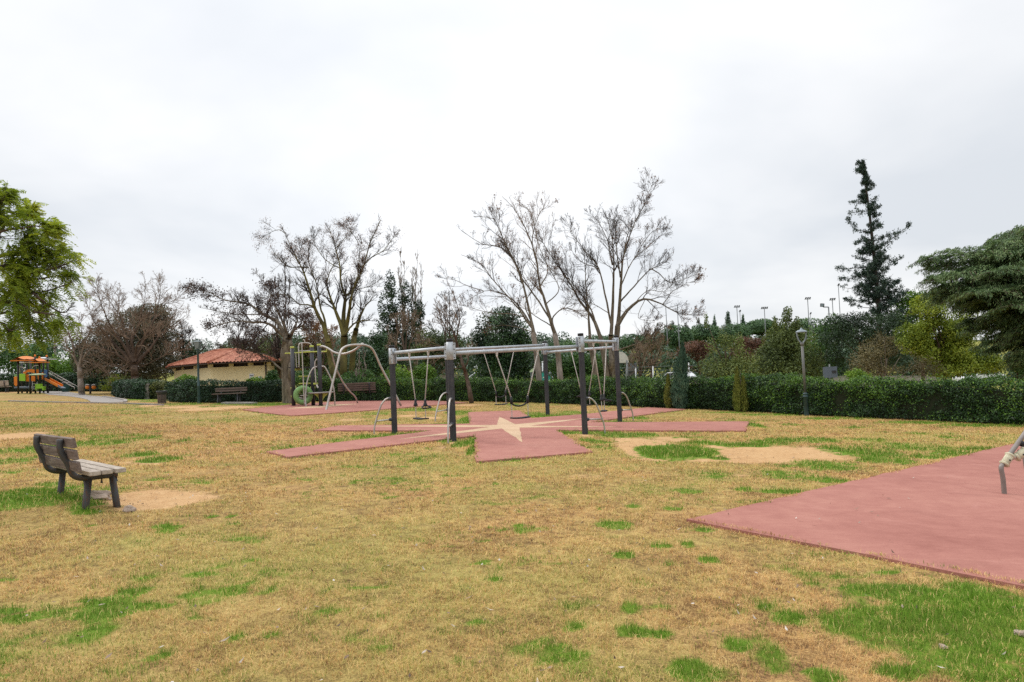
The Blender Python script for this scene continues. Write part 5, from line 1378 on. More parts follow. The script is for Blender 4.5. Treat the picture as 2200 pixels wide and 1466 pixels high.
hedge('hedge', 'brownish thinning hedge block next to the slatted basket', [at(313, 857.5), at(335, 857.5), at(352, 857.5)], .92, 1.2, 'hedge_olive', 330, .08, HG, 9, .09, .2)
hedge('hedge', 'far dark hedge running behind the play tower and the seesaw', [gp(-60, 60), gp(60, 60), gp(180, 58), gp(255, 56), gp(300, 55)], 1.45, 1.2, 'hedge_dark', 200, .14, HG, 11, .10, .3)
pb = at(317, 857.5); m = MB(); m.box(pb + Vector((0, -.05, .38)), (.20, .2, .85)); m.box(pb + Vector((0, -.05, .82)), (.26, .26, .06)); o = m.build('gate_post', 'concrete', None, .01, pb); tag(o, 'short pale concrete post between the two hedge blocks', 'post')

# ------------------------------------------------------------------ trees
def limb(pxs, D, rng, dd=0.0, K=14):
    C = catmull([(x, y, 0) for x, y in pxs], K - 1); w = rng.normal() * .12
    return np.array([tuple(pt(c.x, c.y, D + dd * (i / (K - 1)) ** 1.2 + w * math.sin(i * .9))) for i, c in enumerate(C)])
def bare_tree(name, label, trunks, limbs, D, bark, twig, leaf=None, seed=1, base=None, l1=9, l2=7, l3=5, len1=1.3, leaf_n=0, leaf_size=.09, leaf_sd=.07, up=.06, ang=.7, tw=.006, group=None, extra=None, dscale=1.0, leafprob=None, tmin=.25, rscale=.72, limb_bark=None):
    """trunks / limbs: (pixel polyline, start radius, end radius) traced at the distance D, each limb bending off in depth; finer shoots grow from them"""
    rng = np.random.default_rng(seed)
    b = base if base is not None else gp(trunks[0][0][0][0], D)
    root = thing(name, label, 'tree', b, group)
    K = 16; tp, tr = [], []
    for pxs, r0, r1 in trunks:
        p = limb(pxs, D, rng, 0.0, K); tp.append(p); tr.append(np.linspace(r0, r1, K))
    V, Fa = tubes_np(np.array(tp), np.array(tr), 9); np_obj('trunk', V, Fa, bark, root, smooth=True)
    lp, lr, LL = [], [], []
    for i, (pxs, r0, r1) in enumerate(limbs):
        dd = (rng.random() * 2 - 1) * 2.2 * dscale
        p = limb(pxs, D, rng, dd, K)
        # joined to the nearest stem already there
        every = np.concatenate(tp + lp); dist = np.hypot(every[:, 0] - p[0, 0], every[:, 2] - p[0, 2]); j = int(np.argmin(dist))
        dv = every[j] - p[0]; w_ = (1 - np.linspace(0, 1, K)) ** 1.5
        if dist[j] > 1.2: dv = dv * 0
        p[:, 1] += dv[1]; p[:, 0] += dv[0] * w_; p[:, 2] += dv[2] * w_
        t_ = 1 - np.linspace(0, 1, K); rr_ = (r1 + (r0 - r1) * t_ ** 1.25) * rscale + .003
        if j < len(tp) * K and j % K >= K - 4 and (pxs[0][1] - pxs[-1][1]) > 40:      # carries a stem on: no step in thickness
            rr_ = rr_ + max(0, tr[j // K][j % K] * .82 - rr_[0]) * t_ ** 3
        lp.append(p); lr.append(rr_)
    lp, lr = np.array(lp), np.array(lr); LL = np.linalg.norm(np.diff(lp, axis=1), axis=2).sum(1)
    lpw = lp + np.cumsum(rng.normal(size=lp.shape) * .012, 1)
    V, Fa = tubes_np(lpw, lr, 7); np_obj('limbs', V, Fa, limb_bark or bark, root, smooth=True)
    per = np.maximum(2, np.round(l1 * LL / LL.mean())).astype(int)
    S, d, L, r, ix = kids(rng, lpw, lr, per, tmin, ang, 1.0, np.full(len(lp), len1), .98, .12, .55)
    r = np.clip(r, tw * 1.5, .05); p1, r1 = grow(rng, S, d, L, r, np.full(len(S), tw * 1.1), 9, .16, up)
    # tips of the limbs carry on as shoots too
    S2, d2, L2, r2, _ = kids(rng, p1, r1, l2, .15, ang, .50, L, 1.0, .14, .65)
    p2, q2 = grow(rng, S2, d2, L2, np.clip(r2, tw, .02), np.full(len(S2), tw * .8), 6, .18, up)
    S3, d3, L3, r3, _ = kids(rng, p2, q2, l3, .2, ang, .48, L2, 1.0, .12, .7)
    p3, q3 = grow(rng, S3, d3, L3, np.full(len(S3), tw * .75), np.full(len(S3), tw * .5), 4, .18, up)
    parts = []
    o = 0; Vs, Fs = [], []
    for p, q, n in ((p1, r1, 5), (p2, q2, 4), (p3, q3, 3)):
        v, f = tubes_np(p, q, n); Vs.append(v); Fs.append(f + o); o += len(v)
    np_obj('twigs', np.concatenate(Vs), np.concatenate(Fs), twig, root)
    if leaf and leaf_n:
        tips = np.concatenate([p3[:, -1], p2[:, -1]]); prob = vn3(tips[:, 0] * .7, tips[:, 1] * .7, tips[:, 2] * .7, seed) + .25 * (rng.random(len(tips)) - .5)
        if leafprob is not None: prob = prob * leafprob(tips)
        tips = tips[prob > .47]; tips = tips[rng.permutation(len(tips))[:max(1, leaf_n // 5)]]
        k = max(1, leaf_n // max(1, len(tips))); C = np.repeat(tips, k, 0) + rng.normal(size=(len(tips) * k, 3)) * leaf_sd - np.array([0, 0, leaf_sd * .6])
        V, Fa, T = leaves(rng, C, leaf_size, leaf_size * .5, np.tile([0, 0, -.5], (len(C), 1)))
        np_obj('foliage', V, Fa, leaf, root, T)
    return root
M['leaf_brown'] = leafm('leaf_brown', (0.05, 0.028, 0.020), (0.115, 0.060, 0.040), (0.22, 0.115, 0.055), 0.2)
M['leaf_purple'] = leafm('leaf_purple', (0.022, 0.016, 0.018), (0.050, 0.034, 0.034), (0.095, 0.060, 0.050), 0.2)
M['leaf_rust'] = leafm('leaf_rust', (0.06, 0.030, 0.018), (0.14, 0.070, 0.035), (0.23, 0.12, 0.055), 0.2)
Z3 = lambda l: [(340 + x / 4.31, 560 + y / 4.31) for x, y in l]
Z7 = lambda l: [(560 + x / 4.0725, 440 + y / 4.0725) for x, y in l]
Z8 = lambda l: [(940 + x / 2.933, 360 + y / 2.933) for x, y in l]
# the leaning tree in front of the house
TB = at(617, 866.5)
bare_tree('bare_tree', 'low broad tree with furrowed trunk, arching limbs and withered purple leaves before the house',
    [(Z3([(1196, 1345), (1192, 1250), (1187, 1130), (1180, 1000), (1190, 880), (1192, 740)]), .24, .17), (Z3([(1180, 1040), (1150, 900), (1165, 780), (1185, 700)]), .10, .11), (Z3([(1222, 1100), (1225, 900), (1222, 760), (1215, 700)]), .12, .10)],
    [(Z3([(1190, 740), (1110, 660), (1040, 600), (950, 575), (860, 580), (760, 570), (640, 585), (520, 620), (440, 660)]), .13, .015),
     (Z3([(1185, 740), (1140, 650), (1090, 560), (1000, 520), (900, 450), (820, 395), (700, 375), (570, 345), (480, 290), (350, 250), (230, 215)]), .13, .012),
     (Z3([(1195, 720), (1240, 640), (1330, 600), (1370, 540), (1400, 480)]), .10, .02), (Z3([(1210, 700), (1255, 610), (1285, 540), (1260, 500), (1210, 460)]), .09, .04),
     (Z3([(1165, 1040), (1100, 970), (1040, 920), (960, 860), (860, 800), (740, 770)]), .09, .015), (Z3([(1150, 960), (1060, 900), (940, 850), (840, 850), (700, 900)]), .05, .01),
     (Z3([(1180, 760), (1120, 690), (1030, 690), (950, 740), (840, 760), (700, 790)]), .06, .01), (Z3([(900, 455), (800, 470), (650, 480), (520, 470), (380, 440)]), .05, .01),
     (Z3([(570, 345), (600, 360), (655, 330), (660, 280)]), .04, .02), (Z3([(1090, 560), (1010, 500), (960, 420), (900, 360)]), .05, .01), (Z3([(1200, 720), (1130, 560), (1080, 430), (1000, 250), (890, 110)]), .05, .008)],
    TB.y, 'bark_grey', 'twig', 'leaf_purple', 21, TB, 17, 9, 5, .95, 9000, .085, .12, .03, .8, .005, rscale=.62)
BG2 = 'bare trees behind the hedge'
DB = 38.0
bare_tree('bare_tree', 'tall three trunk bare tree with rusty seed clusters behind the climbing frame',
    [([(739, 866), (738, 800), (739.5, 722)] , .21, .19), ([(728, 866), (722, 820), (714, 790), (705, 735)], .19, .17), ([(757, 866), (756, 800), (760, 735), (765, 708)], .17, .14)],
    [(Z7([(735, 1150), (722, 1040), (720, 950), (730, 860), (740, 800), (800, 750), (850, 650), (900, 500), (940, 350), (1000, 220), (1045, 135)]), .17, .02),
     (Z7([(735, 810), (700, 700), (690, 560), (660, 430), (640, 320), (600, 210)]), .12, .018), (Z7([(895, 520), (950, 460), (1010, 430), (1080, 390), (1150, 300), (1190, 250)]), .07, .012),
     (Z7([(725, 1120), (690, 1000), (650, 900), (610, 790), (580, 680), (610, 570), (660, 490), (700, 440)]), .11, .015), (Z7([(745, 1120), (770, 980), (790, 850), (820, 720), (860, 600), (860, 450), (880, 300)]), .10, .015),
     (Z7([(592, 1180), (550, 1040), (480, 900), (440, 760), (400, 620), (370, 540), (310, 430), (250, 310), (195, 195)]), .16, .016), (Z7([(600, 1150), (580, 1020), (540, 930), (505, 790), (480, 680), (430, 570), (400, 450), (420, 330)]), .12, .015),
     (Z7([(480, 905), (420, 885), (340, 875), (285, 820), (220, 780), (150, 700)]), .08, .014), (Z7([(290, 825), (200, 825), (90, 845)]), .05, .02), (Z7([(370, 550), (290, 540), (200, 540), (130, 480), (60, 400)]), .07, .012),
     (Z7([(250, 310), (180, 260), (90, 300), (40, 350)]), .03, .008), (Z7([(345, 500), (300, 380), (330, 300)]), .04, .01), (Z7([(740, 1140), (800, 1060), (870, 1030), (980, 1025)]), .11, .05),
     (Z7([(840, 1080), (880, 970), (930, 880), (985, 830), (1010, 770)]), .09, .012), (Z7([(800, 760), (880, 720), (960, 700), (1060, 640)]), .05, .01), (Z7([(690, 560), (600, 520), (520, 450), (450, 330), (430, 230)]), .05, .01), (Z7([(640, 330), (700, 240), (730, 190)]), .03, .008), (Z7([(930, 400), (870, 300), (840, 220)]), .03, .008), (Z7([(440, 770), (340, 720), (260, 690), (200, 730)]), .04, .008)],
    DB, 'bark_moss', 'twig', 'leaf_brown', 22, gp(738, DB), 20, 9, 5, 1.25, 7000, .06, .13, .06, .7, .0045, BG2, None, 1.0, lambda t: np.clip((t[:, 2] - 4.5) / 3.5, 0.2, 1.25), rscale=.55)
DC = 36.5
bare_tree('bare_tree', 'bare tree with a slender pale trunk and limbs leaning towards the round evergreen',
    [([(1161, 868), (1159, 827), (1155, 780), (1151, 752), (1146, 715)], .16, .13)],
    [(Z8([(605, 1040), (600, 1000), (580, 930), (540, 750), (510, 640), (450, 550), (380, 490), (280, 480), (150, 395)]), .11, .012), (Z8([(595, 1020), (560, 960), (520, 890), (440, 800), (350, 690), (280, 590), (160, 535)]), .09, .010),
     (Z8([(585, 1000), (530, 910), (470, 840), (380, 790), (290, 780), (160, 850)]), .08, .010), (Z8([(540, 750), (500, 620), (430, 480), (380, 370), (340, 310), (220, 295)]), .06, .008), (Z8([(500, 1000), (440, 960), (330, 940), (230, 900), (130, 870)]), .05, .008),
     (Z8([(590, 980), (560, 860), (620, 740), (640, 620)]), .05, .01), (Z8([(290, 780), (200, 740), (100, 700), (40, 690)]), .035, .008), (Z8([(590, 1050), (500, 1010), (400, 1000), (300, 1010)]), .04, .008)],
    DC, 'bark_pale', 'twig', 'leaf_brown', 23, gp(1160, DC), 14, 8, 4, 1.7, 1200, .075, .06, .06, .62, .0045, BG2, rscale=.62, limb_bark='bark_grey')
bare_tree('bare_tree', 'bare tree with a straight brown trunk and upswept limbs carrying seed heads',
    [([(1207, 872), (1204, 817), (1199, 762), (1192, 718)], .17, .14)],
    [(Z8([(740, 1060), (710, 960), (680, 850), (640, 730), (620, 570), (560, 400), (480, 250), (410, 175)]), .13, .010), (Z8([(630, 640), (600, 480), (640, 300), (690, 240)]), .06, .008), (Z8([(705, 960), (600, 800), (520, 690), (480, 590), (420, 480), (345, 195)]), .08, .008),
     (Z8([(740, 1000), (740, 940), (800, 890), (870, 900), (960, 960)]), .07, .02), (Z8([(650, 760), (700, 640), (640, 480), (600, 290), (480, 185)]), .05, .008), (Z8([(680, 850), (760, 760), (700, 600), (740, 290)]), .05, .008), (Z8([(735, 1020), (640, 960), (560, 900), (450, 860)]), .05, .008)],
    DC + .6, 'bark_pale', 'twig_brown', 'leaf_brown', 24, gp(1206, DC + .6), 14, 8, 4, 1.7, 1600, .075, .06, .07, .6, .0045, BG2, rscale=.62, limb_bark='bark_grey')
DF = 37.5
bare_tree('bare_tree', 'wide fan shaped bare tree with many grey stems and one tall leader twig',
    [([(1284, 872), (1281, 813), (1272, 760), (1267, 735)], .14, .12), ([(1304, 872), (1303, 800), (1291, 730)], .17, .14), ([(1321, 872), (1320, 800), (1327, 700)], .18, .15), ([(1312, 872), (1313, 790), (1312, 720)], .15, .13)],
    [(Z8([(1130, 1050), (1140, 900), (1150, 700), (1170, 550), (1240, 350), (1285, 260), (1298, 215)]), .13, .008), (Z8([(1290, 240), (1299, 205), (1305, 168)]), .018, .008), (Z8([(1092, 1060), (1095, 800), (1100, 600), (1090, 450), (1060, 320)]), .12, .012), (Z8([(1030, 1060), (980, 930), (900, 830), (820, 700), (740, 590), (670, 480), (640, 420)]), .13, .010),
     (Z8([(1140, 990), (1220, 880), (1310, 830), (1400, 855), (1500, 910), (1590, 935), (1690, 865)]), .11, .010), (Z8([(1145, 860), (1230, 760), (1330, 650), (1400, 620), (1475, 555)]), .09, .010), (Z8([(1330, 655), (1380, 690), (1440, 740), (1540, 720), (1620, 690)]), .06, .008),
     (Z8([(1060, 1000), (1030, 800), (1000, 650), (940, 560), (860, 450), (790, 320)]), .11, .010), (Z8([(960, 1030), (930, 890), (870, 780), (800, 690), (720, 650), (650, 560)]), .09, .010), (Z8([(1160, 760), (1200, 650), (1250, 560), (1340, 420), (1400, 400)]), .07, .010),
     (Z8([(970, 1120), (950, 900), (930, 700), (920, 520)]), .09, .02), (Z8([(1250, 560), (1330, 500), (1420, 430), (1470, 435)]), .04, .008), (Z8([(1100, 620), (1060, 480), (1000, 380), (945, 325)]), .06, .008), (Z8([(1150, 700), (1120, 520), (1110, 400), (1100, 280)]), .07, .008), (Z8([(1170, 560), (1190, 420), (1195, 280)]), .05, .008),
     (Z8([(1165, 1150), (1260, 1110), (1350, 1065), (1420, 1000)]), .09, .03), (Z8([(1000, 650), (900, 600), (830, 520)]), .05, .008), (Z8([(1400, 850), (1460, 780), (1540, 740), (1600, 720)]), .04, .008), (Z8([(1240, 860), (1320, 780), (1420, 790), (1520, 700)]), .04, .008), (Z8([(1300, 860), (1260, 960), (1360, 970)]), .03, .008), (Z8([(1050, 900), (960, 850), (860, 840), (780, 790)]), .04, .008)],
    DF, 'bark_grey', 'twig', 'leaf_brown', 25, gp(1305, DF), 17, 9, 5, 1.55, 2800, .075, .07, .07, .62, .0045, BG2, rscale=.5)
bare_tree('bare_tree', 'thin reddish bare tree leaning out of the hedge between the swings',
    [([(1013, 866), (1008, 835), (1000, 800), (995, 785), (988, 760), (975, 715)], .12, .05)], [([(997, 795), (1003, 780), (1008, 760), (1016, 735)], .05, .012), ([(992, 790), (975, 793), (955, 790)], .035, .015), ([(984, 745), (965, 720), (950, 690), (930, 640)], .05, .01), ([(978, 725), (985, 690), (980, 650), (960, 600)], .045, .008), ([(985, 752), (960, 748), (930, 745), (900, 735)], .035, .008), ([(975, 715), (960, 680), (955, 640)], .04, .008), ([(990, 770), (970, 760), (950, 762), (925, 772)], .03, .008)],
    33.6, 'bark_brown', 'twig_brown', None, 26, at(1013, 864), 9, 6, 3, 1.0, tw=.005)
bare_tree('bare_tree', 'bare brown crowned tree with a pale straight trunk beside the far path',
    [([(176, 851), (174, 830), (172, 807), (171, 788)], .22, .15)], [([(171, 792), (162, 770), (158, 740), (150, 720), (142, 700)], .12, .01), ([(172, 792), (180, 770), (195, 750), (230, 728), (262, 720)], .12, .01), ([(173, 792), (188, 778), (215, 765), (260, 755), (290, 752)], .09, .01), ([(172, 790), (176, 760), (186, 730), (200, 700), (215, 670)], .10, .01), ([(165, 775), (150, 755), (140, 735), (122, 718)], .06, .01), ([(180, 772), (210, 785), (250, 790), (280, 800)], .06, .008), ([(195, 750), (225, 760), (260, 775), (300, 780)], .06, .008), ([(172, 780), (168, 745), (175, 715), (170, 690)], .07, .008)],
    48, 'bark_pale', 'twig_brown', None, 27, at(175, 845.5), 15, 7, 5, 1.9, tw=.007, up=.02, rscale=.5)
bare_tree('bare_tree', 'sprawling bare tree with brown tangled twigs over a dense dark evergreen',
    [([(291, 830), (289, 800), (288, 775)], .26, .2)], [([(288, 780), (282, 740), (300, 690), (312, 640), (310, 590)], .14, .01), ([(288, 780), (262, 740), (235, 700), (215, 650), (205, 600)], .13, .01), ([(288, 785), (250, 760), (215, 745), (180, 740)], .10, .008), ([(288, 785), (320, 750), (345, 715), (380, 690), (405, 670)], .12, .008), ([(288, 780), (310, 730), (335, 680), (345, 630), (340, 600)], .12, .008), ([(288, 780), (270, 720), (258, 670), (262, 620)], .11, .008), ([(289, 790), (330, 775), (365, 755), (400, 745)], .09, .008), ([(288, 782), (240, 735), (200, 690), (182, 640)], .09, .008), ([(289, 790), (250, 785), (215, 780), (180, 790)], .08, .008), ([(289, 782), (296, 740), (320, 720), (350, 700)], .07, .008), ([(289, 782), (280, 730), (240, 720), (205, 720)], .07, .008), ([(300, 690), (330, 660), (370, 640), (400, 610)], .05, .008), ([(282, 740), (262, 690), (228, 640), (192, 605)], .06, .008)],
    47, 'bark_brown', 'twig_brown', None, 28, gp(291, 47), 20, 8, 5, 1.8, tw=.007, up=.04, rscale=.45)
for i, (px, tops, D, lab, pal) in enumerate((
        (878, [(860, 540), (856, 580), (868, 560)], 56, 'narrow bare poplar beside the dark conifer', 'twig_pale'), (893, [(898, 535), (905, 560), (888, 580), (884, 600)], 55, 'taller narrow bare poplar with pale upswept twigs', 'twig_pale'),
        (602, [(590, 590), (612, 560), (600, 600), (622, 600), (582, 640)], 46, 'narrow bare poplar rising behind the leaning tree', 'twig'), (778, [(775, 760), (785, 748), (768, 770)], 37.2, 'small bare shrub tree of pale stems above the hedge', 'twig_pale'))):
    base = gp(px, D); bp = (px, base_py) if False else None
    # foot of the column as seen from the camera
    lo, hi = pt(px, 800, D), pt(px, 900, D); foot = 800 + 100 * (float(gz(px and base.x, D)) - lo.z) / (hi.z - lo.z)
    mid = (px, foot - 30)
    bare_tree('poplar_tree' if i < 3 else 'bare_shrub', lab, [([(px, foot), (px - .5, foot - 20), mid], .16 if i < 3 else .05, .12 if i < 3 else .04)], [([mid, ((px + tx) / 2 + (4 if j % 2 else -4), (foot * .45 + ty * .55)), (tx, ty)], .07 if i < 3 else .03, .008) for j, (tx, ty) in enumerate(tops)],
        D, 'bark_pale', pal, None, 40 + i, base, 34 if i < 3 else 12, 7, 3, 1.25 if i < 3 else .5, ang=.26, up=.14, tw=.0095, dscale=.4, tmin=.05)
def scatter_bare(name, label, px, top, w, D, seed, pal='twig_brown', l1=12, bark='bark_brown', leaf=None, leaf_n=0, leaf_size=.1):
    b = gp(px, D); lo, hi = pt(px, 800, D), pt(px, 900, D); foot = 800 + 100 * (b.z - lo.z) / (hi.z - lo.z); rng = random.Random(seed); h = foot - top
    fork = foot - h * .32; L = []
    for k in range(8):
        u = (k + .5) / 8 * 2 - 1; tx = px + u * w; ty = top + abs(u) ** 1.6 * h * .5 + rng.uniform(0, .12) * h
        L.append(([(px, fork), (px + u * w * .35 + rng.uniform(-4, 4), fork - (fork - ty) * .45), (px + u * w * .75, fork - (fork - ty) * .8), (tx, ty)], .07, .008))
    bare_tree(name, label, [([(px, foot), (px + 1, foot - h * .15), (px, fork)], .15, .11)], L, D, bark, pal, leaf, seed, b, l1, 7, 4, 1.4, leaf_n=leaf_n, leaf_size=leaf_size, tw=.009)
scatter_bare('bare_tree', 'brown bare tree filling the gap behind the two thin poplars', 872, 655, 62, 50, 61)
scatter_bare('bare_tree', 'grey brown bare tree behind the thin leaning one', 960, 618, 56, 54, 62, 'twig')
scatter_bare('bare_tree', 'small bare tree on the roof side of the arching tree', 520, 690, 70, 50, 63, 'twig')
scatter_bare('bare_tree', 'bare brown tree beyond the fan shaped tree and the kiosk', 1400, 700, 44, 55, 64)
scatter_bare('bare_tree', 'grey bare tree behind the sprawling tangled one', 395, 690, 46, 56, 65, 'twig')
scatter_bare('bare_tree', 'brown tree with dry leaves low behind the tall three trunk tree', 690, 690, 46, 44, 66, 'twig_brown', 10, 'bark_brown', 'leaf_rust', 2500, .10)
scatter_bare('bare_tree', 'bare brownish tree with a sloping trunk beyond the wire fence', 1376, 735, 30, 51, 67, 'twig_brown', 8)

# evergreen crowns made of leaf clumps
M['ev_dark'] = leafm('evergreen_dark', (0.008, 0.018, 0.008), (0.022, 0.046, 0.018), (0.055, 0.095, 0.030), 0.12, g=1.15)
M['ev_round'] = leafm('evergreen_round', (0.007, 0.020, 0.009), (0.022, 0.055, 0.018), (0.055, 0.115, 0.032), 0.12, 0.42, 0.4)
M['ev_olive'] = leafm('evergreen_olive', (0.026, 0.038, 0.013), (0.072, 0.098, 0.028), (0.14, 0.17, 0.048), 0.2)
M['brown_dome'] = leafm('brown_dome', (0.036, 0.037, 0.024), (0.078, 0.075, 0.048), (0.125, 0.120, 0.073), 0.15)
M['ev_pine'] = leafm('pine_green', (0.020, 0.042, 0.020), (0.055, 0.105, 0.045), (0.105, 0.165, 0.070), 0.12)
M['ev_bluegreen'] = leafm('cypress_blue', (0.020, 0.042, 0.030), (0.048, 0.095, 0.062), (0.095, 0.15, 0.095), 0.12)
M['ev_goldgreen'] = leafm('cypress_gold', (0.050, 0.060, 0.012), (0.12, 0.135, 0.028), (0.20, 0.20, 0.05), 0.15)
M['ev_brown'] = leafm('shrub_brown', (0.045, 0.038, 0.018), (0.10, 0.085, 0.040), (0.17, 0.145, 0.07), 0.15)
M['yellow_leaf'] = leafm('yellow_leaf', (0.050, 0.078, 0.010), (0.135, 0.180, 0.020), (0.27, 0.30, 0.042), 0.3)
M['fresh_leaf'] = leafm('fresh_leaf', (0.030, 0.070, 0.010), (0.085, 0.16, 0.020), (0.19, 0.27, 0.035), 0.28)
M['mid_green'] = leafm('mid_green', (0.014, 0.038, 0.010), (0.045, 0.10, 0.022), (0.10, 0.175, 0.04), 0.2)
M['far_green'] = leafm('far_green', (0.030, 0.052, 0.034), (0.055, 0.092, 0.055), (0.095, 0.135, 0.080), 0.1)
M['far_grey'] = leafm('far_grey', (0.075, 0.080, 0.075), (0.12, 0.125, 0.11), (0.18, 0.18, 0.155), 0.1)
M['red_brown'] = leafm('red_brown', (0.045, 0.022, 0.016), (0.10, 0.050, 0.034), (0.155, 0.085, 0.056), 0.2)
M['feather'] = leafm('feather_leaf', (0.070, 0.112, 0.016), (0.195, 0.245, 0.026), (0.38, 0.385, 0.045), 0.55)
M['conifer'] = leafm('conifer_needles', (0.010, 0.020, 0.016), (0.022, 0.042, 0.032), (0.048, 0.075, 0.050), 0.1)
M['cedar'] = leafm('cedar_needles', (0.017, 0.036, 0.013), (0.054, 0.095, 0.034), (0.14, 0.19, 0.075), 0.15)
def clump_tree(name, label, cat, D, clumps, trunk, n, size, mat, seed, group=None, thr=.42, fr=1.3, asp=.55, bark='bark_brown', updir=0.0, deep=.8, inner=.35, light=0.0, shellness=.35, hang=None):
    """clumps: (px, py, rx, ry) ellipses of the photo at distance D; each becomes an ellipsoid with its own depth"""
    rng = np.random.default_rng(seed); b = gp(trunk, D); root = thing(name, label, cat, b, group); k = D / F
    cs = []
    for i, (px, py, rx, ry) in enumerate(clumps):
        dd = (rng.random() - .5) * rx * k * .9 if len(clumps) > 1 else 0.0
        c = pt(px, py, D); cs.append((np.array([c.x, c.y + dd, c.z]), np.array([rx * k, max(rx, ry * .7) * k * deep, ry * k])))
    m = MB(); top = cs[0][0]
    tz = np.mean([c[0][2] for c in cs]); tx = np.mean([c[0][0] for c in cs]); T3 = Vector((lerp(b.x, tx, .6), D, tz))
    tr = max(.04, .018 * (T3.z - b.z) + .03)
    m.tube(catmull([b - Vector((0, 0, .1)), b.lerp(T3, .5) + Vector((.1 * tr, 0, 0)), T3], 10), [tr * (1 - .06 * i) for i in range(11)], 8)
    for c, r in cs[:14]: m.tube([b.lerp(T3, .35 + .5 * rng.random()), Vector(c)], [tr * .45, tr * .12], 6)
    m.build('trunk', bark, root)
    vol = np.array([r[0] * r[2] for _, r in cs]); vol = vol / vol.sum(); parts = []
    for (c, r), v in zip(cs, vol):
        N = int(n * v) + 20
        u = unit(rng.normal(size=(N, 3))); rad = np.where(rng.random(N) < inner, rng.random(N) ** .5 * .8, 1 - shellness * rng.random(N) ** 1.6)
        lump = 1 + .38 * (vn3(u[:, 0] * 2.2 + c[0], u[:, 1] * 2.2 + c[1], u[:, 2] * 2.2 + c[2], seed) - .5) + .25 * (vn3(u[:, 0] * 5 + c[0], u[:, 1] * 5, u[:, 2] * 5 + c[2], seed + 2) - .5)
        C = c + u * r * (rad * lump)[:, None]
        keep = vn3(C[:, 0] * fr, C[:, 1] * fr, C[:, 2] * fr * 1.2, seed + 3) + .22 * (rng.random(N) - .5) > thr - .16 * (1 - rad)
        keep &= C[:, 2] > gz(C[:, 0], C[:, 1]) + .02
        C, u = C[keep], u[keep]; N = len(C)
        cl = vn3(C[:, 0] * fr * .8, C[:, 1] * fr * .8, C[:, 2] * fr * .9, seed + 6)
        T = np.clip(.42 + .18 * rng.normal(size=N) + .8 * (cl - .5) + light, 0, 1)
        ax = u * .6 + np.array([0, 0, updir])
        parts.append(leaves(rng, C, size, size * asp, ax, u * 1.0 + np.array([0, 0, .5]), 1.0, T))
    V, Fa, T = join(parts); np_obj('crown', V, Fa, mat, root, T)
    return root
EG = 'evergreens beyond the hedge'
def ct(name, label, D, clumps, trunk, n, size, mat, seed, cat='tree', **k): return clump_tree(name, label, cat, D, clumps, trunk, n, size, mat, seed, **k)
ct('evergreen_tree', 'dense dark round evergreen behind the middle swing beam', 41, [(1078, 730, 58, 62), (1050, 780, 46, 46), (1105, 780, 44, 48), (1080, 690, 30, 34), (1035, 745, 30, 40), (1118, 740, 28, 40), (1080, 800, 60, 40)], 1082, 26000, .15, 'ev_round', 71, thr=.36)
ct('evergreen_tree', 'dark ivy covered evergreen between the pale trunks behind the swings', 40, [(1225, 770, 26, 38), (1205, 795, 30, 30), (1245, 795, 30, 30), (1270, 790, 26, 34), (1300, 800, 26, 28)], 1230, 9000, .13, 'mid_green', 72)
ct('evergreen_tree', 'big dark olive evergreen inside the sprawling bare tree', 51, [(285, 720, 78, 60), (335, 705, 46, 52), (220, 750, 54, 52), (310, 682, 52, 32), (345, 760, 44, 50), (245, 770, 66, 40), (310, 785, 60, 40), (190, 770, 30, 40)], 290, 48000, .15, 'brown_dome', 73, thr=.30)
ct('conifer_tree', 'dark ragged conifer behind the tall three trunk tree', 53, [(838, 620, 14, 40), (835, 660, 26, 36), (845, 700, 38, 36), (850, 740, 48, 36), (872, 640, 18, 40), (885, 690, 28, 40), (880, 740, 40, 36), (900, 670, 14, 30)], 845, 13000, .17, 'ev_dark', 74, thr=.46, fr=1.6)
ct('evergreen_tree', 'dark evergreen mound behind the bent tube arches', 44, [(800, 770, 34, 44), (830, 785, 40, 36), (775, 790, 36, 34), (812, 730, 22, 30), (860, 790, 34, 30)], 810, 12000, .14, 'ev_round', 75)
ct('evergreen_tree', 'dark brown evergreen mass beside the double swing post', 46, [(925, 740, 34, 36), (950, 770, 34, 40), (905, 770, 34, 34), (975, 760, 26, 40)], 930, 9000, .15, 'ev_olive', 76, light=-.25)
ct('evergreen_tree', 'rounded brown green tree right behind the leaning trunk', 45, [(655, 730, 30, 32), (672, 760, 34, 32), (640, 765, 30, 30), (700, 775, 34, 30)], 656, 9000, .14, 'ev_olive', 77, light=-.1)
ct('evergreen_tree', 'dark shrubby evergreen at the end wall of the yellow house', 55, [(398, 760, 26, 32), (420, 775, 24, 26), (380, 785, 26, 26), (385, 735, 16, 24)], 398, 7000, .13, 'ev_dark', 78)
ct('evergreen_tree', 'evergreen tops over the ridge of the tiled roof', 56, [(545, 742, 44, 20), (590, 752, 40, 26), (500, 752, 36, 20), (620, 770, 30, 30)], 545, 6000, .17, 'ev_olive', 79, light=-.15)
SG = 'green shrubs rising over the hedges'
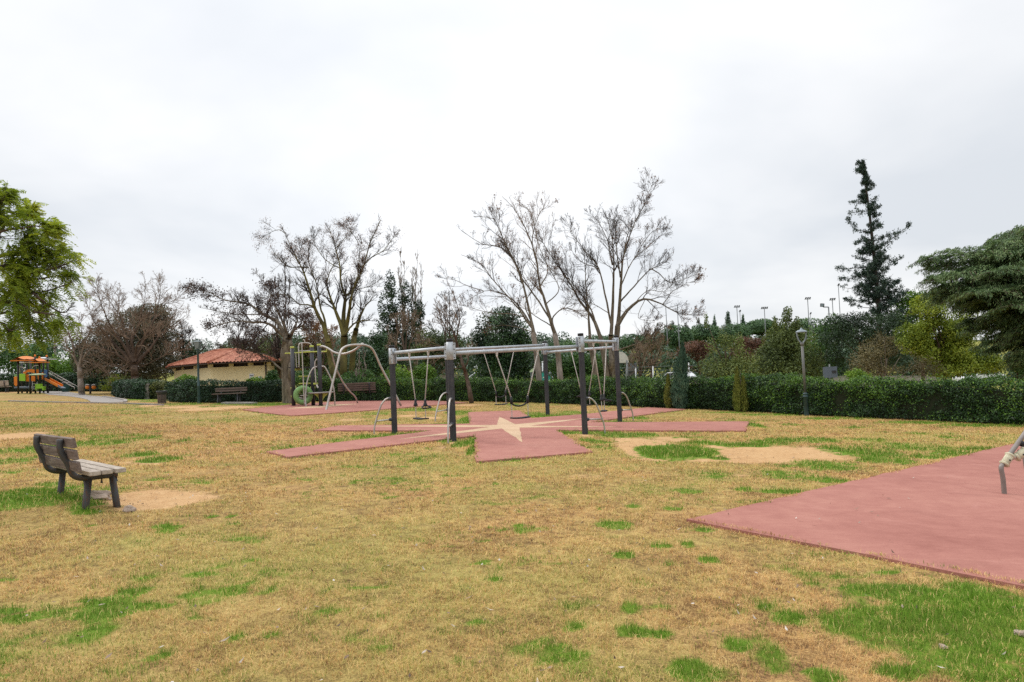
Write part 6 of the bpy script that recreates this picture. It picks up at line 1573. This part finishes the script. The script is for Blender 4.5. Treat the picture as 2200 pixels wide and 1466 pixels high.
for i, (px, py, rx, ry, D, mat, lab) in enumerate((
        (855, 803, 34, 18, 37.5, 'fresh_leaf', 'bright green shrub above the hedge beside the swing post nearest the climbing frame'), (912, 800, 24, 20, 37.6, 'fresh_leaf', 'bright green shrub above the hedge between the chains of the first swing'),
        (550, 822, 22, 12, 35.4, 'fresh_leaf', 'fresh green shrub below the notices on the house'), (402, 818, 22, 12, 35.4, 'fresh_leaf', 'fresh green shrub against the house wall beside the lantern lamp'), (585, 812, 16, 18, 36, 'mid_green', 'leafy shrub at the house corner beside the leaning trunk'),
        (655, 812, 40, 18, 37, 'mid_green', 'leafy shrub behind the dark posts of the climbing frame'), (770, 806, 34, 16, 37.4, 'mid_green', 'leafy shrub behind the wavy tubes'), (1150, 822, 18, 12, 36, 'hedge_olive', 'thin brownish shrub growing round the pale trunk foot'),
        (250, 820, 36, 20, 52, 'yellow_leaf', 'yellow flowering shrub behind the far hedge and the seesaw'), (205, 806, 16, 12, 62, 'yellow_leaf', 'yellow shrub beside the pale trunk at the far hedge'), (1848, 803, 26, 16, 26.0, 'fresh_leaf', 'fresh green shoots bunched above the hedge beside the road sign'), (2108, 815, 46, 14, 24.0, 'mid_green', 'leafy shoots above the hedge under the yellow leaved tree'), (1600, 812, 40, 10, 27.5, 'fresh_leaf', 'low fresh shoots above the hedge near the golden cypress'))):
    ct('shrub', lab, D, [(px, py, rx, ry), (px - rx * .5, py + ry * .4, rx * .6, ry * .7), (px + rx * .5, py + ry * .3, rx * .6, ry * .7)], px, 2600, .11 if D > 30 else .07, mat, 100 + i, 'shrub', group=SG, fr=2.2)
# right hand shrubs and trees
ct('evergreen_tree', 'tall olive green bushy tree with upright top shoots behind the lamp post', 38, [(1690, 760, 62, 56), (1650, 780, 44, 44), (1735, 775, 46, 46), (1690, 715, 36, 34), (1668, 735, 34, 34), (1720, 730, 34, 34), (1690, 800, 80, 34), (1688, 680, 8, 22), (1665, 694, 6, 16), (1712, 694, 7, 16), (1698, 676, 5, 18)], 1690, 20000, .125, 'ev_olive', 81, thr=.40)
ct('evergreen_tree', 'yellowish green young tree with upright leaders between the red brown shrubs', 34, [(1565, 765, 42, 40), (1540, 785, 36, 34), (1595, 780, 34, 38), (1560, 725, 16, 34), (1585, 735, 12, 30), (1530, 755, 18, 30), (1565, 800, 60, 26), (1517, 690, 4, 20)], 1566, 10000, .10, 'ev_olive', 82, thr=.46, light=.16)
ct('weeping_shrub', 'red brown weeping shrub over a leaning stem beyond the hedge', 43, [(1490, 745, 34, 14), (1470, 757, 22, 16), (1515, 750, 22, 14), (1475, 785, 14, 16), (1495, 765, 26, 10)], 1512, 4200, .12, 'red_brown', 83, 'shrub', thr=.48, updir=-.9)
ct('weeping_shrub', 'red brown weeping shrub beside the tall olive bushy tree', 42, [(1612, 735, 34, 16), (1590, 755, 20, 22), (1632, 745, 22, 18), (1605, 765, 24, 22)], 1612, 4600, .12, 'red_brown', 84, 'shrub', thr=.48, updir=-.9)
ct('evergreen_tree', 'dark spreading cypress mass at the foot of the tall conifer', 38, [(1850, 715, 70, 40), (1800, 725, 48, 40), (1900, 720, 60, 46), (1870, 755, 70, 40), (1790, 690, 26, 16), (1930, 690, 40, 22), (1830, 690, 36, 20), (1960, 668, 26, 14), (1800, 765, 36, 26), (1905, 760, 60, 44)], 1862, 26000, .13, 'ev_dark', 85, thr=.42, asp=.4)
ct('evergreen_tree', 'mid green tree between the lamp post and the dark cypress mass', 42, [(1765, 740, 36, 46), (1775, 780, 36, 34), (1755, 770, 34, 36), (1750, 800, 44, 20), (1790, 700, 24, 26)], 1765, 9000, .13, 'mid_green', 86, light=-.05)
ct('shrub', 'dry pale brown conifer shrub with bare grey stems above the hedge', 30, [(1890, 755, 44, 34), (1862, 775, 36, 26), (1925, 770, 40, 28), (1900, 725, 24, 22), (1880, 790, 56, 22), (1960, 785, 40, 24), (2000, 790, 36, 20)], 1895, 9500, .085, 'ev_brown', 87, 'shrub', thr=.47, asp=.35, bark='bark_pale')
ct('yellow_tree', 'yellow leaved tree between the dry shrub and the big cedar', 33, [(1990, 690, 46, 50), (2035, 715, 60, 50), (1970, 725, 40, 44), (2045, 755, 64, 40), (2075, 700, 40, 40), (2090, 775, 46, 24), (2005, 755, 40, 30), (2000, 655, 24, 22), (2120, 785, 34, 18), (1985, 645, 20, 14), (2050, 795, 60, 16)], 2030, 44000, .11, 'yellow_leaf', 88, thr=.39)
ct('evergreen_tree', 'green leafy tree just behind the yellow leaved one', 40, [(1990, 650, 36, 26), (1950, 680, 34, 34), (1960, 640, 24, 18), (2020, 640, 34, 24), (1970, 700, 40, 36)], 1985, 8000, .13, 'fresh_leaf', 89, light=-.15)
ct('shrub', 'low dark green shrub under the cedar at the picture edge', 27, [(2180, 790, 44, 30), (2230, 780, 50, 40), (2150, 805, 34, 18)], 2190, 5000, .09, 'mid_green', 90, 'shrub')
# cypress columns standing before the hedge
def cypress(label, px, py, top, w, mat, seed, n, lean=0.0, cols=1, size=.10):
    b = at(px, py); D = b.y; k = D / F; H = (py - top) * k; rng = np.random.default_rng(seed); root = thing('cypress_tree', label, 'tree', b, 'young columnar cypresses before the hedge')
    m = MB(); m.tube([b - Vector((0, 0, .05)), b + Vector((lean * H, 0, H * .9))], [.03, .008], 6); m.build('trunk', 'bark_brown', root)
    parts = []
    for c in range(cols):
        ox = (c - (cols - 1) / 2) * w * k * .55; hh = H * (1 - .22 * c); nn = n // cols
        z = rng.random(nn) ** 1.15; prof = np.interp(z, [0, .08, .3, .6, .85, 1], [.45, .8, 1, .72, .36, .03]) * w * k / 2 / (1 + .35 * (cols - 1)); a = rng.random(nn) * 2 * np.pi
        rr = prof * (1 - .45 * rng.random(nn) ** 2) * (1 + .9 * (vn3(np.cos(a) * 1.8, np.sin(a) * 1.8, z * 11, seed + c) - .5)) * (1 + .25 * rng.normal(size=nn) * (rng.random(nn) < .25))
        x = b.x + ox + lean * z * hh + rr * np.cos(a); y = b.y + rr * np.sin(a); zz_ = b.z + .02 + z * hh
        C = np.stack([x, y, zz_], 1); out_ = np.stack([np.cos(a), np.sin(a), np.zeros(nn)], 1)
        T = np.clip(.45 + .2 * rng.normal(size=nn) + .7 * (vn3(np.cos(a) * 2, np.sin(a) * 2, z * 12, seed + 5) - .5), 0, 1)
        parts.append(leaves(rng, C, size * 1.2, size * .25, out_ * .6 + np.array([lean, 0, 1.5]), out_, .5, T))
    V, Fa, T = join(parts); np_obj('crown', V, Fa, mat, root, T)
cypress('tall blue green columnar cypress in front of the hedge', 1461, 879, 738, 33, 'ev_bluegreen', 91, 9000, 0.09)
cypress('small browning cypress at the foot of the tall blue green one', 1436, 878, 806, 15, 'ev_goldgreen', 92, 2200, 0.04)
cypress('golden green double cypress standing alone in front of the hedge', 1592, 885, 790, 24, 'ev_goldgreen', 93, 5200, 0.03, 2)
# tall sparse conifer
def tall_conifer():
    D = 41; rng = np.random.default_rng(95); root = thing('conifer_tree', 'tall sparse dark conifer with ragged branches standing against the sky', 'tree', gp(1892, D)); k = D / F
    Zc = lambda l: [(1700 + x / 3.332, 320 + y / 3.332) for x, y in l]
    tr = [(1890, 850), (1889, 760)] + Zc([(625, 1110), (605, 900), (580, 650), (555, 420), (530, 250), (505, 92)])
    tp = limb(tr, D, rng, 0, 30); V, Fa = tubes_np(tp[None], np.linspace(.17, .02, 30)[None], 8); V0, F0 = V, Fa
    br = [[(610, 690), (660, 680), (720, 645), (790, 590), (845, 545)], [(612, 680), (640, 640), (690, 620), (740, 600)], [(600, 790), (680, 785), (740, 810), (790, 775)], [(560, 375), (600, 350), (632, 325)], [(572, 430), (610, 420), (640, 405)], [(585, 490), (635, 465)], [(590, 560), (638, 545)], [(618, 1010), (690, 1040), (768, 1025)], [(610, 905), (650, 880), (700, 850)],
          [(547, 400), (490, 380), (424, 382)], [(553, 445), (480, 450), (415, 465)], [(575, 600), (520, 590), (460, 580), (425, 535), (408, 490)], [(582, 650), (520, 660), (455, 672)], [(590, 800), (520, 790), (442, 765)], [(600, 860), (500, 850), (400, 860), (330, 850)], [(600, 930), (500, 910), (420, 930), (340, 925)], [(605, 1000), (480, 980), (420, 1000), (350, 985)], [(612, 1070), (500, 1090), (380, 1080)], [(530, 280), (560, 250), (592, 268)], [(520, 165), (480, 150), (462, 155)], [(505, 100), (485, 98), (466, 106)], [(622, 1090), (700, 1080), (760, 1110)], [(605, 950), (680, 960), (720, 1000)], [(540, 340), (500, 335), (480, 345)]]
    P = []; 
    for l in br: P.append(limb(Zc(l), D, rng, (rng.random() - .5) * 1.2, 12))
    # short side shoots all round the stem
    for _ in range(260):
        t = rng.random() ** 1.0; i = t * 29; j = min(int(i), 28); q = tp[j] + (tp[j + 1] - tp[j]) * (i - j)
        if q[2] < tp[0][2] + 3.0 or (t > .62 and rng.random() < .45): continue
        wpx = np.interp(1 - (q[2] - tp[0][2]) / (tp[-1][2] - tp[0][2]), [0, .08, .2, .4, .55, .75], [3, 8, 16, 31, 54, 70]); a = rng.random() * 2 * math.pi; L = wpx * k * (.5 + .7 * rng.random())
        d = np.array([math.cos(a), math.sin(a), rng.normal() * .15]); P.append(np.array([q + d * L * s + np.array([0, 0, -.12 * L * math.sin(s * 3) + .18 * L * s * s]) for s in np.linspace(0, 1, 12)]))
    P = np.array(P); L = np.linalg.norm(np.diff(P, axis=1), axis=2).sum(1)
    V, Fa = tubes_np(P, np.linspace(1, .2, 12)[None] * (.012 + .022 * np.clip(L / 2.5, 0, 1))[:, None], 5); np_obj('trunk', np.concatenate([V0, V]), np.concatenate([F0, Fa + len(V0)]), 'twig', root)
    S, d, L2, r, ix = kids(rng, P, np.full(P.shape[:2], .01), np.maximum(3, (L * 6)).astype(int), .12, .9, .22, np.clip(L, .4, 2.2), 1.0, .0, .6)
    p2, q2 = grow(rng, S, d, L2 * .8, np.full(len(S), .008), np.full(len(S), .004), 5, .2, .05)
    C = np.concatenate([p2[:, 1:].reshape(-1, 3), P[:, 2:].reshape(-1, 3)]); keep = vn3(C[:, 0] * 1.6, C[:, 1] * 1.6, C[:, 2] * 1.6, 5) > .30; C = C[keep]
    C = np.repeat(C, 6, 0) + rng.normal(size=(len(C) * 6, 3)) * np.array([.055, .055, .07])
    V, Fa, T = leaves(rng, C, .15, .04, np.tile([0, 0, -.5], (len(C), 1))); np_obj('crown', V, Fa, 'conifer', root, T)
tall_conifer()
def cedar():
    D = 25.5; k = D / F; rng = np.random.default_rng(97); root = thing('cedar_tree', 'big spreading cedar with layered drooping branches at the picture edge', 'tree', gp(2300, D))
    b = gp(2300, D); top = pt(2290, 470, D); m = MB(); m.tube([b - Vector((0, 0, .1)), b.lerp(top, .5), top], [.34, .24, .05], 10); m.build('trunk', 'bark_brown', root)
    # plates: tip, root of the branch, half width in metres, drop of the fringe
    plates = [((2105, 548), (2300, 490), 1.3, -.6), ((2150, 520), (2300, 470), 1.2, .8), ((2010, 552), (2290, 545), 1.5, .9), ((1984, 606), (2290, 575), 1.7, -.4), ((2030, 640), (2300, 615), 1.7, -1.6), ((2060, 600), (2300, 590), 1.5, -1.8), ((2100, 560), (2310, 545), 1.4, -1.0), ((2120, 690), (2300, 665), 1.4, -.6), ((2140, 720), (2300, 700), 1.5, -1.3), ((2075, 650), (2300, 640), 1.5, .4), ((2165, 760), (2300, 740), 1.3, -1.2), ((2150, 640), (2340, 600), 1.6, -2.4), ((2150, 700), (2330, 680), 1.5, -2.2), ((2180, 500), (2330, 470), 1.2, -1.0), ((2180, 770), (2330, 760), 1.3, -.3), ((2150, 740), (2320, 720), 1.4, 1.0), ((2130, 690), (2320, 690), 1.6, 1.6), ((2050, 620), (2320, 610), 1.6, 1.6)]
    plates = plates + [((t_[0] + 30, t_[1] + 14), (r_[0], r_[1] + 18), h_ * 1.1, dy_ + .5) for t_, r_, h_, dy_ in plates] + [((t_[0] + 55, t_[1] + 30), (r_[0] + 20, r_[1] + 34), h_ * 1.15, dy_ - .6) for t_, r_, h_, dy_ in plates]
    Vs, Fs, o, parts = [], [], 0, []
    for (tip, rt, hw, dy) in plates:
        A = np.array(pt(rt[0], rt[1], D)); Bp = np.array(pt(tip[0], tip[1], D)); Bp[1] += dy; L = np.linalg.norm(Bp - A); ax = (Bp - A) / L; sdv = np.cross(ax, [0, 0, 1]); sdv /= np.linalg.norm(sdv)
        main = np.array([A + (Bp - A) * s + np.array([0, 0, .22 * math.sin(s * math.pi)]) for s in np.linspace(0, 1, 12)])
        v, f = tubes_np(main[None], np.linspace(.085, .012, 12)[None], 6); Vs.append(v); Fs.append(f + o); o += len(v)
        # side branchlets fanning forwards, drooping at their ends
        ns = int(L * 16); s = .12 + .88 * rng.random(ns); sg = np.where(rng.random(ns) < .5, -1, 1); i = s * 11; j = np.minimum(i.astype(int), 10); q = main[j] + (main[j + 1] - main[j]) * (i - j)[:, None]
        wl = hw * np.interp(s, [0, .3, .7, 1], [.7, 1.1, .95, .35]) * (.5 + .6 * rng.random(ns)); d = unit(ax[None] * (.5 + .4 * rng.random((ns, 1))) + sdv[None] * sg[:, None] * .9)
        t = np.linspace(0, 1, 9); Pb = q[:, None] + d[:, None] * (wl[:, None] * t[None])[:, :, None]; Pb[:, :, 2] += .05 * t - (.32 * t[None] ** 2) * wl[:, None] + (rng.normal(size=(ns, 1)) * .05) * t
        v, f = tubes_np(Pb, np.linspace(.014, .004, 9)[None] * np.ones((ns, 1)), 3); Vs.append(v); Fs.append(f + o); o += len(v)
        # needle sprays
        per = 40; tt = rng.random((ns, per)); ii = tt * 8; jj = np.minimum(ii.astype(int), 7); base_ = Pb[np.arange(ns)[:, None], jj]; nxt = Pb[np.arange(ns)[:, None], jj + 1]; C = base_ + (nxt - base_) * (ii - jj)[..., None]
        tang = unit(nxt - base_).reshape(-1, 3); C = C.reshape(-1, 3) + rng.normal(size=(ns * per, 3)) * np.array([.05, .05, .022]); C[:, 2] -= .05 * rng.random(len(C)) ** 3
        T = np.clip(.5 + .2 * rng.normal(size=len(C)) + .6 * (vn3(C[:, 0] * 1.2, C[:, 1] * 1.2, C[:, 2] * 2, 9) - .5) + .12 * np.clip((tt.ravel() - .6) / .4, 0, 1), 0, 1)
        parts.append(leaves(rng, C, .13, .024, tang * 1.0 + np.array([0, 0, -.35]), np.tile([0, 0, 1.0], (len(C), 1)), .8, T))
        # the flat top of the plate, felted with short sprays
        n3 = int(L * hw * 900); s3 = .08 + .92 * rng.random(n3); w3 = (rng.random(n3) * 2 - 1); wl3 = hw * np.interp(s3, [0, .3, .7, 1], [.8, 1.1, .9, .3]) * .8
        i3 = s3 * 11; j3 = np.minimum(i3.astype(int), 10); q3 = main[j3] + (main[j3 + 1] - main[j3]) * (i3 - j3)[:, None] + sdv * (w3 * wl3)[:, None]
        q3[:, 2] += .08 - .34 * np.abs(w3) ** 2 * wl3 + .34 * (vn3(q3[:, 0] * 2.6, q3[:, 1] * 2.6, q3[:, 2], 17) - .5) + .16 * (vn3(q3[:, 0] * 7, q3[:, 1] * 7, q3[:, 2], 18) - .5) + rng.normal(size=n3) * .03
        ok3 = vn3(q3[:, 0] * 4.5, q3[:, 1] * 4.5, q3[:, 2] * 2, 23) > .33; q3, w3 = q3[ok3], w3[ok3]; n3 = len(q3)
        d3 = unit(ax[None] * .6 + sdv[None] * w3[:, None] * .9 + np.array([0, 0, -.25]))
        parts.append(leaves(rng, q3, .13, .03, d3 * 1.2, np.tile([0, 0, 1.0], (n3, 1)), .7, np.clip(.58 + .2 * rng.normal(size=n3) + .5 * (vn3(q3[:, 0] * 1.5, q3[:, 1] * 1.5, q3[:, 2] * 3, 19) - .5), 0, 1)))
        # hanging fringe below each plate
        n2 = ns * 4; e = rng.integers(0, ns, n2); C2 = Pb[e, 6 + rng.integers(0, 3, n2)] + rng.normal(size=(n2, 3)) * np.array([.07, .07, .05]) - np.array([0, 0, .1]) * rng.random((n2, 1))
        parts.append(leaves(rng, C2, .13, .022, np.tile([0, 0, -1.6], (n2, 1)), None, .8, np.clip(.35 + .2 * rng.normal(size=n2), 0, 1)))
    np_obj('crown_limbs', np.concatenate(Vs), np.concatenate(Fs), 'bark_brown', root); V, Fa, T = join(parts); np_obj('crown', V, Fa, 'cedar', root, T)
cedar()
# feathery tree reaching in from the side
def feather_tree():
    D = 22.0; rng = np.random.default_rng(99); b = gp(-75, D); root = thing('feathery_tree', 'large tree with feathery drooping yellow green leaf sprays beyond the far lamp', 'tree', b)
    q = lambda x, y: (x / 3.857 - 2 - .05 * x / 3.857, 382 + y / 3.857)
    limbs = [([(-75, 760), (-40, 700), (0, 650), q(100, 950), q(180, 820), q(350, 780), q(520, 740), q(640, 690)], .13, .012), ([(-80, 700), (-60, 620), (-20, 560), q(0, 740), q(90, 700), q(200, 560), q(420, 470)], .10, .01), ([(-80, 720), (-30, 660), (0, 660), q(110, 940), q(300, 960), q(480, 920), q(650, 860)], .09, .01), ([(-80, 740), (-30, 690), q(0, 1090), q(120, 1020), q(300, 1110), q(450, 1130), q(600, 1170)], .08, .01), ([(-80, 680), (-70, 580), (-50, 500), (-20, 450), (0, 420)], .10, .01), ([(-70, 600), (-30, 520), q(0, 480), q(80, 330), q(180, 300), q(290, 290)], .08, .01), ([(-60, 560), (-30, 490), q(0, 260), q(40, 160), q(90, 130)], .06, .008), ([(-80, 740), (-40, 720), q(0, 1200), q(80, 1260), q(160, 1270)], .06, .01), ([q(100, 950), q(240, 860), q(420, 830), q(560, 800)], .05, .008), ([(-20, 560), q(60, 640), q(200, 640), q(430, 600), q(580, 620)], .06, .008), ([(-50, 520), q(40, 440), q(200, 420), q(330, 400), q(470, 450)], .05, .008), ([(-40, 690), q(60, 1120), q(250, 1200), q(350, 1240)], .05, .008), ([q(300, 960), q(420, 1050), q(560, 1120), q(640, 1060)], .04, .006), ([q(0, 740), q(150, 760), q(300, 660), q(500, 580)], .05, .006), ([(-60, 640), (-20, 640), q(80, 860), q(200, 1000), q(330, 1060)], .05, .008)]
    K = 14; lp, lr = [], []
    for l, r0, r1 in limbs: lp.append(limb(l, D, rng, (rng.random() * 2 - 1) * 1.6, K)); lr.append(np.linspace(r0, r1, K))
    lp, lr = np.array(lp), np.array(lr); tr = limb([(-75, 850), (-78, 800), (-75, 740), (-80, 680)], D, rng, 0, 10)
    V, Fa = tubes_np(tr[None], np.linspace(.22, .15, 10)[None], 9); np_obj('trunk', V, Fa, 'bark_brown', root, smooth=True)
    V, Fa = tubes_np(lp, lr, 7); np_obj('limbs', V, Fa, 'bark_brown', root, smooth=True)
    LL = np.linalg.norm(np.diff(lp, axis=1), axis=2).sum(1)
    S, d, L, r, _ = kids(rng, lp, lr, np.maximum(6, (LL * 7)).astype(int), .2, .75, 1.0, np.full(len(lp), .75), 1.0, .1, .5)
    p1, r1 = grow(rng, S, d, L, np.clip(r, .006, .02), np.full(len(S), .004), 7, .15, -.03); S2, d2, L2, r2, _ = kids(rng, p1, r1, 5, .2, .7, .5, L, 1.0, .1, .7); p2, q2 = grow(rng, S2, d2, L2, np.full(len(S2), .005), np.full(len(S2), .003), 5, .15, -.05)
    v1, f1 = tubes_np(p1, r1, 4); v2, f2 = tubes_np(p2, q2, 3); np_obj('twigs', np.concatenate([v1, v2]), np.concatenate([f1, f2 + len(v1)]), 'twig', root)
    # pinnate sprays: a drooping rib with rows of leaflets
    at_ = np.concatenate([p2[:, -1], p2[:, 2], p1[:, -1], p1[:, 4]]); keep = vn3(at_[:, 0] * 1.5, at_[:, 1] * 1.5, at_[:, 2] * 1.7, 4) + .3 * (rng.random(len(at_)) - .5) > .46; at_ = at_[keep]; at_ = np.repeat(at_, 1, 0); n = len(at_)
    cx = np.array(pt(-60, 600, D)); outw = unit(at_ - cx); dirv = unit(outw * .8 + rng.normal(size=(n, 3)) * .55 + np.array([0, 0, -.15])); Ls = .28 + .22 * rng.random(n); ts = np.linspace(.1, 1, 9)
    rib = at_[:, None] + dirv[:, None] * (Ls[:, None] * ts[None])[..., None]; rib[:, :, 2] -= .42 * Ls[:, None] * ts[None] ** 2
    tang = unit(np.gradient(rib, axis=1)); side = unit(np.cross(tang, np.array([0, 0, 1.0]) + rng.normal(size=(n, 1, 3)) * .3)); cl = vn3(at_[:, 0] * .9, at_[:, 1] * .9, at_[:, 2] * .9, 12); parts = []
    for sg in (-1, 1):
        ln = (.055 * (1 - .45 * ts))[None, :, None]; ax = unit(side * sg + tang * .45 + np.array([0, 0, -.12])); C = (rib + ax * ln * .9).reshape(-1, 3); T = np.repeat(np.clip(.42 + .9 * (cl - .5) + .12 * rng.normal(size=n), 0, 1), 9)
        parts.append(leaves(rng, C, .115, .034, ax.reshape(-1, 3), np.cross(ax, tang).reshape(-1, 3), .12, T))
    V, Fa, T = join(parts); np_obj('foliage', V, Fa, 'feather', root, T); print('feather leaves', len(Fa))
feather_tree()
# far trees
FT = 'trees beyond the far play area'
for i, (cl, tr, D, mat, lab) in enumerate((
        ([(20, 760, 40, 40), (-20, 770, 40, 44), (45, 785, 34, 34)], 20, 80, 'mid_green', 'dark green tree behind the green lamp at the far play area'), ([(85, 765, 30, 34), (100, 785, 34, 30), (65, 780, 30, 34)], 85, 84, 'mid_green', 'green tree directly behind the play tower roofs'), ([(135, 780, 30, 26), (155, 792, 28, 22), (115, 792, 26, 22)], 135, 82, 'fresh_leaf', 'lighter green tree behind the slide of the play tower'), ([(185, 790, 30, 26), (210, 800, 30, 22)], 190, 78, 'mid_green', 'low green tree beyond the pale trunk by the path'), ([(-60, 740, 50, 60), (-110, 750, 50, 60)], -80, 76, 'mid_green', 'dark tree mostly outside the frame edge by the far bench'))):
    ct('leafy_tree', lab, D, cl, tr, 7000, .26, mat, 120 + i, group=FT, thr=.40, fr=.9)
PG = 'umbrella pines on the far rise'
for i, (px, py, rx, ry, D, lab, ng) in enumerate((
        (1455, 722, 34, 24, 88, 'round umbrella pine behind the thin green masts', 1), (1515, 716, 34, 20, 92, 'umbrella pine behind the blue green cypress top', 2), (1570, 718, 38, 22, 96, 'umbrella pine below the three lamp mast', 3), (1612, 706, 34, 14, 100, 'flat domed umbrella pine between two masts', 4), (1640, 700, 36, 16, 98, 'highest umbrella pine dome below the flat row of lights', 5), (1690, 712, 36, 20, 97, 'umbrella pine dome behind the olive bushy tree', 6), (1745, 702, 38, 20, 96, 'pale umbrella pine dome beside the lamp post head', 7), (1290, 738, 46, 18, 98, 'umbrella pine seen through the stems of the fan shaped tree', 8), (1370, 735, 40, 18, 98, 'umbrella pine seen beside the stem foot of the fan shaped tree', 9), (1210, 745, 36, 14, 98, 'umbrella pine glimpsed between the two slender trunks', 10), (1800, 712, 36, 20, 95, 'umbrella pine behind the dark cypress mass', 11))):
    ct('umbrella_pine', lab, D, [(px, py, rx, ry), (px - rx * .5, py + ry * .35, rx * .6, ry * .7), (px + rx * .5, py + ry * .3, rx * .6, ry * .7)], px, 6500, .26, 'ev_pine', 140 + i, group=PG, thr=.33, fr=.8, inner=.15, bark='bark_brown')
SP = 'spire topped conifers on the skyline'
for i, (px, top, w, D, mat, lab) in enumerate(((1534, 672, 12, 112, 'far_green', 'thin spire conifer on the skyline beside the bare branch tips'), (1564, 668, 15, 110, 'far_green', 'pointed conifer on the skyline beside the three lamp mast'), (1500, 683, 16, 125, 'far_grey', 'greyish conifer on the skyline nearest the thin masts'), (1474, 690, 16, 126, 'far_grey', 'small greyish conifer between the two thin masts'), (1596, 675, 10, 112, 'far_green', 'slim conifer right behind the short mast'), (1413, 694, 16, 126, 'far_grey', 'greyish conifer behind the tips of the fan shaped tree'), (1655, 690, 10, 116, 'far_green', 'tiny conifer tip beside the flat row of lights'), (1445, 688, 14, 127, 'far_grey', 'faint grey conifer before the first thin mast'))):
    H = 745 - top; ct('spire_tree', lab, D, [(px, top + H * .12, w * .22, H * .12), (px, top + H * .3, w * .45, H * .16), (px, top + H * .55, w * .75, H * .22), (px, top + H * .8, w, H * .22)], px, 2600, .26, mat, 160 + i, group=SP, thr=.36, fr=.9)
# solid far woods behind everything
def far_woods():
    rng = np.random.default_rng(200); parts = []
    for D, y0, px0, px1, n, ry in ((104, 742, 560, 1960, 150, 18), (118, 752, -200, 2500, 170, 16), (70, 775, 560, 1300, 90, 14), (72, 772, 1250, 2300, 80, 16)):
        k = D / F
        for _ in range(n):
            px = px0 + (px1 - px0) * rng.random(); py = y0 + rng.normal() * 6; c = np.array(pt(px, py, D + rng.normal() * 4)); r = np.array([22 * k, 18 * k, ry * k * (1 + .4 * rng.random())]); N = 420
            u = unit(rng.normal(size=(N, 3))); C = c + u * r * (1 - .4 * rng.random((N, 1)) ** 2); g = float(gz(c[0], c[1])); low = C[:, 2] - g; C[:, 2] = np.where(rng.random(N) < .35, g + (C[:, 2] - g) * rng.random(N), C[:, 2])
            parts.append(leaves(rng, C, .34, .2, None, u + np.array([0, 0, .4]), tint=np.clip(.4 + .2 * rng.normal(size=N) + .3 * (rng.random() - .5), 0, 1)))
    V, Fa, T = join(parts); tag(np_obj('far_woods', V, Fa, 'far_green', None, T), 'mass of dull green woods along the far rise', 'woods', None, 'stuff')
far_woods()
